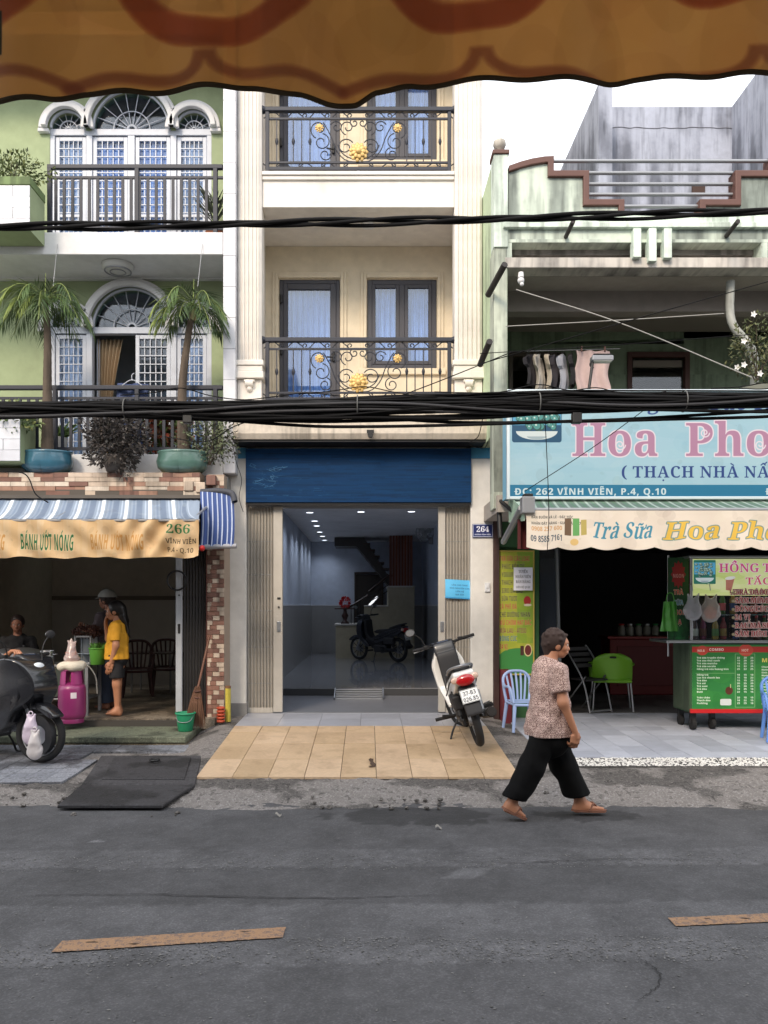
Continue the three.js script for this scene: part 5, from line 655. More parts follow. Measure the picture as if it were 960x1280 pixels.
// drinks shop awning
{ const a = thing('shop_awning', 'green and white striped awning with a cream lettered scalloped valance over the drinks shop', 'awning'), x0 = X(658, 8), x1 = 7.0;
  const st = ctex(1024, 128, (c, w, h) => { c.fillStyle = '#5d6f64'; c.fillRect(0, 0, w, h); for (let i = 0; i < 46; i++) { const x = i * w / 46; c.fillStyle = '#9fb0a4'; c.fillRect(x, 0, w / 46 * .24, h); c.fillStyle = '#4f7459'; c.fillRect(x + w / 46 * .6, 0, 4, h); } paper(c, w, h, 100, .12); });
  add('canopy', sheet(60, 6, (u, b) => [lerp(lerp(x0, 1.66, b), x1, u), lerp(2.6, 2.95, b) - .03 * Math.sin(b * Math.PI), -lerp(8.02, 9.35, b), u - .02 * b, b], .004), mat(0xffffff, .7, { map: st }), a);
  const W = 2048, H = 192, k = W / 620, t = ctex(W, H, (c) => { c.fillStyle = '#ddd2c4'; c.fillRect(0, 0, W, H); paper(c, W, H, 260, .07); const U = (u) => (u - 658) * k, q = H / 50;
    const tiny = ['BÁN BUÔN VÀ LẺ - ĐẶT TIỆC', 'NHẬN ĐẶT HÀNG - GIAO TẬN NƠI', '0908 257 600']; tiny.forEach((s, i) => vtext(c, s, U(664), q * (10 + i * 8), (i === 2 ? 9 : 5.5) * k, { fill: i === 2 ? '#c89a6a' : '#4a4a44', sx: .72 })); vtext(c, '09 8585 7161', U(663), q * 40, 13 * k, { fill: '#43505c', sx: .52 });
    c.fillStyle = '#6a5440'; c.fillRect(U(706), q * 10, 8 * k, q * 22); c.fillStyle = '#62a05c'; c.fillRect(U(716), q * 10, 8 * k, q * 22); c.fillStyle = '#b0a05a'; c.fillRect(U(726), q * 12, 7 * k, q * 20); c.fillStyle = '#d8b878'; c.beginPath(); c.arc(U(718), q * 40, 5 * k, 0, 7); c.fill();
    vtext(c, 'Trà Sữa', U(738), q * 36, 34 * k, { font: 'bold serif', fill: '#3c86a0', skew: -.22, sx: .58 }); vtext(c, 'Hoa Pho', U(828), q * 37, 36 * k, { font: 'bold serif', fill: '#dcb448', stroke: '#70908a', sw: 9, skew: -.2, sx: .98 }); });
  const drop = (u) => { const s = u * 15.5 % 1; return .03 * Math.sin(Math.PI * s); };
  add('valance', sheet(186, 8, (u, b) => [lerp(x0, x0 + 4.96, u), lerp(2.235 - drop(u), 2.6, b), -8.0 + .02 * Math.sin(u * 60 + b * 2) * (1 - b), u, b], .003), phys(0xffffff, .8, { map: t, transmission: .1, thickness: 0 }), a);
  add('front_bar', rod([x0, 2.61, -8.02], [x1, 2.61, -8.02], .022, 8), MAT.greySteel, a);
  add('side_flap', sheet(12, 8, (u, b) => [lerp(x0, 1.66, u) - .012, lerp(lerp(2.5, 2.62, u), lerp(2.6, 2.94, u), b), -lerp(8.02, 9.35, u), u, b], .004), mat(C(168, 196, 172), .7, { map: T.mould2 }), a);
  add('arm', [rod([1.6, 2.4, -9.45], [X(652, 8.1), 2.64, -8.1], .035, 6)], MAT.greySteel, a); add('arm_head', [rbox(X(652, 8), Y(642, 8), -7.96, X(668, 8), Y(621, 8), -8.1, .01)], MAT.greySteel, a); add('arm_bracket', rod([1.55, 2.9, -9.5], [1.56, 2.45, -9.42], .03, 6), MAT.black, a); add('arm_bracket', rod([1.55, 2.9, -9.45], [1.7, 2.62, -8.9], .024, 6), MAT.black, a); add('arm_clamp', [rbox(X(655, 8), Y(622, 8), -7.98, X(666, 8), Y(617, 8), -8.1, .008)], MAT.black, a);
  add('red_cloth', sheet(8, 10, (u, b) => [lerp(X(648, 8.3), X(662, 8.3), u), lerp(2.24, 2.55, b), -8.35 + .03 * Math.sin(u * 8), u, b], .004), mat(C(84, 24, 26), .8, { map: T.plaster }), a); }
// menu board on the left pillar
const menuTex = ctex(512, 1400, (c, w, h) => { c.fillStyle = '#a8ae3a'; c.fillRect(0, 0, w, h); c.fillStyle = '#86a236'; c.fillRect(w * .55, 0, w * .45, h * .75); for (let i = 0; i < 50; i++) { c.fillStyle = 'rgba(' + pick(['190,190,60', '120,160,50', '160,170,50']) + ',.2)'; c.beginPath(); c.ellipse(rr(0, w), rr(0, h * .8), rr(20, 120), rr(20, 100), 0, 0, 7); c.fill(); } c.fillStyle = '#3f8a44'; c.fillRect(0, h * .84, w, h * .2); c.beginPath(); c.ellipse(w * .6, h * .86, w * .55, h * .07, 0, 0, 7); c.fill();
  const L = [['TRÀ SỮA CÁC LOẠI', '#b03028'], ['- PHÚC BỒN TỬ', '#2c2c24'], ['- YOGURT ĐÁ', '#2c2c24'], ['- THẠCH DỪA', '#2c2c24'], ['- SIRO ĐÁ BÀO', '#2c2c24'], ['- SỮA TƯƠI', '#2c2c24'], ['CÀ PHÊ ĐÁ', '#b03028'], ['CHÈ DƯỠNG NHAN', '#2c2c24'], ['MỦ CHÔM HẠT ĐÁC', '#c04030'], ['MÍA LAU - ATISO', '#7a3030'], ['BÔNG CÚC', '#1e6a86'], ['24 VỊ', '#b03028']];
  L.forEach(([s, f], i) => vtext(c, s, 26, 104 + i * 92, 78, { fill: f, stroke: '#d8d49a', sw: 4, sx: .6, gap: 3 })); c.fillStyle = '#a8302c'; c.beginPath(); c.arc(430, 560, 52, 0, 7); c.fill(); c.fillStyle = '#d8c8b8'; c.beginPath(); c.ellipse(435, 610, 56, 14, 0, 0, 7); c.fill(); c.fillStyle = '#d8c890'; c.beginPath(); c.ellipse(440, 1130, 60, 72, 0, 0, 7); c.fill(); c.fillStyle = '#6a2a28'; c.beginPath(); c.ellipse(440, 1130, 46, 58, 0, 0, 7); c.fill(); c.fillStyle = '#4a2a22'; c.fillRect(330, 1080, 50, 110); });
{ const t = thing('menu_board', 'tall yellow green menu board of drinks on the shop pillar', 'menu board'); add('board', panel(X(622, 10.5), Y(842, 10.5), X(666, 10.5), Y(690, 10.5), -10.49, .03), mat(0xffffff, .5, { map: menuTex }), t); add('edge', ringFrame(X(620, 10.5), Y(844, 10.5), X(668, 10.5), Y(688, 10.5), .02, 10.485, .04), mat(C(190, 170, 80), .5), t);
  const m = mat(0xffffff, .7, { map: ctex(256, 256, (c, w, h) => { c.fillStyle = '#e4e4ee'; c.fillRect(0, 0, w, h); ['TUYỂN', 'NHÂN VIÊN', 'BÁN HÀNG', 'LIÊN HỆ QUÁN'].forEach((s, i) => vtext(c, s, w / 2, 62 + i * 56, i > 2 ? 30 : 42, { font: 'bold serif', fill: '#34343c', align: 'center', sx: .85 })); }) }); tag(add('paper_notice', sheet(5, 5, (a, b) => [lerp(X(643, 10.4), X(667, 10.4), a), lerp(Y(738, 10.4), Y(709, 10.4), b), -10.455 + .008 * Math.sin(a * 4 + b * 2), a, b], .002), m), 'white paper notice taped over the green menu board', 'notice'); }
// plastic chairs
function plasticChair(label, pos, turn, col, group) { const t = thing('plastic_chair', label, 'chair', pos, turn); const m = mat(col, .42, { side: THREE.DoubleSide }), m2 = m;
  add('seat', [sheet(10, 8, (a, b) => [(a - .5) * (.36 + .05 * b), .42 - .012 * Math.sin(a * 3.14) * Math.sin(b * 3.14), .2 - .38 * (1 - b) + 0, a, b], .012)], m, t); add('seat_apron', [tube([[-.2, .395, .2], [0, .39, .215], [.2, .395, .2]], .02, 12, 6), tube([[-.18, .395, -.18], [-.2, .395, .2]], .018, 6, 6), tube([[.18, .395, -.18], [.2, .395, .2]], .018, 6, 6)], m2, t);
  for (const s of [-1, 1]) { add('leg', rod([s * .19, .41, .18], [s * .225, 0, .21], .03, 8, .022), m, t); add('leg', rod([s * .175, .41, -.17], [s * .21, 0, -.235], .03, 8, .022), m, t); }
  add('back_frame', tube([[-.18, .4, -.18], [-.205, .6, -.215], [-.2, .76, -.245], [-.12, .835, -.26], [0, .85, -.264], [.12, .835, -.26], [.2, .76, -.245], [.205, .6, -.215], [.18, .4, -.18]], .022, 48, 8), m, t);
  for (const s of [-1, 1]) { add('armrest', tube([[s * .2, .66, -.23], [s * .245, .64, -.05], [s * .24, .63, .12], [s * .21, .42, .19]], .02, 24, 8), m, t); }
  for (let i = 0; i < 5; i++) { const x = (i - 2) * .052; add('back_slat', sheet(2, 10, (a, b) => [x * (1 + .5 * b) + (a - .5) * .028, lerp(.43, .825, b), -.18 - .085 * b + .015 * Math.sin(b * 3.1), a, b], .01), m, t); } return t; }
plasticChair('pale blue plastic armchair in front of the green menu board', [X(654, 9.6), .15, -9.65], .2, C(152, 174, 216)).scale.setScalar(.82);
plasticChair('blue plastic armchair at the right end of the drinks cart', [X(975, 9.0), .14, -8.95], -.25, C(98, 142, 214)).scale.setScalar(.82);
// green metal-legged chair and dark folding chair inside
{ const t = thing('green_chair', 'lime green shell armchair with thin steel legs in the drinks shop doorway', 'chair', [X(764, 11.3), .186, -11.3], -.2); const m = mat(C(118, 176, 44), .4, { side: THREE.DoubleSide });
  add('shell', sheet(20, 14, (a, b) => { const q = (a - .5) * 2, w = .27 - .03 * Math.pow(Math.max(0, b - .6) / .4, 2) * 2; return [q * w * Math.sqrt(Math.max(0, 1 - Math.pow(b > .7 ? (b - .7) / .34 : 0, 2))) , .43 + .37 * b, .2 + .05 * b - .09 * q * q * (1 - .3 * b), a, b]; }, .012), m, t); add('seat', rbox(-.26, .39, -.2, .26, .435, .22, .02, 2), m, t);
  for (const s of [-1, 1]) { add('armrest', tube([[s * .255, .66, .17], [s * .295, .64, .0], [s * .285, .62, -.14], [s * .265, .42, -.17]], .022, 20, 8), m, t); add('leg', rod([s * .24, .4, -.17], [s * .28, 0, -.22], .013, 6), MAT.steel, t); add('leg', rod([s * .24, .4, .19], [s * .27, 0, .24], .013, 6), MAT.steel, t); } add('grip_hole', rbox(-.045, .735, .225, .045, .76, .27, .008), MAT.black, t); }
{ const t = thing('folding_chair', 'dark steel folding chair standing behind the walking woman', 'chair', [X(733, 11.2), .186, -11.15], .5); const m = MAT.greySteel;
  for (const s of [-1, 1]) add('frame', tube([[s * .2, 0, .26], [s * .2, .44, .12], [s * .2, .86, -.2], [s * .17, .9, -.22]], .013, 24, 6), m, t); for (const s of [-1, 1]) add('rear_leg', tube([[s * .18, .5, .16], [s * .18, .2, -.12], [s * .18, 0, -.3]], .012, 12, 6), m, t);
  add('seat', rbox(-.19, .43, -.16, .19, .455, .2, .01), mat(C(48, 46, 48), .6), t); for (let i = 0; i < 4; i++) add('back_slat', rbox(-.185, .6 + i * .075, -.06 - i * .05, .185, .655 + i * .075, -.045 - i * .05, .005), mat(C(56, 54, 56), .6), t); add('foot_bar', rod([-.2, .03, .26], [.2, .03, .26], .012, 6), m, t); }
{ const t = thing('counter', 'dark red shop counter deep in the drinks shop', 'counter', [X(812, 13), .186, -13.2]); const m = mat(C(128, 26, 30), .5, { map: T.plaster }); add('body', rbox(-.62, .0, -.4, .75, .92, .1, .02), m, t); add('top', rbox(-.66, .92, -.42, .8, .96, .14, .01), mat(C(150, 60, 58), .35), t); add('front_panel', rbox(-.5, .15, .1, .65, .8, .115, .006), mat(C(104, 18, 24), .5), t);
  const b = thing('glass_jars', 'row of glass jars on the dark red counter', 'jars', [X(806, 13), 1.146, -13.25]); for (let i = 0; i < 5; i++) { add('jar', at(lathe([[0, 0], [.055, 0], [.06, .02], [.06, .14], [.04, .17], [.04, .18]], 14), i * .14 - .3, 0, 0), phys(C(190, 190, 180), .1, { transmission: .6, thickness: 0 }), b); add('lid', at(new THREE.CylinderGeometry(.045, .045, .025, 12), i * .14 - .3, .19, 0), pick([MAT.red, MAT.steel, MAT.green]), b); } }
// drinks cart
{ const t = thing('drinks_cart', 'green drinks cart on castors with a lit top panel and red lettered glass', 'cart', [0, 0, 0]), Zf = 9.6, x0 = X(863, Zf), x1 = X(1010, Zf), yb = .36, zf = -Zf, zb = -Zf - .55;
  const lowTex = ctex(1024, 700, (c, w, h) => { c.fillStyle = '#2f7d3c'; c.fillRect(0, 0, w, h); for (let i = 0; i < 40; i++) { c.fillStyle = 'rgba(' + pick(['60,140,70', '36,110,50', '70,150,60']) + ',.25)'; c.beginPath(); c.ellipse(rr(0, w), rr(0, h), rr(40, 200), rr(20, 120), 0, 0, 7); c.fill(); } c.fillStyle = '#b8322c'; c.fillRect(0, 20, w, 62); c.fillStyle = '#c94a3c'; c.beginPath(); c.arc(90, 62, 52, 0, 7); c.fill(); c.beginPath(); c.arc(480, 60, 66, 0, 7); c.fill(); vtext(c, 'COMBO', 150, 66, 40, { fill: '#f2e6dc', sx: .9 }); vtext(c, 'HOT', 440, 74, 40, { fill: '#f2d8c8', sx: .8 }); vtext(c, 'NO.8', 46, 76, 34, { fill: '#f0e0d0', sx: .8 });
    const rows = ['Trà sữa truyền thống', 'Trà sữa thái xanh', 'Trà sữa matcha', 'Trà sữa socola', 'Hồng trà sữa hoàng kim', '', 'Hồng trà', 'Lục trà chanh leo', 'Trà đào', 'Trà vải', 'Trà xoài', 'Trà dâu', 'Bưởi', '', 'Trân châu', 'Thạch dừa', 'Pudding']; rows.forEach((s, i) => { if (s) vtext(c, s, 40, 150 + i * 31, 25, { fill: '#e6efe2', sx: 1.0 }); }); c.fillStyle = '#dfe8da'; for (const x of [400, 460, 520]) for (let i = 0; i < 17; i++) if (i !== 5 && i !== 13) vtext(c, pick(['15', '20', '18', '25', '22']), x, 150 + i * 31, 25, { fill: '#e6efe2' }); c.strokeStyle = '#a9cc9a'; c.lineWidth = 3; c.strokeRect(385, 100, 175, 580); c.beginPath(); c.moveTo(30, 310); c.lineTo(380, 310); c.stroke(); c.fillStyle = '#d0d8d4'; c.beginPath(); c.roundRect(250, 590, 100, 70, 14); c.fill(); c.fillStyle = '#5a3020'; c.beginPath(); c.ellipse(330, 500, 34, 44, 0, 0, 7); c.fill(); c.fillStyle = '#d8c8a0'; c.fillRect(340, 430, 6, 40); vtext(c, 'MENU', 620, 190, 60, { fill: '#e6d46a' }); for (let i = 0; i < 14; i++) vtext(c, pick(['Sinh tố bơ', 'Nước cam', 'Rau má', 'Sâm dứa', 'Chanh dây']) + ' ' + pick(['20', '25', '15']), 620, 250 + i * 31, 25, { fill: '#e6efe2' }); });
  add('base', rbox(x0, yb, zf, x1, 1.2, zb, .012), mat(C(52, 84, 56), .6), t); add('print_panel', panel(x0 + .02, yb + .05, x1 - .02, 1.18, zf + .006, .006), mat(0xffffff, .4, { map: lowTex }), t); add('red_skirt', frb(x0 - .005, yb, x1 + .005, yb + .05, Zf - .012, .02, .004), MAT.red, t); add('left_side', box(x0 - .006, yb + .02, zf - .02, x0, 1.18, zb + .02), mat(C(70, 84, 66), .7, { map: T.mould2 }), t);
  add('worktop', rbox(x0 - .3, 1.202, zf + .04, x1 + .02, 1.235, zb, .006), MAT.steel, t);
  for (const [x, z] of [[x0 + .06, zf - .08], [x0 + .32, zf - .14], [x0 + .06, zb + .1], [x1 - .1, zf - .1], [x1 - .1, zb + .1]]) { add('castor', [at(new THREE.CylinderGeometry(.07, .07, .045, 18).rotateZ(Math.PI / 2), x, .222, z)], MAT.rubber, t); add('castor_fork', rbox(x - .035, .23, z - .03, x + .035, .36, z + .02, .006), MAT.black, t); }
  add('post', [rbox(x0, 1.235, zf, x0 + .03, 2.22, zf - .03, .005)], MAT.steel, t); add('post', rbox(x0, 1.235, zb + .03, x0 + .03, 2.22, zb, .005), MAT.steel, t); add('post', rbox(x1 - .03, 1.235, zf, x1, 2.22, zf - .03, .005), MAT.steel, t); add('post', rbox(x1 - .03, 1.235, zb + .03, x1, 2.22, zb, .005), MAT.steel, t);
  add('shelf', rbox(x0 + .03, 1.53, zf - .1, x1, 1.545, zb + .1, .004), phys(C(220, 235, 230), .05, { transmission: .8, thickness: 0 }), t); add('roof', rbox(x0 - .02, 2.22, zf + .02, x1 + .02, 2.25, zb, .008), MAT.steel, t);
  add('front_glass', box(x0 + .03, 1.236, zf - .008, x1 - .03, 1.76, zf - .014), MAT.glass, t);
  const topTex = ctex(1024, 460, (c, w, h) => { c.fillStyle = '#d9e39a'; c.fillRect(0, 0, w, h); for (let i = 0; i < 30; i++) { c.fillStyle = 'rgba(' + pick(['240,244,200', '190,214,110', '220,232,150']) + ',.3)'; c.beginPath(); c.ellipse(rr(0, w), rr(0, h), rr(40, 160), rr(30, 90), 0, 0, 7); c.fill(); } grapes(c, 8, 14, 200, 300, '#8fa89c', '#2e7a6a'); vtext(c, 'HỒNG TRÀ', 235, 165, 150, { font: 'bold serif', fill: '#d6558a', stroke: '#f6eaf0', sw: 10, sx: .78 }); vtext(c, 'TẮC', 480, 320, 120, { font: 'bold serif', fill: '#d6556a', stroke: '#f6eaf0', sw: 8, sx: .9 }); c.fillStyle = '#b87868'; c.beginPath(); c.moveTo(300, 260); c.lineTo(380, 240); c.lineTo(350, 400); c.lineTo(300, 390); c.fill(); c.fillStyle = '#e8e8e0'; c.beginPath(); c.ellipse(340, 240, 48, 22, -.2, 0, 7); c.fill(); });
  const em = mat(0xffffff, .4, { map: topTex, emissiveMap: topTex, emissive: 0xffffff, emissiveIntensity: .28 }); add('lit_panel', panel(x0 + .03, 1.77, x1 - .03, 2.21, zf - .002, .02), em, t);
  { RectAreaLightUniformsLib.init(); const l = new THREE.RectAreaLight(0xe8eeb8, .3, x1 - x0 - .1, .42); l.position.set((x0 + x1) / 2, 2.0, zf + .03); l.lookAt((x0 + x1) / 2, 2.0, 0); l.name = 'panel_light'; t.add(l); }
  const letters = ctex(512, 512, (c, w, h) => { c.clearRect(0, 0, w, h); ['TRÀ ĐÀO CAM SẢ', 'SÂM MÍA LAU', 'BÔNG CÚC', '24 VỊ', 'RAU MÁ SỮA', 'SÂM DỨA'].forEach((s, i) => { vtext(c, s, 44, 66 + i * 84, 74, { font: 'bold serif', fill: '#c01c2c', stroke: '#fae6da', sw: 9, sx: .74 }); c.fillStyle = '#c8b890'; c.beginPath(); c.arc(30, 46 + i * 84, 14, 0, 7); c.fill(); }); });
  const lm = mat(0xffffff, .5, { map: letters, transparent: true, alphaTest: .5, side: THREE.DoubleSide }); add('glass_lettering', panel(X(912, Zf), 1.25, X(912, Zf) + .7, 1.86, zf + .008, .004), lm, t);
  // side panel hanging at the left of the cart
  const sp = ctex(256, 1024, (c, w, h) => { c.fillStyle = '#1e4a2a'; c.fillRect(0, 0, w, h); for (let i = 0; i < 30; i++) { c.fillStyle = 'rgba(' + pick(['50,120,50', '20,60,30', '30,140,60']) + ',.3)'; c.beginPath(); c.ellipse(rr(0, w), rr(h * .5, h), rr(10, 60), rr(30, 120), 0, 0, 7); c.fill(); } c.fillStyle = '#a32a2e'; c.beginPath(); for (let i = 0; i < 24; i++) { const a = i / 24 * 6.283, r = i % 2 ? 90 : 118; c.lineTo(128 + Math.cos(a) * r * .8, 210 + Math.sin(a) * r * 1.5); } c.fill(); vtext(c, 'NGON', 60, 250, 66, { fill: '#d89a98', sx: .7 }); [['TRÀ', 460, '#d0483c'], ['SỮA', 590, '#4a8ab0'], ['NGON', 710, '#d0604c'], ['LẠ', 830, '#d0483c']].forEach(([s, y, f]) => vtext(c, s, 128, y, 86, { fill: f, stroke: '#e8dcc8', sw: 7, align: 'center', sx: .75 })); });
  const p = thing('side_banner', 'narrow dark green banner with a red splash left of the drinks cart', 'banner'); add('board', panel(X(835, 9.75), Y(800, 9.75), X(862, 9.75) - .01, Y(697, 9.75), -9.75, .012), mat(0xffffff, .5, { map: sp }), p); add('pole', rod([X(836, 9.75), Y(800, 9.75) - .2, -9.77], [X(836, 9.75), Y(694, 9.75), -9.77], .012, 6), MAT.steel, p);
  const gc = thing('green_bag', 'bright green plastic bag hanging left of the narrow banner', 'bag', [X(834, 9.8), Y(752, 9.8), -9.72]); add('bag_body', sheet(14, 12, (a, b) => { const s = Math.sin(Math.PI * a); return [(a - .5) * (.14 + .1 * (1 - b)), -.36 * (1 - b), .05 * s + .02 * Math.sin(a * 17 + b * 3), a, b]; }, .004), phys(C(92, 176, 70), .35, { transmission: .25, thickness: 0 }), gc); add('handle', tube([[-.05, 0, .02], [-.02, .1, 0], [.03, .1, 0], [.05, 0, .02]], .006, 14, 5), mat(C(92, 176, 70), .4), gc);
  // bottles on the cart
  const bl = lathe([[0, 0], [.036, 0], [.04, .02], [.04, .17], [.018, .23], [.016, .27], [0, .272]], 16), lab = new THREE.CylinderGeometry(.0412, .0412, .09, 16, 1, true); const cols = [[70, 50, 40], [150, 60, 90], [180, 150, 60], [200, 90, 90], [60, 80, 130], [180, 180, 160], [120, 60, 40], [90, 130, 60], [200, 160, 90], [60, 50, 60], [170, 70, 50], [140, 140, 120]];
  const spots = [['first bottle from the left on the cart worktop behind the hanging bags', 0], ['dark violet bottle with a white label second from the left on the cart worktop', 1], ['yellow capped bottle third from the left on the cart worktop', 2], ['pink red bottle fourth from the left on the cart worktop', 3], ['blue bottle fifth from the left on the cart worktop', 4], ['pale bottle sixth from the left on the cart worktop', 5], ['brown bottle seventh from the left on the cart worktop', 6], ['green bottle eighth from the left on the cart worktop', 7]];
  spots.forEach(([l, i]) => { const b = thing('syrup_bottle', l, 'bottle', [x0 + .1 + i * .125, 1.236, zf - .12 - (i % 2) * .06], 0, 'bottles on the drinks cart'); add('bottle', bl, phys(C(...cols[i]), .15, { transmission: .35, thickness: 0 }), b); add('label', at(lab, 0, .09, 0), mat(C(...cols[(i + 5) % 12]), .5), b); add('cap', at(new THREE.CylinderGeometry(.017, .018, .03, 12), 0, .285, 0), pick([MAT.red, MAT.white, MAT.black]), b); });
  for (let i = 0; i < 6; i++) { const b = thing('syrup_bottle', ['first', 'second', 'third', 'fourth', 'fifth', 'sixth'][i] + ' bottle from the left on the glass shelf of the drinks cart', 'bottle', [x0 + .34 + i * .13, 1.546, zf - .2], 0, 'bottles on the drinks cart'); add('bottle', bl, phys(C(...cols[i + 6]), .15, { transmission: .35, thickness: 0 }), b); add('label', at(lab, 0, .09, 0), mat(C(...cols[(i + 2) % 12]), .5), b); add('cap', at(new THREE.CylinderGeometry(.017, .018, .03, 12), 0, .285, 0), pick([MAT.red, MAT.white, MAT.black]), b); }
  const bagAt = (lbl, u, v, r, col, inner) => { const g = thing('plastic_bag', lbl, 'bag', [X(u, 9.5), Y(v, 9.5), -9.5]); const f = field([ell([0, -.08, 0], r, [1, 1.1, .6]), cap([0, -.02, 0], [-.06, .12, 0], .04, .012), cap([0, -.02, 0], [.07, .12, 0], .04, .012)], .012, .04), p = f.attributes.position; for (let k = 0; k < p.count; k++) { const w = 1 + .14 * (fbm(p.getX(k) * 2 + 5, p.getY(k) * 2 + 5, 8, 2) - .5) * 2; p.setXYZ(k, p.getX(k) * w, p.getY(k), p.getZ(k) * w); } f.computeVertexNormals(); add('film', f, phys(col, .25, { transmission: .7, thickness: 0 }), g); if (inner) add('contents', new THREE.SphereGeometry(r * .6, 12, 8).scale(1, 1.1, .7).translate(.0, -.09, 0), mat(inner, .6), g); };
  bagAt('clear plastic bag hanging at the upper left corner of the drinks cart', 866, 755, .11, C(226, 226, 230)); bagAt('plastic bag with orange contents hanging on the front of the drinks cart', 888, 756, .12, C(232, 226, 222), C(206, 120, 70));
  for (const [u, v, n] of [[866, 738, 0], [888, 738, 1]]) tag(add('hook', tube([[X(u, 9.5), Y(v, 9.5), -9.5], [X(u, 9.5), Y(v - 8, 9.5), -9.53], [X(u, 9.5), Y(v - 8, 9.5), -9.6]], .006, 10, 5), MAT.steel), ['small steel hook above the clear bag at the cart corner', 'small steel hook above the orange filled bag'][n], 'hook');
}
// washing and lamp on the first floor terrace
{ tag(add('clothes_line', rod([1.66, Y(440, 10.4), -10.4], [X(775, 10.4), Y(436, 10.4), -10.4], .005, 5), MAT.greySteel), 'washing line across the mint house terrace', 'clothes line');
  const cl = [['dark grey shirt drying at the left end of the terrace washing line', 665, 14, 40, [54, 52, 58]], ['off white shirt drying second on the terrace washing line', 674, 15, 46, [214, 208, 200]], ['beige shirt drying third on the terrace washing line', 686, 12, 44, [206, 196, 182]], ['dark shirt drying fourth on the terrace washing line', 695, 12, 42, [60, 58, 66]], ['pale grey shirt drying fifth on the terrace washing line', 705, 12, 46, [176, 180, 192]], ['black shirt drying sixth on the terrace washing line', 715, 12, 40, [40, 38, 42]]];
  cl.forEach(([l, u, w, h, c], i) => { const t = thing('hanging_shirt', l, 'shirt', [X(u, 10.4), Y(443, 10.4), -10.4], .9 + (i % 3) * .2, 'washing on the terrace'); add('cloth', sheet(12, 14, (a, b) => { const q = (a - .5) * 2, sh = b > .9 ? 1 - (b - .9) * 5 : 1, sl = b > .62 ? 1.5 : 1; return [q * .15 * sl * sh, -h * .0104 * (1 - b) + (b > .9 ? 0 : 0) - .05 * q * q * b, .03 * Math.sin(a * 14 + i) + .02 * Math.sin(b * 5), a, b]; }, .008), mat(C(...c), .85, { map: T.plaster }), t); add('hanger', tube([[-.16, -.03, 0], [0, .03, 0], [.16, -.03, 0]], .006, 10, 5), MAT.black, t); });
  const t = thing('towel', 'large pinkish white towel hanging on the terrace washing line', 'towel', [X(742, 10.3), Y(437, 10.3), -10.35]); add('cloth', sheet(24, 20, (a, b) => [(a - .5) * .44 + .02 * Math.sin(b * 9), -.62 * (1 - b) + (b < .2 ? .05 * Math.sin(a * 6) : 0), .025 * Math.sin(a * 15 + b * 2), a, b], .008), mat(C(214, 190, 188), .9, { map: T.plaster }), t); for (const x of [-.15, .15]) add('peg', rbox(x - .01, -.02, .02, x + .01, .05, .04, .003), MAT.brownTrim, t);
  const f = thing('flood_lamp', 'grey flood lamp on an arm above the blue sign board', 'lamp', [X(752, 9), Y(449, 9), -9.0]); add('head', [rbox(-.12, -.03, -.06, .12, .03, .06, .012)], MAT.greySteel, f); add('cooling_fin', rbox(-.1, .03, -.05, .1, .05, .05, .004), MAT.black, f); add('face', box(-.1, -.034, -.05, .1, -.031, .05), mat(C(230, 230, 224), .3), f); add('arm', rod([-.1, -.02, 0], [-.16, -.38, .05], .016, 6), MAT.black, f); add('yoke', tube([[-.11, .0, 0], [-.13, -.07, 0], [-.09, -.1, 0]], .01, 8, 5), MAT.black, f);
  shrub('flowering_shrub', 'white flowering shrub on the mint house terrace at the right edge', [X(948, 9.3), Y(432, 9.3), -9.35], .36, 620, .06, [C(74, 84, 50), C(102, 104, 66), C(62, 66, 44)], [.9, 1.15, .6], 'shrub', 8); tag(add('planter_pot', at(lathe([[0, 0], [.13, 0], [.17, .28], [.15, .28], [0, .25]], 18), X(948, 9.3), 3.6, -9.36).translate(0, .32, 0), mat(C(120, 122, 112), .8)), 'grey pot of the flowering shrub behind the blue sign', 'pot'); }
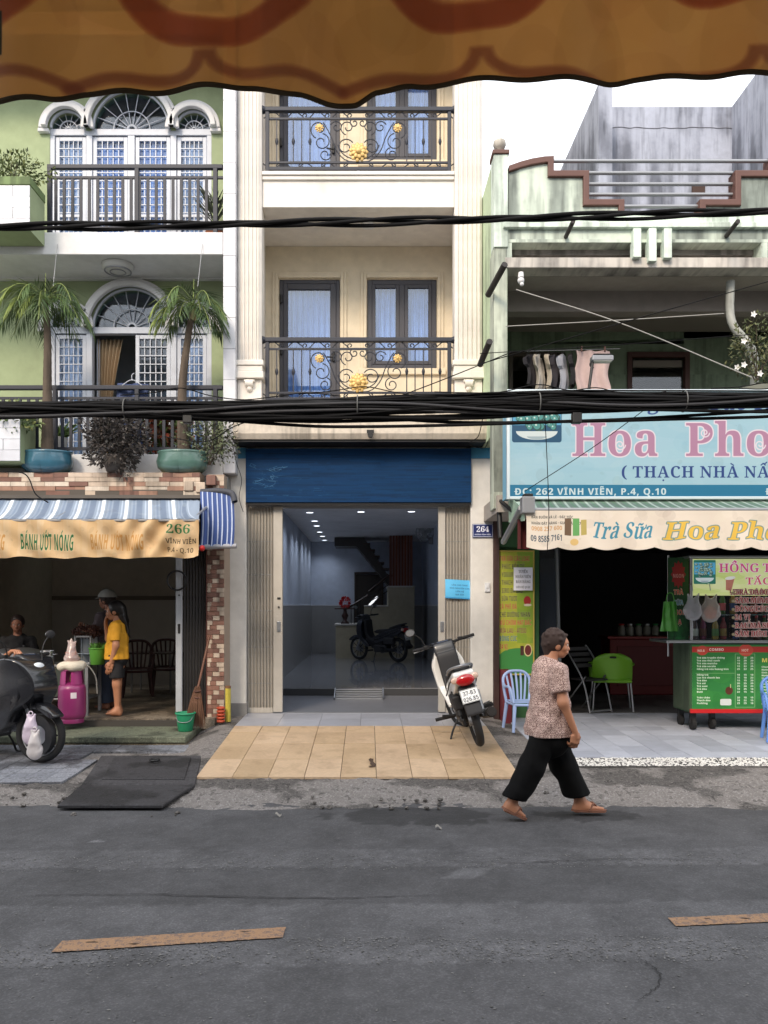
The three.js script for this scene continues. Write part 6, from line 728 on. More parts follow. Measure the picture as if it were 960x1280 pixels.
// ---------- overhead cables ----------
{ const t = thing('cable_bundle', 'thick sagging bundle of black cables across the street front', 'cables'); const Z = 7.6;
  // centre line measured along the street
  const mid = [[-420, 520], [-150, 517], [0, 513], [120, 511], [250, 513], [400, 513], [560, 508], [700, 503], [850, 500], [960, 499], [1200, 490], [1500, 470]];
  for (let k = 0; k < 52; k++) { const a = rr(0, 6.283), q = Math.sqrt(rnd()) * .105, f = rr(.6, 1.6), ph = rr(0, 6.28), lo = k > 46; const pts = []; const dense = []; for (let i = 0; i < mid.length - 1; i++) for (let s = 0; s < 3; s++) dense.push([lerp(mid[i][0], mid[i + 1][0], s / 3), lerp(mid[i][1], mid[i + 1][1], s / 3)]); dense.push(mid[mid.length - 1]);
    for (const [u, v] of dense) { const x = X(u, Z), tw = a + 1.2 * Math.sin(x * f * .6 + ph), s = 1 + .25 * Math.sin(x * .9 + 1); pts.push([x, Y(v, Z) + Math.sin(tw) * q * s * .95 + (lo ? -.1 * Math.abs(Math.sin(x * .35 + ph)) : 0), -Z + Math.cos(tw) * q * .8]); }
    add('strand', tube(pts, pick([.01, .014, .009, .016, .008]), 150, 5), k % 9 === 4 ? mat(C(38, 38, 42), .7) : MAT.cable, t); }
  for (let k = 0; k < 5; k++) { const x = rr(-4, 4), pts = []; for (let i = 0; i < 8; i++) pts.push([x + i * .3 + rr(-.05, .05), Y(lerp(513, 500, clamp((x + 4) / 8, 0, 1)), Z) + .1 + rr(-.05, .1) * Math.sin(i / 7 * 3.14), -Z + .05 + rr(-.03, .05)]); add('strand', tube(pts, .005, 40, 4), MAT.cable, t); }
  for (const x of [-4.2, -2.3, -.1, 1.62, 3.0]) add('cable_tie', at(new THREE.TorusGeometry(.1, .006, 5, 16).rotateY(Math.PI / 2), x, Y(lerp(514, 500, clamp((x + 3.5) / 7.3, 0, 1)), Z), -Z), mat(C(90, 90, 88), .6), t);
  for (const x of [-1.75, 1.93]) { add('junction_box', rbox(x, Y(513, Z) - .13, -Z + .06, x + .09, Y(513, Z) - .03, -Z - .02, .01), MAT.black, t); } }
{ const t = thing('twisted_cable', 'pair of twisted black service cables strung above the thick bundle', 'cables'); const Z = 7.9, c = (u) => 283 - u * .0205 + 3 * Math.sin(u / 960 * 3.14);
  for (let k = 0; k < 3; k++) { const pts = []; for (let i = 0; i <= 120; i++) { const u = -300 + i * 13, x = X(u, Z), a = x * 2.4 + k * 2.094; pts.push([x, Y(c(u), Z) + Math.sin(a) * .026 + (k === 2 ? -.015 : 0), -Z + Math.cos(a) * .026]); } add('strand', tube(pts, .02, 360, 6), MAT.cable, t); } }
{ const w = [['thin wire slanting down left across the mint house terrace', [[960, 352, 9.0], [790, 400, 9], [600, 455, 9.2]], .006], ['thin pale wire slanting down right across the mint house terrace', [[645, 362, 9.3], [770, 402, 9.1], [940, 472, 8.9]], .007], ['nearly level thin pale wire across the mint house terrace', [[632, 408, 9.2], [780, 400, 9.2], [905, 392, 9.2]], .006], ['lowest thin wire sagging across the mint house terrace', [[600, 442, 9.0], [760, 432, 9.0], [940, 418, 9.2]], .005], ['thin wire slanting from the townhouse balcony up to the mint house corner', [[455, 512, 8.2], [540, 480, 8.4], [640, 440, 9.2]], .006], ['wire slanting from the bundle to the drinks awning bracket', [[806, 512, 7.7], [740, 560, 7.8], [656, 614, 7.95]], .004], ['wire hanging from the bundle in front of the blue sign board', [[680, 500, 7.7], [684, 580, 7.7], [686, 645, 7.75], [684, 690, 7.9]], .004], ['slack wire looping in front of the right end of the townhouse slab', [[604, 520, 8], [598, 545, 9], [588, 556, 10], [606, 560, 10.2], [612, 540, 9.9]], .005], ['slack wire dangling down the left cream pillar', [[290, 552, 9.6], [296, 580, 10.2], [302, 600, 10.4], [299, 622, 10.45], [304, 640, 10.46]], .004], ['wire drooping across the brick ledge to the noodle shop awning', [[-10, 590, 9.6], [30, 592, 9.6], [45, 618, 9.4], [60, 628, 9.3]], .008], ['wire sagging from the first floor railing to the bundle by the townhouse', [[206, 546, 9.2], [255, 552, 8.8], [300, 530, 8.0], [350, 518, 7.7]], .006]];
  for (const [l, p, r] of w) tag(add('wire', tube(p.map(([u, v, z]) => [X(u, z), Y(v, z), -z]), r, 40, 5), r > .0055 && l.includes('pale') ? mat(C(150, 148, 144), .6) : MAT.cable), l, 'wire'); }
// ---------- fabric awning over the camera: yellow valance seen from behind ----------
{ const t = thing('street_awning', 'yellow brown shop awning hanging over the near side, seen from behind', 'awning'); const Z = 1.35;
  const edge = [[-420, 130], [-200, 128], [0, 134], [60, 129], [110, 119], [170, 111], [240, 108], [310, 114], [370, 127], [415, 132], [440, 130], [475, 114], [515, 104], [560, 103], [630, 105], [720, 103], [760, 102], [800, 96], [860, 93], [910, 96], [960, 101], [1100, 112], [1400, 104]];
  const low = (u) => { let i = 0; while (i < edge.length - 2 && edge[i + 1][0] < u) i++; const [a, b] = [edge[i], edge[i + 1]], s = clamp((u - a[0]) / (b[0] - a[0]), 0, 1); return lerp(a[1], b[1], s * s * (3 - 2 * s)); };
  const W = 2048, H = 512, tx = ctex(W, H, (c) => { const U = (u) => (u + 420) / 1820 * W, Q = (v) => (v + 260) / 400 * H; c.fillStyle = '#d2ae7c'; c.fillRect(0, 0, W, H); for (let i = 0; i < 160; i++) { c.fillStyle = 'rgba(' + pick(['180,140,92', '222,186,132', '200,160,108', '166,132,88']) + ',.12)'; c.beginPath(); c.ellipse(rr(0, W), rr(0, H), rr(10, 90), rr(20, 160), rr(-.2, .2), 0, 7); c.fill(); }
    c.strokeStyle = 'rgba(160,88,62,.2)'; c.lineCap = 'round'; for (const lw of [52, 47, 43, 39, 34]) for (const [u, w, v] of [[270, 118, 22], [588, 105, 4], [-60, 110, 15], [900, 100, -30], [1180, 110, 5]]) { c.lineWidth = lw; c.beginPath(); c.ellipse(U(u), Q(v - 80), w * W / 1820, 100 * H / 400, 0, .0, Math.PI); c.stroke(); }
    c.strokeStyle = 'rgba(154,104,74,.16)'; for (const lw of [24, 20, 16, 13, 10]) for (const u0 of [-420, -75, 255, 600, 945, 1290]) { c.lineWidth = lw; c.beginPath(); c.moveTo(U(u0 - 170), Q(112)); c.quadraticCurveTo(U(u0 - 120), Q(90), U(u0 - 40), Q(94)); c.quadraticCurveTo(U(u0 - 12), Q(94), U(u0 - 6), Q(70)); c.lineTo(U(u0 + 8), Q(70)); c.quadraticCurveTo(U(u0 + 14), Q(92), U(u0 + 60), Q(94)); c.quadraticCurveTo(U(u0 + 130), Q(92), U(u0 + 172), Q(112)); c.stroke(); }
    c.fillStyle = '#4a4a2c'; c.fillRect(U(-8), Q(20), 16, 70); c.fillStyle = 'rgba(70,50,24,.5)'; for (let i = 0; i < 0; i++) { c.beginPath(); c.ellipse(rr(0, W), rr(H * .4, H), rr(3, 9), rr(3, 8), 0, 0, 7); c.fill(); } });
  const fold = (u, b) => .012 * Math.sin(u * .02 + 1) * (1 - b) + .006 * Math.sin(u * .055 + b * 2);
  add('valance', sheet(220, 14, (a, b) => { const u = lerp(-420, 1400, a), v = lerp(low(u), -260, b); return [X(u, Z), Y(v, Z), -Z + fold(u, b), a, (140 - v) / 400]; }, .0015), phys(0xffffff, .8, { map: tx, transmission: .8, thickness: 0 }), t);
  const hem = []; for (let i = 0; i <= 160; i++) { const u = lerp(-420, 1400, i / 160); hem.push([X(u, Z), Y(low(u) - 1.5, Z), -Z + fold(u, 0)]); } add('hem', tube(hem, .0045, 320, 6), mat(C(66, 52, 30), .8), t);
  add('canopy', sheet(30, 6, (a, b) => [lerp(X(-420, Z), X(1400, Z), a), lerp(Y(-260, Z), Y(-260, Z) + .5, b) - .03 * Math.sin(b * 3.14), lerp(-Z, 1.4, b), a, .1 + b * .3], .002), mat(C(168, 122, 60), .8, { map: T.plaster }), t); add('front_bar', rod([X(-420, Z), Y(-260, Z), -Z], [X(1400, Z), Y(-260, Z), -Z], .014, 8), MAT.greySteel, t); }
// ---------- the house row across the street, behind the camera ----------
{ const row = [[-16, -8.2, 8, [206, 200, 190], 'cream house row front behind the camera, left'], [-8.1, -2.4, 9, [186, 196, 204], 'pale blue house front behind the camera, second from left'], [-2.3, 2.6, 7.2, [214, 204, 186], 'beige shophouse front directly behind the camera'], [2.7, 8, 8.5, [196, 190, 186], 'grey house front behind the camera, second from right'], [8.1, 16, 7.5, [208, 202, 190], 'cream house front behind the camera, right']];
  for (const [a, b, h, c, l] of row) { const t = thing('opposite_house', l, 'house', [0, 0, 0], 0, 'houses across the street'); const m = mat(C(...c), .85, { map: T.plaster });
    add('wall', box(a, -.1, 2.6, b, h, 8), m, t); add('cornice', box(a - .05, h, 2.4, b + .05, h + .25, 8), MAT.white, t); for (let y = 4.4; y < h - 2; y += 3.2) { add('balcony', box(a + .3, y - .25, 1.9, b - .3, y, 2.6), MAT.white, t); const n = Math.floor((b - a) / 1.8); for (let i = 0; i < n; i++) { const x = a + (i + .5) * (b - a) / n; add('window', [box(x - .5, y + .5, 2.57, x + .5, y + 2.2, 2.6)], mat(C(60, 70, 84), .15), t); } } add('shop_opening', box(a + .4, .1, 2.56, b - .4, 3, 2.6), mat(C(60, 58, 56), .7), t); } }
// ---------- motor scooters ----------
function scooter(name, label, pos, turn, lean, o = {}) {
  const t = thing(name, label, 'motor scooter', pos, turn); t.rotation.order = 'YXZ'; t.rotation.x = lean || 0; // forward +x, wheels on y = 0
  const body = phys(o.body || C(226, 226, 224), .25, { clearcoat: .6 }), dark = phys(C(30, 31, 36), .35, { clearcoat: .4 }), plast = mat(C(36, 36, 39), .6), alu = MAT.greySteel;
  const wheel = (x, r, tyre) => { const w = part('wheel', t); w.position.set(x, r, 0); add('tyre', new THREE.TorusGeometry(r - tyre, tyre, 12, 36), MAT.rubber, w); add('rim', new THREE.TorusGeometry(r - tyre * 1.9, .012, 8, 32), alu, w); const sp = []; for (let i = 0; i < 10; i++) { const a = i / 10 * 6.283; sp.push(rod([Math.cos(a) * .03, Math.sin(a) * .03, .012 * (i % 2 ? 1 : -1)], [Math.cos(a) * (r - tyre * 1.9), Math.sin(a) * (r - tyre * 1.9), 0], .008, 5)); } add('spokes', sp, o.black ? MAT.black : alu, w); add('hub', at(new THREE.CylinderGeometry(.055, .055, .1, 16).rotateX(Math.PI / 2), 0, 0, 0), alu, w); add('brake_disc', at(new THREE.CylinderGeometry(.1, .1, .008, 20).rotateX(Math.PI / 2), 0, 0, .05), MAT.steel, w); return w; };
  const R = .285, xf = .62, xr = -.62; wheel(xr, R, .042); const fw = wheel(xf, R, .036);
  const steer = o.steer || 0; fw.rotation.y = steer;
  // side-profile shells, narrowed toward their ends
  const shell = (pts, w, taper, bev = .03) => { const s = new THREE.Shape(); s.moveTo(...pts[0]); const cv = new THREE.SplineCurve([...pts, pts[0]].map(([a, b]) => new THREE.Vector2(a, b))); s.setFromPoints(cv.getPoints(60)); const g = new THREE.ExtrudeGeometry(s, { depth: w - 2 * bev, bevelEnabled: true, bevelSize: bev * .6, bevelThickness: bev, bevelSegments: 4, bevelOffset: -bev * .6 }).translate(0, 0, -(w - 2 * bev) / 2); const p = g.attributes.position; for (let i = 0; i < p.count; i++) p.setZ(i, p.getZ(i) * taper(p.getX(i), p.getY(i))); return toCreasedNormals(g, .9); };
  add('rear_body', shell([[.02, .58], [-.2, .68], [-.5, .76], [-.8, .84], [-.88, .8], [-.78, .68], [-.5, .56], [-.2, .46], [.0, .46]], .27, (x) => lerp(.8, 1, sstep(x, -.95, -.3))), body, t);
  add('leg_shield', shell([[.42, 1.0], [.5, .92], [.52, .7], [.44, .5], [.3, .36], [.16, .36], [.2, .44], [.34, .58], [.36, .8], [.34, .98]], .38, (x, y) => lerp(.75, 1, sstep(y, .35, .65)) * lerp(1, .6, sstep(y, .8, 1.05))), body, t);
  if (o.maxi) { add('front_apron', shell([[.28, 1.06], [.5, 1.06], [.66, .92], [.7, .74], [.6, .62], [.44, .5], [.3, .36], [.06, .26], [.04, .44], [.2, .56], [.26, .8]], .5, (x, y) => lerp(.7, 1, sstep(y, .3, .7)) * lerp(1, .62, sstep(x, .45, .7))), body, t); add('side_cover', shell([[.1, .3], [-.3, .26], [-.75, .42], [-.9, .66], [-.5, .62], [-.1, .5], [.1, .46]], .42, (x) => lerp(.7, 1, sstep(x, -.9, -.3))), body, t); add('wheel_cover', at(new THREE.CylinderGeometry(.2, .2, .06, 24).rotateX(Math.PI / 2), xf, R, 0), plast, t); }
  add('inner_cover', shell([[.33, .96], [.32, .7], [.24, .52], [.1, .44], [-.05, .46], [-.05, .56], [.12, .56], [.22, .66], [.26, .96]], .24, () => 1), plast, t);
  add('floor_tunnel', shell([[.3, .42], [.1, .38], [-.2, .36], [-.2, .48], [.1, .5], [.3, .54]], .2, () => 1), plast, t);
  add('front_mudguard', shell([[xf - .3, .34], [xf - .26, .5], [xf - .1, .6], [xf + .1, .6], [xf + .27, .5], [xf + .2, .47], [xf, .545], [xf - .15, .5], [xf - .24, .36]], .13, () => 1, .015), body, t);
  const seat = shell([[.04, .7], [-.1, .755], [-.3, .76], [-.5, .8], [-.74, .87], [-.8, .86], [-.74, .8], [-.5, .74], [-.3, .68], [-.1, .66]], .27, (x) => lerp(.62, 1, sstep(x, -.9, -.35)) * lerp(1, .75, sstep(x, -.2, .1))); add('seat', seat, mat(C(30, 29, 31), .7), t);
  add('headstock_cover', shell([[.3, .98], [.34, 1.08], [.44, 1.1], [.54, 1.04], [.56, .96], [.46, .92], [.36, .92]], .25, (x) => lerp(1, .75, sstep(x, .45, .6))), o.black ? dark : dark, t); add('cowl', shell([[.46, 1.08], [.56, 1.02], [.6, .94], [.54, .9], [.5, .98]], .2, () => 1, .02), body, t); add('headlight', at(new THREE.SphereGeometry(.075, 16, 10).scale(.5, .8, 1.1), .585, .96, 0), phys(C(220, 226, 232), .08, { clearcoat: 1 }), t);
  add('handlebar', tube([[.3, 1.08, -.33], [.36, 1.07, -.2], [.42, 1.05, 0], [.36, 1.07, .2], [.3, 1.08, .33]], .014, 30, 8), MAT.black, t);
  for (const s of [-1, 1]) { add('grip', rod([.33, 1.075, s * .24], [.285, 1.082, s * .37], .019, 10), MAT.rubber, t); add('lever', rod([.38, 1.06, s * .2], [.36, 1.05, s * .36], .007, 6), alu, t); }
  add('brake_cable', [tube([[.38, 1.06, .22], [.5, 1.02, .14], [.54, .8, .1], [.6, .5, .09]], .006, 24, 5), tube([[.38, 1.06, -.22], [.52, 1.08, -.1], [.56, .9, -.06]], .006, 20, 5)], MAT.black, t); add('instrument_panel', rbox(.35, 1.085, -.07, .46, 1.1, .07, .006), phys(C(60, 70, 92), .15, {}), t); add('switch_box', [rbox(.32, 1.055, .18, .37, 1.1, .235, .008)], MAT.black, t); add('switch_box', [rbox(.32, 1.055, -.235, .37, 1.1, -.18, .008)], MAT.black, t);
  for (const s of [-1, 1]) add('side_trim', tube([[.0, .52, s * .152], [-.3, .6, s * .155], [-.6, .7, s * .15], [-.8, .78, s * .125]], .008, 24, 5), plast, t); add('air_box', rbox(-.62, .42, -.16, -.3, .58, -.06, .03, 2), plast, t); add('crank_cover', at(new THREE.CylinderGeometry(.085, .095, .05, 20).rotateX(Math.PI / 2), -.14, .3, .135), alu, t); 
  for (const s of o.mirrors || [-1, 1]) { const m = part('mirror', t); add('stem', tube([[.38, 1.07, s * .2], [.38, 1.2, s * .24], [.36, 1.27, s * .31]], .007, 12, 6), MAT.black, m); add('head', at(new THREE.SphereGeometry(.062, 14, 10).scale(.28, .75, 1), .355, 1.29, s * .34), plast, m); add('glass', at(new THREE.CylinderGeometry(.05, .05, .004, 16).rotateZ(Math.PI / 2).scale(1, .72, 1), .336, 1.29, s * .34), MAT.steel, m); }
  for (const s of [-1, 1]) add('fork', rod([.62, .29, s * .075], [.44, .66, s * .06], .02, 8), alu, t); 
  for (const s of [-1, 1]) add('shock', [rod([-.62, .3, s * .12], [-.52, .62, s * .13], .014, 8), rod([-.6, .36, s * .12], [-.535, .57, s * .128], .028, 10)], s > 0 ? alu : MAT.black, t);
  add('engine', [rbox(-.35, .22, -.11, .05, .4, .11, .03, 2), at(new THREE.CylinderGeometry(.1, .1, .2, 18).rotateX(Math.PI / 2), -.2, .3, .02), rod([.0, .33, 0], [.16, .36, 0], .06, 12)], mat(C(66, 66, 68), .5, { metalness: .5 }), t); add('chain_case', rbox(-.66, .25, -.12, -.16, .33, -.085, .012), MAT.black, t);
  add('exhaust', [rod([-.1, .24, .13], [-.4, .26, .16], .025, 10), rod([-.36, .27, .165], [-.86, .36, .175], .048, 14, .056), rod([-.86, .36, .175], [-.89, .365, .175], .045, 12)], mat(C(52, 50, 50), .45, { metalness: .5 }), t); add('exhaust_shield', rod([-.46, .3, .2], [-.78, .35, .205], .036, 10), alu, t);
  for (const s of [-1, 1]) { add('foot_peg', rod([.06, .27, s * .12], [.06, .28, s * .34], .02, 8), MAT.rubber, t); add('passenger_peg', rod([-.3, .33, s * .14], [-.32, .36, s * .28], .018, 8), MAT.rubber, t); }
  add('side_stand', tube([[-.02, .24, -.1], [-.06, .12, -.2], [-.08, .02, -.26], [-.02, .015, -.27]], .012, 14, 6), MAT.black, t); add('kick_start', tube([[-.2, .3, .13], [-.26, .36, .2], [-.3, .38, .26]], .01, 10, 6), alu, t);
  add('grab_rail', tube([[-.5, .8, -.13], [-.78, .88, -.11], [-.9, .9, 0], [-.78, .88, .11], [-.5, .8, .13]], .014, 28, 8), o.black ? MAT.black : MAT.greySteel, t);
  const tl = part('tail_light', t); add('lens', at(new THREE.SphereGeometry(.1, 18, 12).scale(.36, .6, 1.0), -.878, .745, 0), phys(C(168, 14, 20), .15, { clearcoat: .8 }), tl); for (const s of [-1, 1]) add('indicator', at(new THREE.SphereGeometry(.045, 12, 8).scale(.5, .8, 1), -.868, .765, s * .102), phys(C(206, 176, 158), .12, { clearcoat: 1 }), tl);
  add('rear_mudguard', shell([[-.72, .68], [-.86, .66], [-.96, .42], [-.93, .4], [-.84, .55], [-.72, .6]], .17, () => 1, .02), plast, t);
  const pt = o.plate || ['', '']; add('licence_plate', (() => { const g = new THREE.BoxGeometry(.19, .14, .006); g.rotateY(-Math.PI / 2); g.rotateZ(-.28); return g.translate(-.935, .59, 0); })(), mat(0xffffff, .4, { map: ctex(256, 188, (c, w, h) => { c.fillStyle = '#e9eae8'; c.fillRect(0, 0, w, h); c.strokeStyle = '#3a3c40'; c.lineWidth = 5; c.strokeRect(6, 6, w - 12, h - 12); vtext(c, pt[0], w / 2, 84, 78, { fill: '#3a3e46', align: 'center', sx: .9 }); vtext(c, pt[1], w / 2, 168, 78, { fill: '#3a3e46', align: 'center', sx: .9 }); }) }), t);
  return t;
}
// white one on the ramp, nose toward the open house, leaning on its side stand
scooter('motor_scooter', 'white motor scooter with red tail light leaning on its stand on the beige ramp', [1.17, pave(1, 9.05) + .012, -9.02], Math.PI / 2 + .02, -.27, { plate: ['37-B3', '026.85'], mirrors: [-1], steer: .35 });
// dark one parked indoors
scooter('motor_scooter', 'dark motor scooter parked inside the open townhouse by the stair wall', [X(473, 19.2), .342, -18.9], Math.PI - .75, -.06, { body: C(34, 36, 44), black: true, plate: ['59-X1', '418.27'] });
// black one at the noodle shop, with bags on its hook
const ride = scooter('motor_scooter', 'black motor scooter with bags on its hook, ridden in from the left edge', [-3.88, pave(-3.8, 8.2) + .006, -8.45], -.5, 0, { maxi: true, body: C(26, 27, 32), black: true, plate: ['59-P2', '660.13'], steer: .25 });
{ const bag = (l, p, r, col, s) => { const g = thing('plastic_bag', l, 'bag', p); const f = field([ell([0, -.1, 0], r, s), cap([0, -.02, 0], [-.03, .1, 0], .035, .012), cap([0, -.02, 0], [.04, .1, 0], .035, .012)], .01, .04), q = f.attributes.position; for (let k = 0; k < q.count; k++) { const w = 1 + .35 * (fbm(q.getX(k) * 2 + 4, q.getY(k) * 2 + q.getZ(k) * 2 + 4, 10, 2) - .5); q.setXYZ(k, q.getX(k) * w, q.getY(k), q.getZ(k) * w); } f.computeVertexNormals(); add('film', f, phys(col, .3, { transmission: .25, thickness: 0 }), g); add('knot', at(new THREE.TorusGeometry(.02, .006, 6, 12), 0, .11, 0), mat(col, .4), g); };
  bag('white and mauve plastic bag hanging on the black scooter', [X(40, 8.0), Y(905, 8.0), -7.97], .085, C(214, 200, 216), [1, 1.3, .6]); bag('pale plastic bag with brown food low on the black scooter', [X(47, 8.0), Y(924, 8.0), -7.93], .08, C(206, 200, 200), [1, 1.2, .6]); }
// ---------- noodle stall and small things at the left ----------
{ const t = thing('gas_cylinder', 'pink gas cylinder with a collar standing on the noodle shop step', 'gas cylinder', [X(92, 9.75), .235, -9.7]); const m = phys(C(156, 50, 114), .4, { clearcoat: .4, map: T.plaster });
  add('body', lathe([[0, .03], [.12, .035], [.155, .07], [.162, .12], [.162, .4], [.15, .45], [.1, .49], [0, .5]], 32), m, t); add('foot_ring', lathe([[.13, 0], [.14, 0], [.14, .05], [.13, .05]], 28), m, t); { const g = []; for (let i = 0; i < 4; i++) g.push(new THREE.CylinderGeometry(.125, .14, .17, 10, 1, true, i * 1.571 + .25, 1.1)); add('collar', g.map((q) => at(q, 0, .55, 0)), mat(C(150, 48, 110), .4, { side: THREE.DoubleSide }), t); add('collar_rim', at(new THREE.TorusGeometry(.125, .012, 8, 28).rotateX(Math.PI / 2), 0, .64, 0), m, t); }
  add('valve', [at(new THREE.CylinderGeometry(.025, .03, .1, 12), 0, .53, 0)], MAT.gold, t); add('sticker', new THREE.CylinderGeometry(.1635, .1635, .07, 8, 1, true, .25, .42).translate(0, .34, 0), mat(C(228, 216, 222), .6, { side: THREE.DoubleSide }), t);
  const f = thing('foam_ring', 'white foam bag resting on top of the pink gas cylinder', 'bag', [X(92, 9.75), .235 + .69, -9.7]); const pr = []; for (let i = 0; i < 16; i++) { const a = i / 16 * 6.283; pr.push(ell([Math.cos(a) * .11, rr(-.015, .015), Math.sin(a) * .11], rr(.05, .068), [1, .8, 1])); } add('foam', field([...pr, ell([0, .02, 0], .1, [1, .5, 1])], .011, .03), mat(C(214, 206, 190), .9, { bumpMap: T.grain, bumpScale: .004 }), f);
  const b = thing('plastic_bag', 'tied clear plastic bag of dried pinkish food on top of the foam bag', 'bag', [X(92, 9.75), .235 + .74, -9.68]); const g = field([cap([0, .05, 0], [0, .14, 0], .09, .05), cap([0, .14, 0], [.0, .27, 0], .04, .012), cap([0, .15, 0], [.05, .24, .0], .03, .01), cap([0, .15, 0], [-.04, .25, .0], .03, .01)], .01, .03), p = g.attributes.position; for (let k = 0; k < p.count; k++) { const w = 1 + .4 * (fbm(p.getX(k) * 2 + 4, p.getY(k) * 2 + p.getZ(k) + 4, 10, 2) - .5); p.setX(k, p.getX(k) * w); p.setZ(k, p.getZ(k) * w); } g.computeVertexNormals(); add('film', g, phys(C(228, 208, 204), .2, { transmission: .55, thickness: 0 }), b); const l = []; for (let i = 0; i < 120; i++) { const d = rdir(); l.push([V(d.x * .05, .08 + d.y * .05, d.z * .05), rdir(), rdir(), .04, .025]); } add('contents', leaves(l), mat(C(190, 120, 104), .7, { side: THREE.DoubleSide }), b); }
{ const t = thing('stall_table', 'steel cooking table of the noodle stall behind the black scooter', 'table', [X(72, 10.3), .25, -10.4]); add('top', rbox(-.85, .62, -.3, .45, .65, .25, .006), MAT.greySteel, t); for (const [x, z] of [[-.82, -.27], [.42, -.27], [-.82, .22], [.42, .22]]) add('leg', rbox(x - .02, 0, z - .02, x + .02, .62, z + .02, .004), MAT.greySteel, t); add('shelf', rbox(-.82, .2, -.27, .42, .22, .22, .004), MAT.greySteel, t); add('front_panel', rbox(-.8, .24, .225, .4, .6, .235, .004), mat(C(52, 60, 54), .6), t);
  const pot = (l, x, z, r, h, lid) => { const q = thing('cooking_pot', l, 'pot', [x, .9, z]); add('body', lathe([[0, 0], [r * .95, 0], [r, .02], [r, h], [r * 1.06, h + .006], [r * .97, h + .006], [r * .96, .02], [0, .012]], 28), MAT.steel, q); for (const s of [-1, 1]) add('handle', tube([[s * r, h * .75, -.05], [s * (r + .04), h * .78, 0], [s * r, h * .75, .05]], .008, 10, 6), MAT.steel, q); if (lid) { add('lid', lathe([[0, h + .07], [r * .3, h + .065], [r * .8, h + .04], [r * 1.05, h + .008]], 28), MAT.steel, q); add('knob', at(new THREE.SphereGeometry(.018, 10, 8), 0, h + .085, 0), MAT.black, q); } };
  pot('large lidded steel steamer pot on the noodle stall table', X(30, 10.35), -10.35, .22, .14, true); pot('small open steel pot on the noodle stall table by the gas cylinder', X(58, 10.2), -10.22, .085, .17, false); pot('low steel pot at the left end of the noodle stall table', X(2, 10.4), -10.5, .14, .12, true);
  { const q = thing('display_case', 'small glass display case on the noodle stall table', 'display case', [X(106, 10.4), .9, -10.45]); const W = .2, H = .36; add('frame', [...[-W / 2, W / 2].flatMap((x) => [-.12, .12].map((z) => box(x - .01, 0, z - .01, x + .01, H, z + .01))), ...[0, H - .02].flatMap((y) => [box(-W / 2, y, .11, W / 2, y + .02, .13), box(-W / 2, y, -.13, W / 2, y + .02, -.11)])], MAT.greySteel, q); add('glass', [box(-W / 2, .02, .118, W / 2, H - .02, .122)], MAT.glass, q); add('back', box(-W / 2, .02, -.122, W / 2, H - .02, -.118), mat(C(150, 150, 150), .6), q); add('tray', rbox(-W / 2, .12, -.11, W / 2, .13, .11, .003), MAT.steel, q);
    const b = thing('herb_bunch', 'dark reddish bunch of herbs on top of the display case', 'herbs', [X(108, 10.4), 1.26, -10.45]); const l = []; for (let i = 0; i < 240; i++) { const d = rdir(); l.push([V(d.x * .17, .05 + d.y * .05, d.z * .08), d.clone().add(rdir()).normalize(), rdir(), .06, .035]); } add('leaf_mass', leaves(l), mat(C(84, 54, 46), .7, { side: THREE.DoubleSide }), b); add('stem', rod([-.12, .02, 0], [.12, .03, .02], .012, 6), barkMat, b); }
  { const q = thing('green_basket', 'bright green plastic basket beside the girl in yellow', 'basket', [X(122, 10.2), .9, -10.2]); add('shell', lathe([[0, 0], [.085, 0], [.105, .2], [.115, .2], [.115, .215], [.098, .215], [.08, .012], [0, .012]], 24), mat(C(88, 150, 54), .5), q); const l = []; for (let i = 0; i < 70; i++) l.push([V(rr(-.07, .07), .2, rr(-.07, .07)), V(rr(-.6, .6), 1, rr(-.6, .6)).normalize(), rdir(), rr(.05, .1), .03]); add('leaves', leaves(l), mat(C(80, 130, 52), .6, { side: THREE.DoubleSide }), q); }
  tag(add('gas_hose', tube([[X(95, 9.8), .9, -9.7], [X(108, 9.9), .93, -9.85], [X(117, 9.9), .78, -9.95], [X(118, 9.9), .55, -10.0]], .009, 24, 6), mat(C(196, 192, 180), .5)), 'pale gas hose looping from the pink cylinder', 'hose'); }
{ const t = thing('hanging_bag', 'blue plastic bag hanging on the back wall of the noodle shop', 'bag', [X(127, 13.9), Y(737, 13.9), -14.1]); add('bag_body', field([cap([0, -.16, 0], [0, -.04, 0], .11, .05, [1, 1, .5])], .015, .03), mat(C(52, 78, 110), .5), t); add('hook', rod([0, 0, 0], [0, 0, -.07], .008, 6), MAT.steel, t); }
{ const t = thing('wall_charm', 'red hanging charm on the noodle shop back wall', 'charm', [X(43, 14.1), Y(752, 14.1), -14.15]); add('knot', at(new THREE.OctahedronGeometry(.06).scale(1, 1, .3), 0, -.06, 0), mat(C(140, 34, 32), .6), t); add('tassel', lathe([[0, 0], [.02, 0], [.035, -.16], [0, -.16]], 10).translate(0, -.12, 0), mat(C(140, 34, 32), .7), t); }
for (const [u, Z, l] of [[172, 12.4, 'dark red plastic chair inside the noodle shop, left of two'], [208, 12.8, 'dark red plastic chair inside the noodle shop by the right wall']]) plasticChair(l, [X(u, Z), .25, -Z], .3, C(64, 32, 32)); { const t = thing('dining_table', 'low dark table inside the noodle shop between the red chairs', 'table', [X(190, 12.9), .25, -13.1]); add('top', rbox(-.35, .62, -.3, .35, .65, .3, .01), mat(C(86, 74, 66), .5), t); for (const [x, z] of [[-.31, -.26], [.31, -.26], [-.31, .26], [.31, .26]]) add('leg', rod([x, 0, z], [x, .62, z], .016, 6), MAT.greySteel, t); }
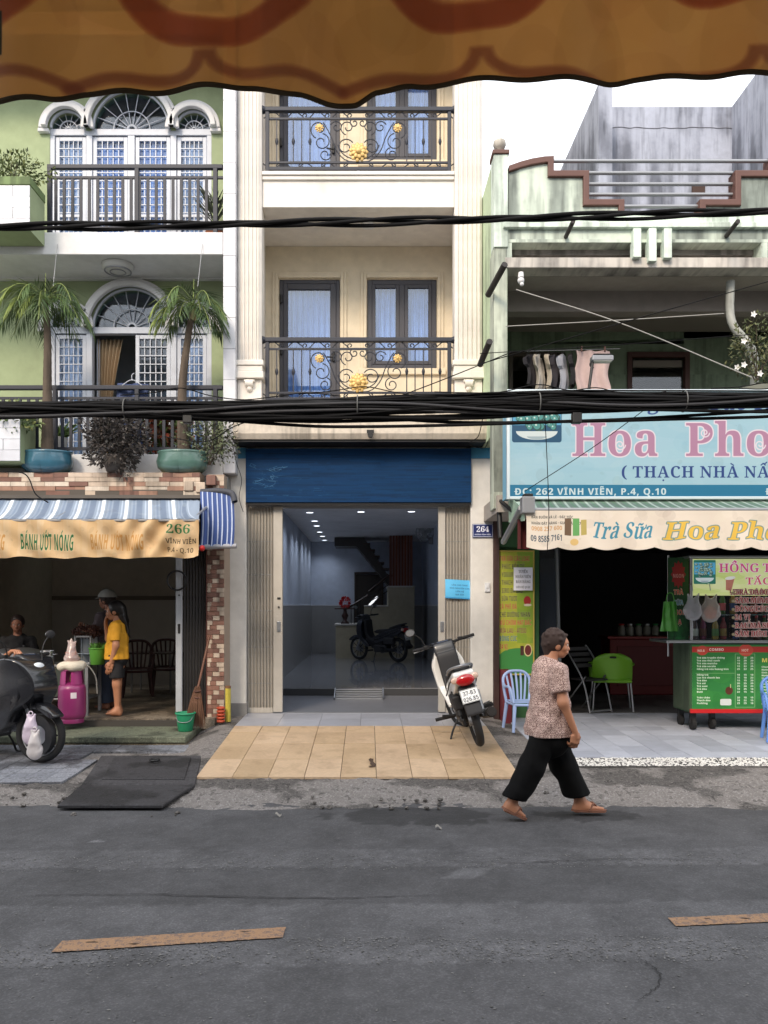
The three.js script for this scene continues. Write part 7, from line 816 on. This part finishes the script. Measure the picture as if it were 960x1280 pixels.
{ const t = thing('green_bucket', 'green plastic bucket at the foot of the noodle shop gate', 'bucket', [X(233, 9.55), .165, -9.5]); add('shell', lathe([[0, 0], [.085, 0], [.11, .2], [.122, .2], [.122, .218], [.102, .218], [.08, .012], [0, .012]], 24), mat(C(44, 150, 108), .45), t); add('handle', tube([[-.11, .2, 0], [-.06, .12, .1], [.06, .12, .1], [.11, .2, 0]], .005, 16, 5), MAT.greySteel, t); }
{ const t = thing('broom', 'worn brown bristle broom leaning on the noodle shop column', 'broom', [X(247, 9.6), .165, -9.6]); const l = []; for (let i = 0; i < 260; i++) { const a = rr(-1, 1), z = rr(-.4, .4); const tp = V(a * .03, .52, z * .04), bt = V(a * .13 - .03, rr(0, .07), z * .1 + .05), d = bt.clone().sub(tp); l.push([tp, d.clone().normalize(), V(0, 0, 1), d.length(), .012]); } add('bristles', leaves(l), mat(C(112, 80, 62), .9, { side: THREE.DoubleSide }), t); add('handle', rod([0, .48, 0], [.09, 1.12, -.28], .014, 8), mat(C(104, 66, 48), .6), t); for (const y of [.38, .46]) add('binding', at(new THREE.TorusGeometry(.042, .008, 6, 16).rotateX(Math.PI / 2), 0, y, 0), MAT.brownTrim, t); }
{ const t = thing('yellow_tube', 'yellow pole stub standing at the corner of the left cream pillar', 'pole', [X(285, 9.95), pave(-1.75, 9.95), -9.95]); add('tube', rod([0, 0, 0], [0, .42, 0], .035, 14), mat(C(206, 190, 76), .5, { map: T.mould2 }), t); add('cap', at(new THREE.CylinderGeometry(.037, .037, .03, 14), 0, .43, 0), mat(C(120, 84, 56), .7), t); }
{ const t = thing('orange_spring_toy', 'orange red ribbed plastic roll beside the yellow pole stub', 'plastic roll', [X(276, 9.85), pave(-1.8, 9.8), -9.85]); for (let i = 0; i < 5; i++) add('ring', at(new THREE.TorusGeometry(.036, .018, 8, 16).rotateX(Math.PI / 2), 0, .025 + i * .04, 0), mat(C(176, 72, 44), .5), t); }
tag(add('cable_coil', at(new THREE.TorusGeometry(.12, .012, 8, 28), X(224, 10.15), Y(726, 10.15), -10.03), MAT.black), 'black coil hanging at the top of the noodle shop gate', 'coil');
// ---------- people ----------
T.shirt = tex(256, (x, y) => { const a = fbm(x, y, 26, 2), b = fbm(x + .5, y + .3, 40, 2); return a > .56 ? [.93, .87, .84] : b > .58 ? [.32, .2, .2] : a < .42 ? [.52, .42, .41] : [.76, .66, .63]; }, .085);
const headGeo = (() => { // faces +x, chin at y = 0, crown at .225
  const p = [ell([-.022, .135, 0], .098, [1, 1, .8]), cap([.03, .115, 0], [.03, .05, 0], .06, .045, [1, 1, .95]), cap([-.005, .035, 0], [.036, .021, 0], .042, .025, [1, 1, 1.1]), cap([.076, .104, 0], [.09, .073, 0], .008, .0105), ell([.084, .07, .011], .008), ell([.084, .07, -.011], .008), ell([.069, .045, 0], .012, [.9, .5, 1.8]), ell([.067, .036, 0], .011, [.9, .6, 1.6])];
  for (const s of [-1, 1]) p.push(cap([.07, .124, s * .014], [.052, .126, s * .045], .012, .011), ell([.046, .078, s * .036], .024), ell([-.022, .1, s * .078], .03, [.6, 1, .32]), { ...ell([.08, .108, s * .03], .012), neg: true, k: .012 });
  return field(p, .0042, .02);
})();
const hairStyles = {};
function hairGeo(kind) { if (hairStyles[kind]) return hairStyles[kind]; const p = [ell([-.03, .143, 0], .111, [1, .99, .84])]; const s0 = seed;
  if (kind === 'short') { for (let i = 0; i < 90; i++) { const d = rdir(); if (d.x > .75 && d.y < .35) continue; if (d.y < -.35) continue; p.push(ell([-.03 + d.x * .108, .143 + d.y * .106, d.z * .09], rr(.011, .018))); } p.push(cap([-.1, .11, 0], [-.085, .03, 0], .045, .035, [1, 1, 1.3])); }
  if (kind === 'long') { p.push(cap([-.08, .14, 0], [-.13, -.02, .01], .075, .055, [1, 1, 1.1]), cap([-.13, -.02, .01], [-.15, -.2, .02], .055, .025, [1, 1, 1.3])); for (let i = 0; i < 12; i++) p.push(cap([-.1 + rr(-.03, .03), .05, rr(-.06, .06)], [-.15 + rr(-.04, .03), rr(-.24, -.14), rr(-.06, .06)], .02, .008)); }
  if (kind === 'bun') { p.push(ell([-.135, .12, 0], .045)); }
  p.push({ ...ell([.1, .085, 0], .1, [.82, 1, 1]), neg: true, k: .015 }, { ...ell([-.01, .05, .08], .045, [.8, 1.2, .6]), neg: true, k: .01 }, { ...ell([-.01, .05, -.08], .045, [.8, 1.2, .6]), neg: true, k: .01 });
  return (hairStyles[kind] = field(p, .0055, .012)); }
function handPrims(w, d, n, curl, thumbSide) { // w wrist, d toward fingers, n palm normal, thumb toward s
  d = d.clone().normalize(); const s = n.clone().cross(d).normalize().multiplyScalar(thumbSide); n = d.clone().cross(s).normalize().multiplyScalar(thumbSide * 1); const nn = n.dot(n) ? n : V(0, 0, 1), o = [];
  const at2 = (a, b, c) => w.clone().addScaledVector(d, a).addScaledVector(s, b).addScaledVector(nn, c);
  o.push(cap(at2(0, 0, 0), at2(.045, .012, 0), .024, .022), cap(at2(.03, .024, 0), at2(.082, .027, 0), .017, .014), cap(at2(.03, .004, 0), at2(.085, .008, 0), .018, .014), cap(at2(.03, -.014, 0), at2(.08, -.012, 0), .016, .013), cap(at2(.03, -.026, 0), at2(.072, -.029, 0), .014, .012));
  const F = [[.03, .084, .041, .024, .019], [.0105, .088, .045, .028, .021], [-.0095, .084, .042, .026, .02], [-.0295, .075, .033, .02, .018]];
  F.forEach(([b, a, l1, l2, l3], i) => { let p = at2(a, b, 0), ang = curl * (.6 + i * .12); for (const [l, r0, r1] of [[l1, .0095, .0088], [l2, .0088, .0082], [l3, .0082, .007]]) { const q = p.clone().addScaledVector(d, Math.cos(ang) * l).addScaledVector(nn, Math.sin(ang) * l); o.push({ a: p, b: q, ra: r0, rb: r1 }); p = q; ang += curl * .85; } });
  let p = at2(.018, .03, .004); for (const [da, db, dc, r0, r1] of [[.028, .02, .012, .014, .0115], [.026, .006, .014, .0115, .0095], [.02, -.004, .01, .0095, .008]]) { const q = p.clone().addScaledVector(d, da).addScaledVector(s, db).addScaledVector(nn, dc); o.push({ a: p, b: q, ra: r0, rb: r1 }); p = q; }
  return o;
}
const P3 = (a) => V(...a);
function person(label, pos, turn, J, o) {
  const t = thing('person', label, 'person', pos, turn), S = o.skin || MAT.skin; const headM = new THREE.Matrix4().makeRotationFromEuler(new THREE.Euler(0, o.headYaw || 0, o.headTilt || 0, 'YXZ')).scale(V(1, 1, 1).multiplyScalar(o.headScale || 1)).setPosition(...J.chin), put = (g) => g.clone().applyMatrix4(headM);
  const nb = V(-.035, .06, 0).applyMatrix4(headM), sk = [cap(nb, J.neck, .052, .056), ...J.torso.slice(0, -1).map((q, i) => cap(q.slice(0, 3), J.torso[i + 1].slice(0, 3), q[3], J.torso[i + 1][3], [1, 1, o.tw || 1.3]))];
  const hands = [];
  for (const a of J.arms) { sk.push(cap(a.s, a.e, .047, .038), cap(a.e, a.w, .038, .025)); hands.push(field(handPrims(P3(a.w), a.d ? P3(a.d) : P3(a.w).sub(P3(a.e)), P3(a.n), a.curl ?? .5, a.thumb ?? 1), .004, .007)); }
  for (const l of J.legs) { sk.push(cap(l.h, l.k, .078, .05), cap(l.k, l.a, .052, .033), cap(l.a, l.heel, .034, .03)); const toe = P3(l.toe), heel = P3(l.heel), mid = heel.clone().lerp(toe, .45).add(V(0, .012, 0)); sk.push({ a: P3(l.a), b: mid, ra: .034, rb: .032 }, { a: mid, b: toe.clone(), ra: .034, rb: .018, s: [1, .75, 1.25] }, { a: heel, b: mid, ra: .03, rb: .032 }); }
  const parts = [field(sk, .012, .035), put(headGeo), ...hands]; add('body', parts, S, t);
  for (const s of [-1, 1]) { const e = part('eye', t); add('eyeball', at(new THREE.SphereGeometry(.0115, 10, 8), .069, .109, s * .03).applyMatrix4(headM), mat(C(226, 220, 214), .3), e); add('iris', at(new THREE.SphereGeometry(.006, 8, 6), .0765, .109, s * .0305).applyMatrix4(headM), mat(C(30, 20, 18), .25), e); add('eyebrow', tube([[.083, .128, s * .014], [.076, .134, s * .032], [.06, .13, s * .05]], .0035, 8, 5).applyMatrix4(headM), o.hairMat || MAT.hair, t); }
  add('mouth', at(new THREE.SphereGeometry(.01, 10, 6).scale(.5, .35, 1.9), .079, .041, 0).applyMatrix4(headM), mat(C(140, 76, 70), .5), t);
  if (o.hair) add('hair', put(hairGeo(o.hair)), o.hairMat || MAT.hair, t);
  // shirt: torso shell and sleeves with clean hems
  const cg = [field(J.torso.slice(0, -1).map((q, i) => cap(q.slice(0, 3), J.torso[i + 1].slice(0, 3), q[3] + (q[4] ?? .014), J.torso[i + 1][3] + (J.torso[i + 1][4] ?? .014), [1, 1, o.tw || 1.3])).concat(J.arms.map((a) => cap(a.s, P3(a.s).lerp(P3(a.e), .2).toArray(), .066, .066)), [cap(J.neck, J.torso[0].slice(0, 3), .062, .1)]), .012, .04, [[[0, J.hem, 0], [0, -1, 0]], [[J.neck[0], J.neck[1] + .025, 0], [.35, 1, 0]]])];
  for (const a of J.arms) { const s = P3(a.s), e = P3(a.e), q = s.clone().lerp(e, o.sleeve ?? .62), d = e.clone().sub(s).normalize(); cg.push(field([cap(s, s.clone().lerp(e, .95), .064, .072)], .009, .02, [[q.toArray(), d.toArray()]])); }
  add('shirt', cg.map((g) => uvm(wrinkle(g, .022, 1.6, 1.2))), o.shirt, t);
  if (o.collar) { const k = P3(J.neck); add('collar', [tube([[k.x + .07, k.y - .045, 0], [k.x + .035, k.y + .01, .06], [k.x - .04, k.y + .045, .055], [k.x - .075, k.y + .05, 0], [k.x - .04, k.y + .045, -.055], [k.x + .035, k.y + .01, -.06], [k.x + .07, k.y - .045, 0]], .011, 40, 8).scale(1, 1, 1)], o.shirt, t); }
  const tg = []; for (const l of J.legs) { const f = o.trouserLen ?? 2, k = P3(l.k), a = P3(l.a), h = P3(l.h); const end = f > 1 ? k.clone().lerp(a, f - 1) : h.clone().lerp(k, f), dir = (f > 1 ? a.clone().sub(k) : k.clone().sub(h)).normalize(); if (o.cuffDir) dir.set(dir.x * .45, dir.y, 0).normalize(); const w = o.wide || [.1, .085, .075];
    tg.push(field([cap(h.toArray(), k.toArray(), w[0], w[1]), ...(f > 1 ? [cap(k.toArray(), a.clone().lerp(k, -.1).toArray(), w[1], w[2])] : [])], .011, .04, [[end.toArray(), dir.toArray()]])); }
  tg.push(field([cap([J.hip[0], J.hip[1], -.06], [J.hip[0], J.hip[1], .06], o.hipR || .125, o.hipR || .125, [1.05, 1.1, 1]), cap([J.hip[0], J.hip[1] + .1, -.04], [J.hip[0], J.hip[1] + .1, .04], .12, .12)], .012, .03)); add('trousers', tg.map((g) => uvm(wrinkle(g, .015, 1.3, .8))), o.trousers, t);
  if (o.sandals) J.legs.forEach((l) => { const h = P3(l.heel), q = P3(l.toe), d = q.clone().sub(h).normalize(), up = V(-d.y, d.x, 0), so = part('sandal', t); const m = mat(C(126, 84, 66), .7), g = sheet(14, 4, (a, b) => { const x = lerp(-.045, h.distanceTo(q) + .035, a), w = .046 * Math.sqrt(Math.max(.0, 1 - Math.pow(Math.abs(a - .5) * 2, 4))) * (1 + .15 * a), p = h.clone().addScaledVector(d, x).addScaledVector(up, -.022); return [p.x, p.y, p.z + (b - .5) * 2 * w, a, b]; }, .018); add('sole', g, m, so); const mid = h.clone().lerp(q, .8).addScaledVector(up, .012), bk = h.clone().lerp(q, .42); for (const s of [-1, 1]) add('strap', tube([mid, bk.clone().lerp(mid, .5).addScaledVector(up, .04).add(V(0, 0, s * .03)), bk.clone().addScaledVector(up, -.01).add(V(0, 0, s * .05))], .008, 12, 6), m, so); });
  return t;
}
{ // the woman crossing the road
  const J = { chin: [.016, 1.282, 0], neck: [-.055, 1.255, 0], hip: [-.052, .64], hem: .665,
    torso: [[-.07, 1.17, 0, .105, .014], [-.066, 1.04, 0, .125, .018], [-.05, .87, 0, .135, .026], [-.056, .72, 0, .135, .055], [-.058, .64, 0, .125, .08]],
    arms: [{ s: [-.022, 1.19, .185], e: [-.0, .945, .235], w: [.098, .715, .215], n: [-.35, 0, -.94], d: [-.02, -1, -.05], curl: .85, thumb: -1 }, { s: [-.06, 1.19, -.185], e: [-.05, .95, -.235], w: [.03, .73, -.2], n: [0, 0, 1], curl: .5 }],
    legs: [{ h: [-.075, .72, .085], k: [-.215, .42, .1], a: [-.375, .135, .1], heel: [-.407, .1, .1], toe: [-.278, .034, .1] }, { h: [-.02, .72, -.085], k: [.085, .4, -.09], a: [.215, .115, -.09], heel: [.19, .048, -.09], toe: [.398, .042, -.09] }] };
  const wk = person('short haired woman in patterned brown blouse and black trousers walking right on the road', [X(695, 6.23), .004, -6.23], 0, J, { hair: 'short', hairMat: mat(C(52, 37, 32), .85), shirt: mat(C(226, 212, 206), .8, { map: T.shirt }), trousers: phys(C(10, 10, 11), .85, { specularIntensity: .35 }), sandals: true, wide: [.122, .1, .098], trouserLen: 1.86, cuffDir: true, tw: 1.22, sleeve: .68, hipR: .146, headScale: .93 }); wk.scale.setScalar(.97);
}
{ // the girl in yellow, seen from her left
  const J = { chin: [.03, 1.22, 0], neck: [-.015, 1.19, 0], hip: [-.01, .73], hem: .72, torso: [[-.02, 1.11, 0, .088, .02], [-.015, .99, 0, .095, .03], [-.005, .86, 0, .1, .035], [-.01, .72, 0, .11, .035], [-.01, .66, 0, .1, .04]],
    arms: [{ s: [-.02, 1.13, -.15], e: [-.03, .9, -.19], w: [.03, .69, -.18], n: [0, 0, 1], curl: .35, thumb: 1 }, { s: [-.0, 1.13, .15], e: [.13, .97, .16], w: [.15, 1.17, .08], n: [-1, 0, 0], curl: .8, d: [-.15, 1, -.2], thumb: -1 }],
    legs: [{ h: [-.01, .7, .08], k: [.0, .4, .08], a: [-.01, .08, .085], heel: [-.03, .04, .085], toe: [.12, .035, .1] }, { h: [-.01, .7, -.08], k: [-.02, .4, -.08], a: [-.03, .08, -.085], heel: [-.05, .04, -.085], toe: [.1, .035, -.095] }] };
  person('girl with long black hair in yellow shirt and black shorts in the noodle shop', [X(147, 10.25), .25, -10.2], Math.PI + .12, J, { hair: 'long', hairMat: mat(C(24, 20, 20), .4), skin: MAT.skin, shirt: mat(C(232, 168, 40), .8, { map: T.plaster }), trousers: mat(C(26, 26, 30), .8), trouserLen: .72, wide: [.095, .085, .08], sleeve: .75 });
  // a printed patch on the shirt is left plain; the person in the cap stands behind her
  const K = { chin: [.04, 1.36, 0], neck: [-.01, 1.32, 0], hip: [-.0, .8], hem: .76, torso: [[-.02, 1.23, 0, .1, .02], [-.01, 1.1, 0, .11, .024], [0, .92, 0, .115, .028], [0, .78, 0, .12, .03], [0, .7, 0, .115, .03]],
    arms: [{ s: [0, 1.25, -.18], e: [.08, 1.0, -.2], w: [.27, 1.07, -.12], n: [0, 1, 0], curl: .6 }, { s: [0, 1.25, .18], e: [.06, 1.0, .22], w: [.26, 1.04, .14], n: [0, 1, 0], curl: .6, thumb: -1 }],
    legs: [{ h: [0, .78, .09], k: [.02, .44, .09], a: [0, .09, .09], heel: [-.02, .04, .09], toe: [.15, .036, .1] }, { h: [0, .78, -.09], k: [.0, .44, -.09], a: [-.02, .09, -.09], heel: [-.04, .04, -.09], toe: [.13, .036, -.1] }] };
  const c = person('person in a grey cap and dark clothes standing behind the girl in yellow', [X(137, 10.9), .25, -10.85], Math.PI - .3, K, { hair: 'short', shirt: mat(C(96, 84, 88), .85, { map: T.plaster }), trousers: mat(C(52, 62, 82), .85), skin: MAT.skinDark, sleeve: .7 }); add('cap', [new THREE.SphereGeometry(.13, 22, 12, 0, 6.283, 0, 1.5).scale(1, .95, .9).translate(.012, 1.36 + .145, 0), sheet(10, 6, (a, b) => { const q = (a - .5) * 1.7; return [.1 + Math.cos(q) * .09 * b, 1.36 + .155 - .02 * b, Math.sin(q) * .1, a, b]; }, .006)], mat(C(150, 150, 146), .85), c);
  // the seller sitting behind the stall table
  const Sx = { chin: [.03, 1.03, 0], neck: [-.01, .99, 0], hip: [-.03, .47], hem: .44, torso: [[-.02, .9, 0, .105, .016], [0, .77, 0, .12, .02], [.0, .6, 0, .13, .024], [-.02, .47, 0, .13, .02], [-.02, .42, 0, .12, .02]],
    arms: [{ s: [-.01, .92, -.18], e: [.06, .67, -.25], w: [.26, .66, -.14], n: [0, -1, 0], curl: .5, thumb: -1 }, { s: [-.01, .92, .18], e: [.05, .66, .25], w: [.25, .66, .16], n: [0, -1, 0], curl: .5 }],
    legs: [{ h: [0, .47, .1], k: [.38, .48, .13], a: [.4, .09, .13], heel: [.37, .04, .13], toe: [.53, .036, .15] }, { h: [0, .47, -.1], k: [.38, .48, -.13], a: [.4, .09, -.13], heel: [.37, .04, -.13], toe: [.53, .036, -.15] }] };
  person('woman in a black top with tied hair sitting behind the noodle stall pots', [X(18, 10.9), .25, -11.0], -Math.PI / 2 + .25, Sx, { hair: 'bun', hairMat: mat(C(44, 32, 30), .5), skin: MAT.skinDark, shirt: mat(C(30, 29, 32), .85), trousers: mat(C(50, 44, 46), .85), sleeve: .55, wide: [.1, .085, .075] });
  { const s = thing('low_stool', 'plastic stool under the seller behind the noodle stall', 'stool', [X(18, 10.9), .25, -11.0]); add('seat', rbox(-.16, .3, -.16, .16, .335, .16, .015), mat(C(150, 50, 46), .5), s); for (const [x, z] of [[-1, -1], [1, -1], [-1, 1], [1, 1]]) add('leg', rod([x * .12, .3, z * .12], [x * .16, 0, z * .16], .02, 8), mat(C(150, 50, 46), .5), s); }
  // the rider of the black scooter, mostly out of frame
  const R = { chin: [-.02, 1.31, 0], neck: [-.07, 1.27, 0], hip: [-.24, .86], hem: .8, torso: [[-.1, 1.18, 0, .11, .024], [-.14, 1.05, 0, .12, .03], [-.2, .92, 0, .125, .03], [-.24, .84, 0, .13, .03], [-.25, .8, 0, .12, .03]],
    arms: [{ s: [-.08, 1.2, .19], e: [.06, .98, .3], w: [.24, 1.09, .31], n: [0, -1, 0], d: [1, .1, 0], curl: 1.1, thumb: 1 }, { s: [-.08, 1.2, -.19], e: [.06, .98, -.3], w: [.24, 1.09, -.31], n: [0, -1, 0], d: [1, .1, 0], curl: 1.1, thumb: -1 }],
    legs: [{ h: [-.22, .82, .1], k: [.16, .76, .17], a: [.06, .38, .19], heel: [.03, .335, .19], toe: [.2, .33, .2] }, { h: [-.22, .82, -.1], k: [.16, .76, -.17], a: [.06, .38, -.19], heel: [.03, .335, -.19], toe: [.2, .33, -.2] }] };
  const r = person('rider in blue sun hat and white mask on the black scooter at left', [0, 0, 0], 0, R, { hair: 'short', shirt: mat(C(44, 44, 52), .85), trousers: mat(C(40, 40, 46), .85), sleeve: .94, wide: [.1, .085, .07] }); r.position.copy(ride.position); r.position.y += .01; r.position.x -= .34; r.position.z -= .06; r.rotation.y = ride.rotation.y;
  add('sun_hat', [new THREE.SphereGeometry(.128, 22, 12, 0, 6.283, 0, 1.45).scale(1.02, .98, .9).translate(-.045, 1.31 + .145, 0), lathe([[.105, .05], [.14, .02], [.175, -.02], [.178, -.016], [.142, .026], [.107, .056]], 28).translate(-.045, 1.31 + .11, 0)], mat(C(66, 98, 160), .8, { map: T.plaster, side: THREE.DoubleSide }), r);
  add('face_mask', new THREE.SphereGeometry(.062, 18, 12, -1.9, 3.8, .7, 1.7).rotateY(Math.PI).scale(.95, 1, 1.02).translate(.012, 1.31 + .055, 0), mat(C(226, 230, 236), .9, { side: THREE.DoubleSide }), r);
}
// ---------- shadows, render ----------
scene.traverse((o) => { if (o.isMesh) { o.castShadow = true; o.receiveShadow = true; } });
renderer.render(scene, camera);
